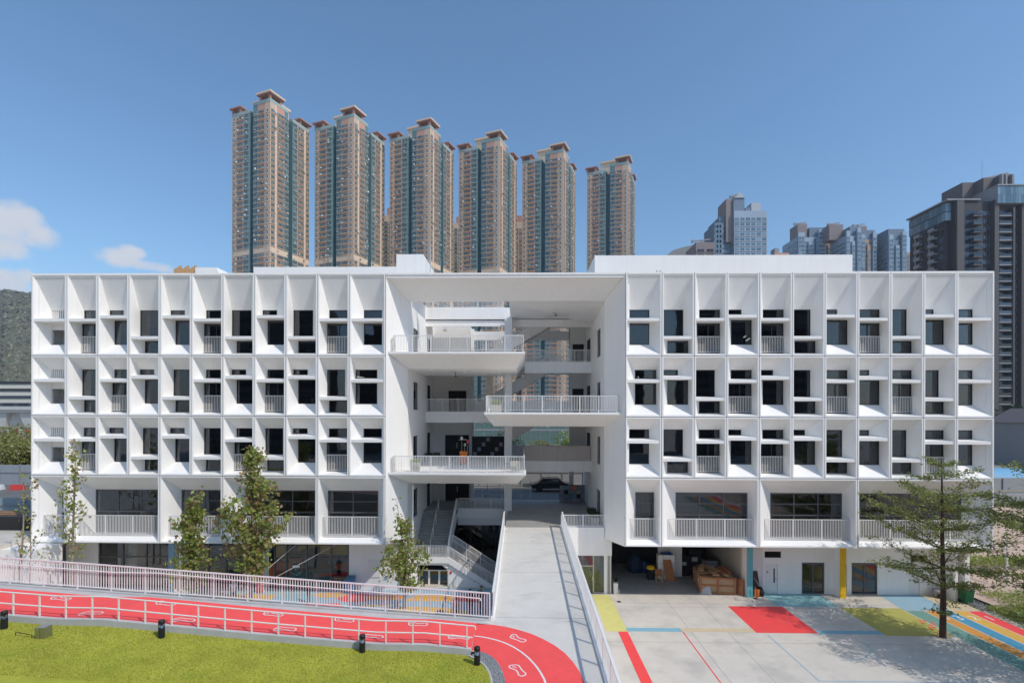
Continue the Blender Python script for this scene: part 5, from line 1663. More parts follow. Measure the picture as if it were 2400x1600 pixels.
slab_tower('low_block', 'distant brown and blue block left of the dark apartment tower', 'building', 297, 305, 368, 385, 134, 'peach', 'blue_wall', 'win_glass_blue', 3, 3)


# dark apartment tower on the right with balconies
def dark_tower():
    t = thing('apartment_tower', 'tall dark brown apartment tower with white balcony edges at the right edge', 'tower', (181, 175, BASE))
    FHd = 3.05; n = 29; H = n * FHd
    y0, y1 = 162, 180
    # bays across the front: (x0, x1, set-forward, kind)
    bays = [(163.0, 165.6, 1.0, 'pier'), (165.6, 168.2, 0.0, 'glass'), (168.2, 171.5, 1.4, 'balc'), (171.5, 176.0, .6, 'win'), (176.0, 177.6, 1.9, 'pier2'), (177.6, 182.5, 1.2, 'balcw'), (182.5, 183.2, 2.2, 'fin'),
            (183.2, 186.2, .6, 'win'), (186.2, 187.6, 1.6, 'pier'), (187.6, 192.2, 1.0, 'win'), (192.2, 194.0, 1.8, 'pier'), (194.0, 199.0, .4, 'balcw'), (199, 199.7, 2.0, 'fin'), (199.7, 204, .6, 'win'), (204, 212, 1.4, 'win')]
    MB().box(162.5, 212, y0, y1, BASE, BASE + H).build('wall', 'dark_brown', t)
    top = BASE + H
    wins, slabs, gls = MB(), MB(), MB()
    for a, b, f, k in bays:
        if k in ('pier', 'pier2', 'fin'):
            MB().box(a, b, y0 - f, y0 - .001, BASE, top - (0 if k != 'fin' else 3)).build('pier', {'pier': 'brown', 'pier2': 'brown', 'fin': 'dark_slab'}[k], t)
            continue
        for q in range(n - 1):
            z = BASE + q * FHd
            yy = y0 - .06
            if k == 'win':
                w = MB()
                w.face([(a + .4, yy, z + .9), (b - .4, yy, z + .9), (b - .4, yy, z + 2.5), (a + .4, yy, z + 2.5)], 1)
                m_ = max(2, int((b - a) / 1.0))
                for i in range(m_ + 1):
                    x = lerp(a + .4, b - .4, i / m_)
                    w.box(x - .05, x + .05, yy - .06, yy, z + .9, z + 2.5, 0)
                w.build('window', ['grey_fin', 'win_glass_dark'], t)
            elif k == 'glass':
                gls.face([(a, yy, z), (b, yy, z), (b, yy, z + 2.7), (a, yy, z + 2.7)])
            else:
                gls.face([(a + .2, yy, z + .3), (b - .2, yy, z + .3), (b - .2, yy, z + 2.7), (a + .2, yy, z + 2.7)])
                bl = MB(); d_ = 1.9
                bl.box(a + .1, b - .1, y0 - d_, y0 - .1, z - .12, z + .28, 0)
                bl.box(a + .15, b - .15, y0 - d_, y0 - d_ + .06, z + .3, z + 1.3, 1); bl.box(a + .15, a + .2, y0 - d_ + .06, y0 - .1, z + .3, z + 1.3, 1)
                bl.build('balcony', ['grey_fin' if k == 'balcw' else 'brown', 'win_glass_dark'], t)
    gls.build('glazing', 'win_glass_dark', t, kind='stuff')
    # side elevation stepping away to the left
    sd_ = MB(); w_, b2 = MB(), MB()
    MB().box(160.5, 162.499, y0 + 2, y1 + 1, BASE, top - 2).build('side_wall', 'dark_brown', t)
    for q in range(n - 2):
        z = BASE + q * FHd
        for i, yy in enumerate((165.2, 168.4, 172, 175.6, 178.8)):
            w_.face([(160.44, yy - 1, z + .7), (160.44, yy + 1, z + .7), (160.44, yy + 1, z + 2.5), (160.44, yy - 1, z + 2.5)])
            if i in (1, 3):
                b2.box(158.9, 160.5, yy - 1.5, yy + 1.5, z, z + .45); b2.box(158.9, 158.98, yy - 1.5, yy + 1.5, z + .5, z + 1.3)
    w_.build('side_windows', 'win_glass_dark', t, kind='stuff'); b2.build('side_balconies', 'grey_fin', t, kind='stuff')
    for yy in (170.2, 177.4):
        MB().box(159.8, 160.499, yy - .3, yy + .3, BASE, top - 8).build('pier', 'grey_fin', t)
    # glazed top storeys and louvred plant room
    sg_ = MB()
    for i in range(9):
        ya_ = y0 + 1 + i * 2.05
        for zz_ in (top - 6.6, top - 3.2):
            sg_.box(160.3, 162.4, ya_, ya_ + 1.95, zz_, zz_ + 3.1)
    sg_.build('roof_glazing', 'win_glass_blue', t)
    MB().box(159.6, 172, y0 - .6, y1 + 2, top + .4, top + .9).build('roof_slab', 'grey_fin', t)
    pr = MB(); pr.prism([(172.5, 180), (172.5, 170), (177, 170), (177, 166), (181, 166), (181, 163), (186, 163.2), (186, 180)], top + .9, top + 10.8)
    plant = pr.build('plant_room', 'louvre_brown', t)
    for x in (180.2, 181.6, 184.0):
        MB().box(x, x + .5, 161.8, 162.98, top + .9, top + 10.2).build('plant_fin', 'grey_fin', plant)
    rg_ = MB()
    for i in range(16):
        x = 176.5 + i * .95
        rg_.box(x, x + .9, y0 - 2.5, y0 - 2.4, top - 1.6, top + 1.6); rg_.box(x, x + .9, y0 - 2.5, y0 - 2.4, top + 1.65, top + 4.8)
    rg_.build('roof_glazing', 'win_glass_blue', t)
    MB().box(176.2, 192.2, y0 - 2.8, y1, top + 4.85, top + 5.3).box(176.3, 192, y0 - 2.3, y1, top - 1.6, top + 4.8).build('roof_slab', 'grey_fin', t)
    MB().bar((178, 168, top + 11), (188, 168, top + 13.5), .5, .5).build('roof_crane', 'grey_fin', t)
    MB().tube([(180, 170, top + 10.8), (180, 170, top + 19)], .06, 6).build('aerial', 'grey_fin', t)


dark_tower()
slab_tower('apartment_tower', 'second dark tower half cut off behind the right edge', 'tower', 214, 250, 178, 200, 86, 'dark_brown', 'grey_fin', 'win_glass_dark', 3.05, 3.2)
# ------------------------------------------------------------------ trees
def grow_tree(seed, height, trunk_r, style):
    """returns (wood MB, list of leaf anchor (pos, dir, w))"""
    R = random.Random(seed)
    wood = MB(); anchors = []

    def branch(p, d, L, r, lev, leafy):
        n = max(3, int(L / .35)); pts = [p]; rad = [r]; q = Vector(p); dd = Vector(d).normalized()
        for i in range(n):
            dd = (dd + Vector((R.uniform(-1, 1), R.uniform(-1, 1), R.uniform(-.6, .8))) * style['wob'] * (1 if lev else .16) + Vector((0, 0, style['lift'] if lev else .05))).normalized()
            q = q + dd * (L / n); pts.append(q.copy()); rad.append(max(.006, r * (1 - .85 * (i + 1) / n)))
            if leafy and (i + 1) / n > style['bare']:
                anchors.append((q.copy(), dd.copy(), lev))
        wood.tube(pts, rad, 8 if lev == 0 else 5 if lev == 1 else 4, caps=False)
        return pts, rad
    style['grow'](R, branch, height, trunk_r, anchors)
    return wood, anchors


def leaves(anchors, seed, per, spread, size, mats_w, flat=0.0):
    R = random.Random(seed); mb = MB()
    for p, d, lev in anchors:
        pick = R.random()
        k = 0; acc = 0
        for i, w in enumerate(mats_w):
            acc += w
            if pick < acc:
                k = i; break
        if R.random() < .34:
            continue
        for _ in range(int(per * 1.25) if lev else max(1, per // 3)):
            c = p + Vector((R.gauss(0, spread), R.gauss(0, spread), R.gauss(0, spread * (1 - flat * .75))))
            nrm = Vector((R.gauss(0, 1), R.gauss(0, 1), R.gauss(0, 1) + .5 + flat * 2)).normalized()
            a = nrm.orthogonal().normalized(); t = R.uniform(0, 2 * pi)
            a = a * cos(t) + nrm.cross(a) * sin(t); b = nrm.cross(a)
            s = size * R.uniform(.6, 1.25); w = s * .42
            fold = nrm * (s * .12)
            kk = k if R.random() < .8 else R.randrange(len(mats_w))
            mb.face([c - a * s * .5, c + b * w + fold, c + a * s * .5, c - b * w + fold], kk)
    return mb


def plane_grow(R, branch, H, tr, anchors):
    pts, rad = branch(Vector((0, 0, 0)), Vector((R.uniform(-.03, .03), R.uniform(-.03, .03), 1)), H * .93, tr, 0, False)
    n = len(pts)
    for i in range(n):
        t = i / n
        if t < plane['start']:
            continue
        for _ in range(plane['num']):
            if R.random() < .22:
                continue
            a = R.uniform(0, 2 * pi); el = (R.uniform(*plane['el']) if t < .75 else R.uniform(.95, 1.3))
            L = H * plane['reach'] * (1.08 - t) * R.choice((.45, .8, 1.0, 1.25)) + .25
            d = Vector((cos(a) * cos(el), sin(a) * cos(el), sin(el)))
            bp, br = branch(pts[i], d, L, max(.012, rad[i] * .42), 1, True)
            for j in range(1, len(bp), 1):
                if R.random() < plane['twig']:
                    a2 = R.uniform(0, 2 * pi); el2 = R.uniform(.1, .9)
                    branch(bp[j], Vector((cos(a2) * cos(el2), sin(a2) * cos(el2), sin(el2))), R.uniform(.25, .6), .009, 2, True)


plane = dict(wob=.12, lift=.04, bare=.25, grow=plane_grow, start=.28, num=2, reach=.26, twig=.55, el=(.7, 1.12))


def tree(name, label, loc, H, tr, seed, per, spread, size, mats_, weights, bark, style, group=None, flat=0.0, cat='tree', scale=None):
    wood, anc = grow_tree(seed, H, tr, style)
    t = thing(name, label, cat, loc, 0, group)
    wood.build('trunk', bark, t, smooth=True, local=True)
    leaves(anc, seed + 1, per, spread, size, weights, flat).build('crown', mats_, t, local=True)
    return t


PM = ['leaf_green', 'leaf_olive', 'leaf_brown']


def pstyle(**k):
    d = dict(plane); d.update(k); return d


def run_plane(st, *a, **k):
    global plane
    plane = st
    return tree(*a, style=st, **k)


G = 'young trees in the sunken yard'
run_plane(pstyle(start=.28, num=2, reach=.22, twig=.36), 'young_tree', 'slender sparse tree before the left end panels', (-27.9, -2.4, 0), 10.7, .12, 21, 3, .16, .24, PM, (.55, .37, .08), 'bark_pale', group=G)
run_plane(pstyle(start=.35, num=1, reach=.22, twig=.2), 'young_tree', 'thin bare tree at the far left edge beyond the retaining wall', (-30.6, -3.2, 0), 9.4, .09, 33, 3, .15, .2, PM, (.4, .35, .25), 'bark_pale', group=G)
run_plane(pstyle(start=.35, num=1, reach=.22, twig=.12), 'young_tree', 'leaning leafless sapling at the far left beside the thin bare tree', (-29.95, -3.0, 0), 7.6, .06, 37, 2, .12, .18, PM, (.3, .35, .35), 'bark_pale', group=G)
run_plane(pstyle(start=.20, num=4, reach=.24, twig=.6), 'young_tree', 'bushy low tree left of the red fin', (-20.3, -2.4, 0), 7.4, .11, 43, 5, .17, .25, PM, (.62, .28, .10), 'bark', group=G)
run_plane(pstyle(start=.16, num=3, reach=.36, twig=.62), 'young_tree', 'tallest dense tree in front of the red fin, green and russet', (-16.7, -2.4, 0), 10.3, .13, 52, 5, .19, .26, PM, (.52, .32, .16), 'bark', group=G)
run_plane(pstyle(start=.2, num=4, reach=.46, twig=.62, bare=.12, el=(.35, .9)), 'young_tree', 'round bushy tree before the stair landing with one tall bare shoot', (-7.5, -.9, 0), 5.2, .09, 64, 5, .17, .23, PM, (.62, .31, .07), 'bark', group=G)
sh_ = [c for c in COL.objects if c.get('label', '').startswith('round bushy')][0]
mb = MB(); mb.tube([(0, 0, 4.8), (-.35, 0, 5.8), (-.5, 0, 6.9)], [.03, .018, .008], 5); mb.build('leading_shoot', 'bark', sh_, local=True)
leaves([(Vector((-.5 + random.uniform(-.1, .1), 0, 5.6 + i * .12)), Vector((0, 0, 1)), 1) for i in range(12)], 9, 4, .10, .17, (1, 0, 0)).build('shoot_leaves', PM, sh_, local=True)


def layer_grow(R, branch, H, tr, anchors):
    pts, rad = branch(Vector((0, 0, 0)), Vector((.015, 0, 1)), H, tr, 0, False)
    n = len(pts)
    levels = layer['levels']
    for (t, L, num) in levels:
        i = min(n - 1, int(t * n)); a0 = R.uniform(0, 2 * pi)
        for k in range(num):
            a = a0 + 2 * pi * k / num + R.uniform(-.35, .35); el = R.uniform(.08, .5) if t > .5 else R.uniform(.0, .4)
            LL = L * R.uniform(.75, 1.15)
            d = Vector((cos(a) * cos(el), sin(a) * cos(el), sin(el)))
            bp, br = branch(pts[i], d, LL, max(.014, rad[i] * .42), 1, True)
            for j in range(1, len(bp)):
                f = j / len(bp)
                for sgn in (-1, 1):
                    if R.random() < .85:
                        dd = (bp[j] - bp[j - 1]).normalized(); sd_ = dd.cross(Vector((0, 0, 1))).normalized() * sgn
                        bq, _ = branch(bp[j], (dd * .6 + sd_ * R.uniform(.5, 1.1) + Vector((0, 0, R.uniform(-.1, .15)))), LL * (.5 - .28 * f) * R.uniform(.5, 1.1) + .15, .012, 2, True)
                        for q in range(1, len(bq)):
                            if R.random() < .5:
                                branch(bq[q], Vector((R.uniform(-1, 1), R.uniform(-1, 1), R.uniform(-.1, .2))), R.uniform(.2, .45), .006, 3, True)


layer = dict(wob=.07, lift=.0, bare=.12, grow=layer_grow, levels=[(.14, 1.2, 2), (.29, 2.6, 4), (.40, 3.6, 5), (.50, 3.9, 5), (.60, 3.3, 5), (.70, 2.6, 5), (.79, 1.9, 4), (.87, 1.3, 4), (.95, .7, 3)])
FM = ['leaf_fine', 'leaf_green']
tree('terminalia_tree', 'dark trunked tree with tiered flat branches standing in the painted court', (23.76, -4.42, 0), 9.9, .17, 71, 4, .13, .125, FM, (.75, .25), 'bark_red', layer, 'tiered court trees', flat=.6)
layer = dict(layer); layer['levels'] = [(.2, 2.6, 4), (.30, 3.4, 5), (.40, 3.8, 6), (.5, 3.9, 6), (.58, 3.6, 6), (.66, 3.2, 6), (.74, 2.7, 5), (.82, 2.0, 5), (.9, 1.4, 4), (.96, .8, 4)]
layer['grow'] = layer_grow
tree('terminalia_tree', 'leafy tiered tree cut off by the right edge of the court', (26.3, -9.6, 0), 11.6, .2, 83, 7, .17, .125, FM, (.75, .25), 'bark_red', layer, 'tiered court trees', flat=.5)


# shrubs, hedges, background greenery
def shrub(name, label, loc, rx_, ry_, rz_, n, size, m, seed, cat='shrub', group=None):
    R = random.Random(seed); mb = MB(); t = thing(name, label, cat, loc, 0, group)
    wood = MB()
    for k in range(6):
        a = R.uniform(0, 2 * pi); wood.tube([(0, 0, 0), (cos(a) * rx_ * .5, sin(a) * ry_ * .5, rz_ * R.uniform(.7, 1.3))], [.04 * max(1, rz_ * .4), .01], 5)
    wood.build('stems', 'bark', t, local=True)
    lob = [(R.uniform(-.6, .6), R.uniform(-.6, .6), R.uniform(.3, 1.0), R.uniform(.35, .6)) for _ in range(10)]
    for i in range(n):
        lx, ly, lz, lr = R.choice(lob)
        v = Vector((R.gauss(0, 1), R.gauss(0, 1), R.gauss(0, 1))).normalized() * lr * R.uniform(.6, 1.05) ** .5
        c = Vector(((lx + v.x) * rx_, (ly + v.y) * ry_, max(.05, (lz + v.z * .7) * rz_)))
        nr = (v + Vector((R.uniform(-.6, .6), R.uniform(-.6, .6), R.uniform(-.3, .9)))).normalized(); a = nr.orthogonal().normalized(); t_ = R.uniform(0, 6.3)
        a = a * cos(t_) + nr.cross(a) * sin(t_); b = nr.cross(a); s = size * R.uniform(.6, 1.3)
        mb.face([c - a * s * .5, c + b * s * .3, c + a * s * .5, c - b * s * .3])
    mb.build('foliage', m, t, local=True)
    return t


def hedge(label, x0, x1, y0, y1, z, h, n, seed, m='leaf_green'):
    R = random.Random(seed); mb = MB()
    for i in range(n):
        c = Vector((R.uniform(x0, x1), R.uniform(y0, y1), z + h * R.random() ** .5)); nr = Vector((R.gauss(0, 1), R.gauss(0, 1), R.gauss(0, 1) + .8)).normalized(); a = nr.orthogonal().normalized(); t_ = R.uniform(0, 6.3)
        a = a * cos(t_) + nr.cross(a) * sin(t_); b = nr.cross(a); s = .13 * R.uniform(.6, 1.3)
        mb.face([c - a * s * .5, c + b * s * .3, c + a * s * .5, c - b * s * .3])
    o = mb.build('hedge', m, loc=((x0 + x1) / 2, (y0 + y1) / 2, z)); tag(o, label, 'hedge')
    return o


hedge('low green ground hedge in the bed beside the red lane', 29.6, 33.5, -7, -.4, 0, .45, 9000, 5)
hedge('green bank of ground cover right of the court under the edge tree', 31.2, 40, -6, 2.0, .1, .5, 14000, 7)
hedge('clipped hedge strip across the slope right of the school', 31, 45, 5.2, 6.4, 1.0, .8, 7000, 6)
GB = 'scrub on the site left of the school'
for i, (x, y, r_, h_, lab) in enumerate(((-67.5, 33, 4.2, 3.6, 'olive scrub mound at the far left edge, nearest of the site'), (-63.5, 34, 3.6, 3.4, 'olive scrub mound on the site against the school corner'), (-74, 42, 5, 4.6, 'taller brownish scrub behind the two mounds'), (-81, 46, 6, 5.0, 'scrub clump at the far left edge behind the mounds'))):
    shrub('scrub', lab, (x, y, 4.3), r_, 3.0, h_, 5200, .30, 'bush' if i != 2 else 'leaf_olive', 90 + i, group=GB)
GR = 'dark street trees on the right'
for i, (x, y, r_, h_, lab) in enumerate(((95, 72, 6, 8, 'dark street tree directly right of the school corner'), (108, 78, 6, 9, 'dark street tree by the lamp post'), (118, 70, 5, 6, 'dark street tree at the right edge'))):
    shrub('street_tree', lab, (x, y, 4.3), r_, 5, h_, 5200, .5, 'leaf_dark', 120 + i, 'tree', GR)
GT = 'street trees behind the passage'
for i, (x, y, r_, h_, m, lab) in enumerate(((-2.6, 40, 3.2, 4.2, 'leaf_dark', 'dark leafy tree seen through the passage left of the column'), (3.8, 42, 3.4, 3.6, 'bush', 'olive tree seen through the passage right of the column'), (-6.5, 36, 2.6, 3.2, 'bush', 'shrub by the street seen under the middle balcony'), (6.8, 38, 2.6, 4.8, 'leaf_green', 'green tree at the right of the passage view'))):
    shrub('street_tree', lab, (x, y, 4.3), r_, 2.5, h_, 3400, .3, m, 140 + i, 'tree', GT)
# ------------------------------------------------------------------ small things on the lawn
def bollard(x, y, label):
    z = lawn_z(x, y) - .01
    t = thing('bollard_light', label, 'bollard light', (x, y, z), 0, 'bollard lights along the lawn edge')
    MB().lathe([(.0, 0), (.105, 0), (.105, .36)], 20).build('post', 'black', t, local=True, smooth=False)
    MB().lathe([(.10, .36), (.10, .50)], 20).build('lens', 'glass_clear', t, local=True)
    MB().lathe([(.097, .365), (.06, .43), (.03, .495), (.0, .495)], 20).build('reflector', 'chrome', t, local=True, smooth=True)
    MB().lathe([(.108, .50), (.108, .61), (.09, .635), (.0, .64)], 20).build('cap', 'black', t, local=True)
    return t


bollard(-18.45, -15.75, 'black bollard light at the far left edge of the lawn')
bollard(-12.82, -15.66, 'second black bollard light from the left, on the lawn')
bollard(-5.68, -15.45, 'third black bollard light from the left, on the lawn')
bollard(-1.52, -15.92, 'black bollard light by the gravel strip at the bend')
t = thing('irrigation_box', 'mirror steel box with a thin bent pipe lying on the lawn', 'box', (-16.6, -16.2, lawn_z(-16.6, -16.2)))
MB().hexa([(-.19, -.13, -.02), (.19, -.15, -.02), (.2, .13, -.02), (-.15, .15, -.02), (-.19, -.13, .36), (.19, -.15, .39), (.2, .13, .40), (-.15, .15, .38)]).build('box_body', 'steel', t, local=True)
MB().box(-.02, .0, -.16, -.145, .02, .36).build('box_seam', 'chrome', t, local=True)
MB().tube([(-.36, -.05, .0), (-.36, -.05, .1), (-.42, -.05, .1), (-.9, .0, .16), (-.98, 0, .15), (-.98, 0, .06)], .014, 6).build('pipe', 'black', t, local=True)


# ------------------------------------------------------------------ people
def person(label, loc, rz_, top, legs, h=1.62, arm=(0.12, 0.05), group=None):
    """standing figure, one continuous skinned body with clothing colours by height, hair as a child"""
    t = thing('person', label, 'person', loc, rz_, group)
    k = h / 1.65
    mb = MB()
    def ring(c, rx__, ry__, n=12):
        i0 = len(mb.v)
        for j in range(n):
            a = 2 * pi * j / n
            mb.v.append((c[0] + rx__ * cos(a), c[1] + ry__ * sin(a), c[2]))
        return i0
    def sweep(sec, m, n=12):
        idx = [ring((s[0] * k, s[1] * k, s[2] * k), s[3] * k, s[4] * k, n) for s in sec]
        for a, b in zip(idx, idx[1:]):
            for j in range(n):
                mb.f.append((a + j, a + (j + 1) % n, b + (j + 1) % n, b + j)); mb.m.append(m)
        mb.f.append(tuple(idx[0] + j for j in range(n))[::-1]); mb.m.append(m)
        mb.f.append(tuple(idx[-1] + j for j in range(n))); mb.m.append(m)
    for s in (-1, 1):
        sweep([(s * .09, -.06, 0, .05, .12), (s * .09, -.05, .05, .045, .11), (s * .09, .0, .1, .045, .05), (s * .09, .01, .3, .062, .065), (s * .09, 0, .46, .058, .062), (s * .085, 0, .62, .078, .082), (s * .08, .0, .82, .095, .1)], 1)
    sweep([(0, 0, .78, .165, .11), (0, 0, .88, .17, .115), (0, 0, 1.0, .15, .1), (0, -.01, 1.14, .165, .115), (0, 0, 1.28, .185, .11), (0, 0, 1.36, .15, .085), (0, 0, 1.40, .06, .06)], 0)
    sweep([(0, 0, 1.36, .052, .055), (0, -.01, 1.44, .05, .055), (0, -.015, 1.46, .065, .08), (0, -.015, 1.54, .075, .095), (0, -.01, 1.61, .065, .085), (0, 0, 1.65, .03, .04)], 2)
    sweep([(0, -.105, 1.53, .012, .02), (0, -.11, 1.55, .01, .014)], 2, 6)
    for s in (-1, 1):
        sh = Vector((s * .19, 0, 1.33)); el = Vector((s * .24, arm[0] * .2, 1.07)); wr = Vector((s * .22, -arm[0], .86 + arm[1]))
        for a, b, r0, r1, m in ((sh, el, .055, .042, 0), (el, wr, .042, .032, 0 if top != 'cloth_white' else 2)):
            mb.tube([a * k, (a + (b - a) * .5) * k, b * k], [r0 * k, (r0 + r1) / 2 * k, r1 * k], 8, m)
        for f in range(5):
            o_ = Vector(((f - 2) * .016, 0, 0))
            mb.tube([(wr + o_ * .5) * k, (wr + o_ + Vector((0, -.02, -.06))) * k, (wr + o_ + Vector((0, -.035, -.12 + (.04 if f in (0, 4) else 0)))) * k], .009 * k, 5, 2)
    mb.build('body', [top, legs, 'skin'], t, smooth=True, local=True)
    hb = MB(); hb.lathe([(.0, .0), (.07, .0), (.088, .05), (.092, .1), (.08, .16), (.045, .2), (.0, .21)], 14, c=(0, .022 * k, 1.475 * k)); hb.build('hair', 'hair', t, smooth=True, local=True)
    return t


person('person in dark clothes standing nearest the stair, seen over the fence', (-3.15, -1.9, 0), radians(20), 'cloth_dark', 'cloth_dark', 1.62)
person('taller person in dark top beside the ramp wall, seen over the fence', (-2.55, -1.5, 0), radians(-40), 'cloth_dark', 'cloth_navy', 1.68, (.25, .12))
person('child in maroon behind the fence left of the dark clothed pair', (-4.0, -2.2, 0), radians(60), 'cloth_maroon', 'cloth_dark', 1.15)
person('person in white shirt and dark trousers behind the fence by the bushy tree', (-19.0, -.2, 0), radians(30), 'cloth_white', 'cloth_dark', 1.55)
person('person in dark clothes by the shopfront door behind the fence', (-14.0, -.2, 0), radians(-60), 'cloth_dark', 'cloth_dark', 1.5)

# ------------------------------------------------------------------ things in the yard and on the balconies
def bin_(label, x, y, m, lid):
    t = thing('wheelie_bin', label, 'bin', (x, y, 0))
    MB().hexa([(-.22, -.25, .08), (.22, -.25, .08), (.22, .25, .08), (-.22, .25, .08), (-.29, -.33, .95), (.29, -.33, .95), (.29, .35, .95), (-.29, .35, .95)]).build('bin_body', m, t, local=True)
    MB().hexa([(-.31, -.36, .955), (.31, -.36, .955), (.31, .38, .955), (-.31, .38, .955), (-.29, -.33, 1.0), (.29, -.33, 1.0), (.29, .38, 1.07), (-.29, .38, 1.07)]).build('lid', lid, t, local=True)
    for s in (-1, 1):
        MB().tube([(s * .24, .25, .1), (s * .29, .25, .1)], .1, 12).build('wheel', 'plastic_black', t, local=True)
    return t


bin_('blue wheeled bin beside the white wall left of the stair', -12.0, 2.0, 'bin_blue', 'mural_blue')


def planter(label, x, y, z, w, d, h, leafm, n=260, lh=.35, seed=1, group='planters on the balconies'):
    t = thing('planter', label, 'planter', (x, y, z), 0, group)
    MB().hexa([(-w / 2 + .03, -d / 2 + .03, 0), (w / 2 - .03, -d / 2 + .03, 0), (w / 2 - .03, d / 2 - .03, 0), (-w / 2 + .03, d / 2 - .03, 0), (-w / 2, -d / 2, h), (w / 2, -d / 2, h), (w / 2, d / 2, h), (-w / 2, d / 2, h)]).build('trough', 'planter', t, local=True)
    R = random.Random(seed); mb = MB()
    for i in range(n):
        x_, y_ = R.uniform(-w / 2, w / 2), R.uniform(-d / 2, d / 2); hh = lh * R.uniform(.4, 1); a = R.uniform(0, 6.3); l = .05
        mb.face([(x_ - cos(a) * .03, y_ - sin(a) * .03, h), (x_ + cos(a) * .03, y_ + sin(a) * .03, h), (x_ + R.uniform(-l, l) * 2, y_ + R.uniform(-l, l) * 2, h + hh)])
    mb.build('plants', leafm, t, local=True)
    return t


planter('square planter with lime plants at the left end of the lower balcony', -7.2, 1.0, 8.6, .62, .5, .62, 'leaf_lime', 160, .3, 2)
planter('long planter with dark plants against the left wall of the lower gallery', -7.3, 8.4, 8.6, 1.2, .45, .5, 'leaf_dark', 240, .3, 3)
planter('planter at the right end of the lower balcony', -.4, 1.0, 8.6, .7, .5, .75, 'leaf_dark', 200, .3, 4)
planter('planter with lime plants at the left end of the middle balcony', -1.7, 1.2, 12.63, .7, .45, .5, 'leaf_lime', 200, .4, 5)
planter('long box of dark shrubs on the entrance floor by the right wall', 5.3, 4.2, 4.6, .6, 2.4, .5, 'leaf_dark', 700, .45, 6)
t = thing('cleaning_trolley', 'orange trolley with upright mop handles behind the lower balcony railing', 'trolley', (-4.45, 6.0, 8.6))
MB().box(-.35, .35, -.25, .25, .12, .2).build('tray', 'plastic_orange', t, local=True)
MB().hexa([(-.25, -.2, .2), (.2, -.2, .2), (.2, .2, .2), (-.25, .2, .2), (-.32, -.24, 1.0), (.3, -.24, 1.0), (.3, .24, 1.0), (-.32, .24, 1.0)]).build('bag', 'plastic_orange', t, local=True)
for i, (x, h, m) in enumerate(((-.15, 2.0, 'white_rail'), (.25, 1.75, 'sign_red'), (.05, 1.5, 'steel'))):
    MB().tube([(x, 0, .2), (x * 1.2, 0, h)], .014, 6).build('mop_handle', 'steel', t, local=True)
    MB().lathe([(.0, 0), (.10, .02), (.09, .2), (.0, .26)], 10, c=(x * 1.2, 0, h - .1)).build('mop_head', m, t, local=True)
MB().bar((-.4, .1, 1.9), (.2, .1, 1.9), .03).build('cross_bar', 'white_rail', t, local=True)
for x, y in ((-.3, -.2), (.3, -.2), (.3, .2), (-.3, .2)):
    MB().tube([(x - .02, y, .06), (x + .02, y, .06)], .06, 10).build('castor', 'plastic_black', t, local=True)

# colour block wall at the back of the entrance hall
t = thing('cube_wall', 'grid of grey storage cubes with a few coloured ones at the back of the entrance hall', 'cabinet', (4.3, 12.3, 4.6))
CC = {(1, 2): 'room_dark', (2, 1): 'mural_blue', (3, 3): 'mural_orange', (4, 1): 'room_dark'}
for i in range(6):
    for j in range(4):
        MB().box(-.83 + i * .37 + .012, -.83 + i * .37 + .358, -.15, .15, .03 + j * .37, .03 + j * .37 + .345).build('cube', CC.get((i, j), 'grid_panel' if (i + j) % 3 else 'grey_fin'), t, local=True)
MB().box(-.85, 1.41, .152, .2, 0, 1.55).build('backing', 'plastic_black', t, local=True)

# ------------------------------------------------------------------ the open store
t = thing('timber_crate', 'big open framed timber crate heaped with boards in the open store', 'crate', (14.0, 3.2, 0), radians(-8))
MB().box(-1.3, 1.0, -1.0, 1.4, .12, 1.15).build('crate_body', 'cardboard', t, local=True)
for x in (-1.3, -.15, 1.0):
    MB().box(x - .06, x + .06, -1.07, -1.01, .05, 1.2).build('batten', 'wood', t, local=True)
    MB().box(x - .06, x + .06, 1.41, 1.47, .05, 1.2).build('batten', 'wood', t, local=True)
for z in (.1, .6, 1.1):
    for xa, xb in ((-1.22, -.23), (-.07, .92)):
        MB().box(xa, xb, -1.06, -1.01, z - .05, z + .06).build('batten', 'wood', t, local=True)
for y in (-.9, .2, 1.3):
    MB().box(-1.37, -1.31, y - .06, y + .06, .05, 1.2).build('batten', 'wood', t, local=True)
R = random.Random(4)
for k in range(12):
    x, y = R.uniform(-1.2, .6), R.uniform(-1.1, .9); L_, w_ = R.uniform(.7, 2.0), R.uniform(.12, .5); a = R.uniform(-.5, .5) + (pi / 2 if R.random() < .6 else 0); z = 1.2 + .035 * k
    m_ = MB(); c, s = cos(a), sin(a)
    p = [(x + i * L_ / 2 * c - j * w_ / 2 * s, y * .4 + i * L_ / 2 * s + j * w_ / 2 * c) for i, j in ((-1, -1), (1, -1), (1, 1), (-1, 1))]
    m_.prism([(min(1.3, max(-1.5, q[0])), min(1.5, max(-1.3, q[1]))) for q in p], z, z + .03); m_.build('loose_board', 'wood_pale' if k % 3 else 'wood', t, local=True)
def board(label, pts, m, cat='board', loc=None):
    mb = MB(); n = Vector(pts[1]) - Vector(pts[0]); n2 = (Vector(pts[3]) - Vector(pts[0])); nn = n.cross(n2).normalized() * .03
    mb.hexa([pts[0], pts[1], pts[2], pts[3]] + [tuple(Vector(q) + nn) for q in pts])
    return tag(mb.build('board', m, loc=loc or pts[0]), label, cat)


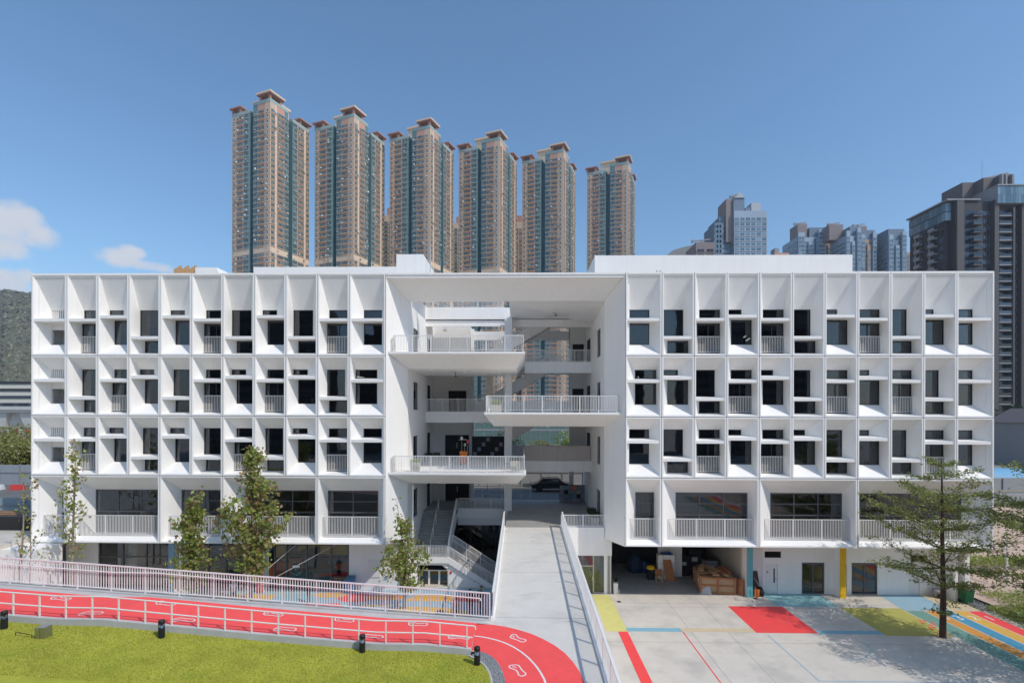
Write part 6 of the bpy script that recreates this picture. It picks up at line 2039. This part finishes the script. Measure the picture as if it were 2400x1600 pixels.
board('pale grey board leaning on the front of the timber crate', [(12.55, 2.35, 0), (13.25, 2.05, 0), (13.15, 2.5, .95), (12.5, 2.75, .95)], 'pale_wall')
board('red brown board leaning on the white wall end beside the teal fin', [(15.05, 2.2, 0), (15.38, 1.95, 0), (15.38, 1.98, 1.1), (15.1, 2.3, 1.1)], 'wood')
board('brown door leaf leaning on the white tiled stack in the store', [(10.9, 4.9, 0), (11.6, 4.9, 0), (11.35, 5.3, 1.5), (10.75, 5.3, 1.5)], 'wood')
t = thing('tile_stack', 'white crated stack with blue checked cloth on top in the store', 'stack', (11.0, 5.6, 0))
for i in range(3):
    for j in range(3):
        MB().box(-.6 + i * .42, -.6 + i * .42 + .40, -.25, .25, j * .62, j * .62 + .60).build('crate', 'white_in', t, local=True)
MB().hexa([(-.35, -.3, 1.86), (.5, -.3, 1.86), (.45, .25, 1.86), (-.3, .25, 1.86), (-.2, -.25, 2.0), (.35, -.2, 2.05), (.3, .2, 2.02), (-.15, .2, 1.98)]).build('cloth', 'plastic_blue', t, local=True)
t = thing('yellow_bin', 'black bin with bulging yellow lid in the store', 'bin', (9.85, 5.4, 0))
MB().lathe([(.0, 0), (.26, 0), (.31, .8)], 18).build('bin_body', 'plastic_black', t, local=True); MB().lathe([(.33, .8), (.34, .86), (.26, 1.02), (.0, 1.06)], 18).build('lid', 'plastic_yellow', t, local=True, smooth=True)
t = thing('tarpaulin_heap', 'dark blue tarpaulin covered drums at the back of the store', 'tarpaulin', (9.0, 7.2, 0))
MB().lathe([(.0, 0), (.5, 0), (.62, .4), (.55, 1.0), (.5, 1.2), (.35, 1.35), (.12, 1.42), (.0, 1.42)], 12).build('tarpaulin', 'tarp', t, local=True); MB().lathe([(0, 0), (.3, 0), (.34, .5), (.3, .9), (0, .95)], 12, c=(.75, -.2, 0)).build('drum', 'plastic_blue', t, local=True)
t = thing('stool', 'small yellow wooden stool in the store', 'stool', (10.35, 4.9, 0))
MB().box(-.25, .25, -.2, .2, .42, .47).build('seat', 'wood_pale', t, local=True)
for x, y in ((-.21, -.16), (.21, -.16), (.21, .16), (-.21, .16)):
    MB().box(x - .03, x + .03, y - .03, y + .03, 0, .42).build('leg', 'wood_pale', t, local=True)
MB().box(-.25, .25, .14, .18, .47, .85).build('backrest', 'wood', t, local=True)
R = random.Random(9)
for k, (x, y, w_, h_, lab, m) in enumerate(((12.6, 6.6, 1.1, 1.5, 'black cabinet in the store behind the crate', 'plastic_black'), (13.6, 6.9, .9, 1.9, 'dark upright cabinet at the back of the store', 'room_dark'), (14.6, 6.2, 1.0, 1.3, 'grey machine at the back right of the store', 'grey_fin'))):
    t = thing('store_cabinet', lab, 'cabinet', (x, y, 0)); MB().box(-w_ / 2, w_ / 2, -.35, .35, 0, h_).build('case', m, t, local=True)
    MB().box(-w_ * .3, w_ * .2, -.375, -.352, h_ * .55, h_ * .72).build('label_plate', 'pale_wall', t, local=True); MB().box(-w_ / 2 - .02, w_ / 2 + .02, -.37, .37, h_ + .002, h_ + .05).build('top', 'plastic_black', t, local=True)
t = thing('potted_plant', 'white potted plant by the lobby corner', 'potted plant', (6.62, 2.2, 0))
MB().lathe([(.0, 0), (.15, 0), (.17, .75), (.0, .75)], 14).build('pot', 'white_in', t, local=True)
mb = MB(); R = random.Random(2)
for i in range(60):
    a, h = R.uniform(0, 6.3), R.uniform(.2, .5); mb.face([(0, 0, .75), (cos(a) * .04, sin(a) * .04, .75 + h * .6), (cos(a) * .16, sin(a) * .16, .75 + h)])
mb.build('leaves', 'leaf_dark', t, local=True)
for x, y, lab in ((6.55, .62, 'thin steel post standing on the court by the yellow patch'), (15.95, 1.45, 'thin steel post at the foot of the teal fin')):
    t = thing('post_stand', lab, 'post', (x, y, 0)); MB().lathe([(.0, .0), (.14, .0), (.14, .02), (.02, .04), (.02, .04)], 16).build('base', 'plastic_black', t, local=True); MB().tube([(0, 0, .03), (0, 0, .82)], .022, 8).build('pole', 'chrome', t, local=True)
t = thing('rubbish_pile', 'bin, hoses and boards piled in the corner right of the teal fin', 'rubbish', (16.4, 2.15, 0))
MB().lathe([(.0, 0), (.16, 0), (.2, .5), (.0, .5)], 14, c=(-.2, -.35, 0)).build('bucket', 'plastic_orange', t, local=True)
MB().hexa([(-.3, .1, 0), (.3, .1, 0), (.3, .15, 0), (-.3, .15, 0), (-.4, .2, 1.6), (.1, .2, 1.6), (.1, .25, 1.6), (-.4, .25, 1.6)]).build('board', 'board', t, local=True)
MB().tube([(-.1, -.1, .0), (.1, -.1, .6), (-.2, 0, 1.2), (.15, 0, .7), (.3, -.1, .05)], .025, 6).build('hose', 'pale_wall', t, local=True)
MB().lathe([(.0, 0), (.22, 0), (.26, .3), (.1, .62), (.0, .64)], 12, c=(.15, -.15, 0)).build('sack', 'plastic_black', t, local=True)
t = thing('tree_stump_seat', 'grey plastic toadstool seat by the end wall', 'stool', (28.55, 2.0, 0))
MB().lathe([(.0, 0), (.2, 0), (.2, .3), (.3, .42), (.28, .55), (.0, .6)], 14).build('seat', 'grey_fin', t, local=True, smooth=True); MB().box(-.1, .1, -.31, -.2, .02, .25).build('arch', 'plastic_black', t, local=True)
bin_('dark green bin against the right end wall', 29.65, .95, 'plastic_green', 'plastic_black')
for x, z0_, z1_, lab in ((-16.4, 0, 2.4, 'left guy wire running up from the tallest tree to the slab'), (-13.5, 0, 2.8, 'right guy wire running up from the tallest tree to the slab')):
    tag(MB().tube([(-17.7 + (0 if x < -15 else .4), -2.0, 1.2), (x + 1.2, 1.4, 3.75)], .012, 5).build('guy_wire', 'white_rail', loc=(x, 0, 1)), lab, 'wire')
t = thing('black_bag', 'black rucksack lying on the yellow painted patch', 'bag', (-5.0, -2.2, 0)); MB().lathe([(.0, 0), (.32, 0), (.36, .15), (.2, .34), (.0, .36)], 12).build('bag_body', 'plastic_black', t, local=True, smooth=True); MB().tube([(-.2, 0, .25), (0, 0, .42), (.2, 0, .25)], .02, 6).build('strap', 'plastic_black', t, local=True)

# rooftop timber screens
t = thing('timber_screen', 'orange plywood enclosure on the left roof', 'enclosure', (-27.9, 8.2, 21.74))
for i in range(9):
    x = -.9 + i * .21
    MB().box(x, x + .2, 0, .05, 0, 2.75 + .12 * ((i * 7) % 3)).build('plywood_board', 'plywood', t, local=True)
MB().box(-.95, -.85, .05, 1.6, 0, 2.7).build('side_board', 'plywood', t, local=True)
t = thing('timber_formwork', 'low line of orange timber formwork on the far left roof', 'formwork', (-33.4, 9.5, 21.74))
for i in range(10):
    MB().box(-.6 + i * .3, -.6 + i * .3 + .28, 0, .06, 0, 2.05 + .25 * sin(i * .35)).build('plywood_board', 'plywood', t, local=True)

# ------------------------------------------------------------------ street behind the passage
def car(label, x, y, z, rz_, body):
    t = thing('parked_car', label, 'car', (x, y, z), rz_, 'cars on the street behind')
    prof = [(-2.1, .35), (-2.15, .75), (-1.5, .92), (-.9, 1.42), (.7, 1.45), (1.4, .95), (2.05, .85), (2.12, .4)]
    mb = MB(); n = len(prof)
    for s in (-.85, .85):
        mb.face([(p[0], s * (.9 if p[1] > 1 else 1), p[1]) for p in (prof if s < 0 else prof[::-1])])
    for i in range(n - 1):
        a, b = prof[i], prof[i + 1]; wa, wb = .85 * (.9 if a[1] > 1 else 1), .85 * (.9 if b[1] > 1 else 1)
        mb.face([(a[0], -wa, a[1]), (a[0], wa, a[1]), (b[0], wb, b[1]), (b[0], -wb, b[1])])
    mb.build('body', body, t, local=True)
    for s in (-1, 1):
        MB().face([(-1.2, s * .835, .95), (1.15, s * .835, .95), (.62, s * .79, 1.36), (-.8, s * .79, 1.36)]).build('side_window', 'win_glass_dark', t, local=True)
        for xx in (-1.3, 1.3):
            MB().tube([(xx, s * .7, .33), (xx, s * .88, .33)], .33, 16).build('wheel', 'plastic_black', t, local=True)
        MB().box(2.05, 2.13, s * .7 - .15, s * .7 + .15, .6, .75).build('headlight', 'chrome', t, local=True)
    return t


car('black car parked on the street, seen through the passage', 3.2, 21.0, 4.31, 0, 'car_black')
GBL = 'white bollards along the back street'
for i, x in enumerate((-5.5, -4.6, -3.65, -2.75, -1.85, -.05, .85)):
    t = thing('white_bollard', ['first', 'second', 'third', 'fourth', 'fifth', 'sixth', 'seventh'][i] + ' white street bollard from the left behind the passage', 'bollard', (x, 15.0, 4.3), 0, GBL)
    MB().lathe([(.0, 0), (.07, 0), (.07, .9), (.05, .98), (.0, 1.0)], 12).build('post', 'barrier_white', t, local=True); MB().lathe([(.075, .7), (.075, .8)], 12).build('band', 'grey_fin', t, local=True)


def street_sign(label, x, y, z, w, h, m, lines):
    t = thing('street_sign', label, 'sign', (x, y, z), 0, 'red and blue signs behind the passage')
    MB().tube([(0, .05, 0), (0, .05, 2.3 + h)], .04, 8).build('pole', 'grey_fin', t, local=True)
    p = MB().box(-w / 2, w / 2, -.03, .0, 2.2, 2.2 + h).build('panel', m, t, local=True)
    q = MB(); R = random.Random(int(x * 10))
    for i in range(lines):
        zz = 2.2 + h * (i + .5) / lines
        nch = max(3, int(w / .22))
        for c in range(nch):
            xx = lerp(-w * .4, w * .4, c / (nch - 1)); s = .055
            q.box(xx - s, xx + s, -.036, -.032, zz - .008, zz + .008); q.box(xx - .008, xx + .008, -.036, -.032, zz - s, zz + s)
            if R.random() < .6:
                q.box(xx - s, xx + s, -.036, -.032, zz + s * .7, zz + s * .95)
    q.build('lettering', 'barrier_white', p, local=True)
    return t


street_sign('red notice board with white characters hung on the street fence', 3.0, 22.5, 4.3, 1.6, 1.0, 'sign_red', 3)
street_sign('small red and white sign left of the column behind the passage', -3.6, 20.5, 4.3, .7, .8, 'sign_red', 3)
street_sign('small red and white sign beside the cube wall behind the passage', 5.5, 20.5, 4.3, .6, .8, 'sign_red', 3)


def mesh_fence(label, x0, x1, y, z, h, m, group=None):
    t = thing('site_fence', label, 'fence', ((x0 + x1) / 2, y, z), 0, group); n = max(2, round((x1 - x0) / 2.4))
    for i in range(n):
        a, b = lerp(x0, x1, i / n), lerp(x0, x1, (i + 1) / n)
        MB().box(a + .02, b - .02, y - .02, y + .02, z + .1, z + h).build('fence_panel', m, t)
        MB().box(a - .05, a + .05, y - .1, y - .025, z, z + h + .1).build('fence_post', 'grey_fin', t)
    MB().box(x0, x1, y - .08, y - .022, z + h * .62, z + h * .68).build('fence_rail', 'grey_fin', t)
    return t


mesh_fence('grey sheet fence along the back street, seen through the passage', -14, 14, 24.0, 4.3, 2.6, 'grey_wall')
mesh_fence('green netted site fence far behind the passage', -26, 26, 95, 4.3, 6.5, 'net_green')
mesh_fence('grey sheet hoarding left of the school, farther of two', -75, -44, 22.5, 4.3, 2.4, 'sheet_grey')
mesh_fence('teal grey sheet hoarding left of the school, nearer of two', -60, -34.5, 6.0, 4.1, 1.7, 'sheet_teal')
t = thing('skip', 'dark container with orange timber on top left of the school', 'container', (-38.5, 3.2, 4.0))
MB().hexa([(-4, -1, 0), (3.6, -1, 0), (3.6, 1, 0), (-4, 1, 0), (-4.2, -1.1, 1.1), (3.8, -1.1, 1.1), (3.8, 1.1, 1.1), (-4.2, 1.1, 1.1)]).build('container_body', 'plastic_black', t, local=True)
for i in range(5):
    MB().bar((-3.5 + i * .3, -.6 + i * .25, 1.12 + .03 * i), (2.4 - i * .3, -.5 + i * .2, 1.12 + .03 * i), .12, .03).build('timber', 'wood_pale' if i % 2 else 'wood', t, local=True)
GW = 'red and white water barriers'
k = 0
ORD = ['first', 'second', 'third', 'fourth', 'fifth', 'sixth', 'seventh', 'eighth', 'ninth', 'tenth', 'eleventh', 'twelfth']
for row, (y, x0, n, nm) in enumerate(((20.0, -56.0, 3, 'on the near road'), (170.0, -208.0, 5, 'far off under the viaduct'))):
    for i in range(n):
        L_ = 1.3 if row == 0 else 2.2; x = x0 + i * (L_ + (.9 if row == 0 else .6)); h = .55 if row == 0 else 1.5
        m = 'barrier_red' if i % 2 else 'barrier_white'
        t = thing('water_barrier', '%s %s barrier from the left in the line %s' % (ORD[i], 'red' if i % 2 else 'white', nm), 'barrier', (x, y, 4.3), 0, GW)
        MB().hexa([(-L_ / 2, -.3, 0), (L_ / 2, -.3, 0), (L_ / 2, .3, 0), (-L_ / 2, .3, 0), (-L_ / 2, -.1, h), (L_ / 2, -.1, h), (L_ / 2, .1, h), (-L_ / 2, .1, h)]).build('barrier_body', m, t, local=True)
        MB().box(-L_ / 2 + .1, L_ / 2 - .1, -.33, .33, 0, h * .12).build('base', m, t, local=True)
for i in range(7):
    x = 2.0 + i * 1.5
    t = thing('water_barrier', '%s barrier from the left on the site seen through the passage' % ORD[i], 'barrier', (x, 85, 4.3), 0, GW)
    MB().hexa([(-.7, -.3, 0), (.7, -.3, 0), (.7, .3, 0), (-.7, .3, 0), (-.7, -.1, 1.1), (.7, -.1, 1.1), (.7, .1, 1.1), (-.7, .1, 1.1)]).build('barrier_body', 'plastic_orange' if i % 2 else 'barrier_white', t, local=True)
    MB().box(-.65, .65, -.33, .33, 0, .14).build('base', 'barrier_white', t, local=True)

# ------------------------------------------------------------------ left background: viaduct, pink school, hill
t = thing('viaduct', 'pale concrete viaduct with glazed train cover crossing at the far left', 'viaduct', (-260, 215, 4.3))
MB().box(-330, -170, 214, 226, 12.6, 15.2).build('deck', 'viaduct', t)
MB().box(-330, -170, 213.2, 214.0, 14.0, 15.6).build('parapet', 'viaduct', t)
gl_ = MB()
for i in range(60):
    x = -326 + i * 2.6
    gl_.box(x, x + 2.3, 214.2, 214.4, 15.8, 17.4)
gl_.build('noise_barrier', 'win_glass_dark', t, kind='stuff'); MB().box(-330, -170, 214.15, 214.45, 17.4, 17.7).build('barrier_rail', 'viaduct', t)
for i, x in enumerate((-262, -241, -222, -203)):
    MB().hexa([(x - 5, 216, 4.3), (x + 5, 216, 4.3), (x + 5, 224, 4.3), (x - 5, 224, 4.3), (x - 7.5, 215, 12.5), (x + 7.5, 215, 12.5), (x + 7.5, 225, 12.5), (x - 7.5, 225, 12.5)]).build('pier', 'viaduct', t)
MB().box(-330, -170, 217.5, 218.5, 4.31, 12.55).build('infill_wall', 'viaduct', t)
t = thing('far_school', 'cream and pink building with banded windows before the hill at the far left', 'building', (-290, 268, 4.3))
MB().box(-330, -248, 262, 280, 4.3, 31).build('wall', 'cream_wall', t)
bd = MB()
for i in range(5):
    bd.box(-330, -248.5, 261.6, 261.99, 12.6 + i * 4.2, 14.2 + i * 4.2)
bd.build('window_band', 'win_glass_dark', t, kind='stuff')
ew = MB().hexa([(-248, 260, 4.3), (-232, 260, 4.3), (-232, 280, 4.3), (-248, 280, 4.3), (-248, 260, 31), (-232, 260, 36), (-232, 280, 36), (-248, 280, 31)]).build('gable_wall', 'pink_wall', t)
for i in range(4):
    MB().box(-242, -239.5, 259.9, 259.99, 14 + i * 4.4, 16.2 + i * 4.4).build('window', 'win_glass_dark', ew)
# wooded hill
mb = MB(); RR = random.Random(12); nx, ny = 70, 30
def hill_z(x, y):
    c = max(0, 1 - ((x + 1050) / 760) ** 2); d = max(0, min(1, (y - 480) / 560))
    return 4.3 + 265 * (c ** .9) * (d ** .8) + 7 * sin(x * .045 + y * .02) * d + 5 * sin(x * .11 - y * .06) * d
for j in range(ny + 1):
    for i in range(nx + 1):
        x, y = lerp(-1900, -200, i / nx), lerp(480, 1300, j / ny)
        mb.v.append((x, y, hill_z(x, y)))
for j in range(ny):
    for i in range(nx):
        k = j * (nx + 1) + i
        mb.f.append((k, k + 1, k + nx + 2, k + nx + 1)); mb.m.append(0)
struct(mb.build('hill', 'hill', smooth=True))
fo = MB()
for i in range(16000):
    y = RR.uniform(490, 1060); x = RR.uniform(-1.03, -.9) * (y + 33.7)
    z = hill_z(x, y); r = RR.uniform(1.6, 4.6); c = Vector((x, y, z + r * .3)); k = len(fo.v)
    for q in range(6):
        a = q * pi / 3 + RR.random() * .5; rr0 = r * RR.uniform(.6, 1.15); fo.v.append((c.x + rr0 * cos(a), c.y + rr0 * sin(a), c.z + r * RR.uniform(-.3, .3)))
    fo.v.append((c.x + RR.uniform(-.5, .5) * r, c.y + RR.uniform(-.5, .5) * r, c.z + r * RR.uniform(.5, 1.1)))
    mm = 0 if RR.random() < .75 else 1
    for q in range(6):
        fo.f.append((k + q, k + (q + 1) % 6, k + 6)); fo.m.append(mm)
o = fo.build('hill_forest', ['leaf_forest', 'hill']); o['kind'] = 'stuff'; o['label'] = 'dark forest covering the hillside at the far left'

# ------------------------------------------------------------------ right background: lamp, canopy, walls
t = thing('street_lamp', 'tall grey double armed street lamp right of the school', 'street lamp', (72.0, 58, 4.3))
MB().tube([(0, 0, 0), (0, 0, 8.6)], [.11, .07], 10).build('pole', 'grey_fin', t, local=True)
for s in (-1, 1):
    MB().tube([(0, 0, 8.5), (s * .8, 0, 8.75), (s * 1.5, 0, 8.8)], .045, 6).build('arm', 'grey_fin', t, local=True); MB().box(s * 1.5 - .35, s * 1.5 + .35, -.12, .12, 8.75, 8.87).build('lamp_head', 'pale_wall', t, local=True)
t = thing('covered_walkway', 'pale blue curved canopy over a grey wall right of the school', 'canopy', (52, 27, 4.3))
cv = MB()
for i in range(8):
    a0, a1 = pi * i / 8, pi * (i + 1) / 8
    cv.face([(38, 26 - 2.2 * cos(a0), 5.6 + .9 * sin(a0)), (75, 26 - 2.2 * cos(a0), 5.6 + .9 * sin(a0)), (75, 26 - 2.2 * cos(a1), 5.6 + .9 * sin(a1)), (38, 26 - 2.2 * cos(a1), 5.6 + .9 * sin(a1))])
cv.build('roof', 'canopy_blue', t, smooth=True); MB().box(38, 75, 23.7, 23.9, 4.3, 5.5).build('wall', 'grey_wall', t)
for i in range(13):
    MB().box(38 + i * 3, 38.1 + i * 3, 23.6, 23.69, 4.3, 5.6).build('post', 'grey_fin', t)
tag(MB().box(31.5, 60, 14.2, 14.5, 2.5, 5.3).build('boundary_wall', 'grey_wall', loc=(45, 14.3, 2.5)), 'plain grey boundary wall right of the school below the blue canopy', 'wall')
t = thing('pavilion', 'small grey gabled pavilion at the right edge under the dark tower', 'building', (84.5, 52, 4.3)); MB().box(-3, 8, -3, 5, 0, 7.0).build('wall', 'grey_fin', t, local=True)
MB().hexa([(-3.4, -3.4, 7.0), (8.4, -3.4, 7.0), (8.4, 5.4, 7.0), (-3.4, 5.4, 7.0), (1, -3.4, 9.4), (4, -3.4, 9.4), (4, 5.4, 9.4), (1, 5.4, 9.4)]).build('roof', 'louvre_brown', t, local=True)
for x in (-2, 1, 4):
    MB().box(x, x + 1.4, -3.06, -3.005, 1.2, 5).build('window', 'win_glass_dark', t, local=True)
t = thing('path_lamp_post', 'thin white pole beside the pink path right of the school', 'pole', (34.6, 3.4, .3)); MB().tube([(0, 0, 0), (0, 0, 3.6)], .06, 8).build('pole', 'barrier_white', t, local=True); MB().lathe([(.0, 0), (.12, 0), (.12, .03)], 12).build('base_plate', 'grey_fin', t, local=True)

# blocks across the road behind the viewpoint: they show only as dark reflections in the school's glass
for i, (x0, x1, y1, h, lab) in enumerate(((-95, -62, -118, 46, 'far left block opposite the school, seen only in reflections'), (-55, -24, -128, 38, 'left block opposite the school, seen only in reflections'), (-16, 12, -122, 44, 'middle block opposite the school, seen only in reflections'),
                                           (17, 40, -132, 34, 'right block opposite the school, seen only in reflections'), (52, 88, -120, 48, 'far right block opposite the school, seen only in reflections'))):
    t = thing('opposite_block', lab, 'building', ((x0 + x1) / 2, y1, -.06), 0, 'blocks opposite the school')
    MB().box(x0, x1, y1 - 18, y1, -.06, h).build('wall', 'dark_brown' if i % 2 else 'brown', t)
    q = MB()
    for f in range(int(h / 3.2)):
        q.box(x0 + .6, x1 - .6, y1 + .01, y1 + .08, 1.2 + f * 3.2, 2.8 + f * 3.2)
    q.build('window_band', 'win_glass_dark', t)
    MB().box(x0 + 6, x0 + 13, y1 - 12, y1 - 4, h, h + 5).build('roof_room', 'brown', t)

# ------------------------------------------------------------------ the air: thin even haze round the whole place
hz_m = bpy.data.materials.new('haze_air'); hz_m.use_nodes = True
hn = hz_m.node_tree.nodes; hl = hz_m.node_tree.links
hn.clear()
ho = hn.new('ShaderNodeOutputMaterial'); hv = hn.new('ShaderNodeVolumePrincipled')
hv.inputs['Color'].default_value = (0.80, 0.88, 1.0, 1); hv.inputs['Density'].default_value = 0.0002; hv.inputs['Anisotropy'].default_value = 0.2
hl.new(hv.outputs[0], ho.inputs['Volume'])
MATS['haze_air'] = hz_m
hb_ = MB().box(-3100, 3100, -3100, 5100, -1.2, 300).build('haze', 'haze_air')
hb_['kind'] = 'stuff'; hb_['label'] = 'thin blue haze in the air over the whole place'
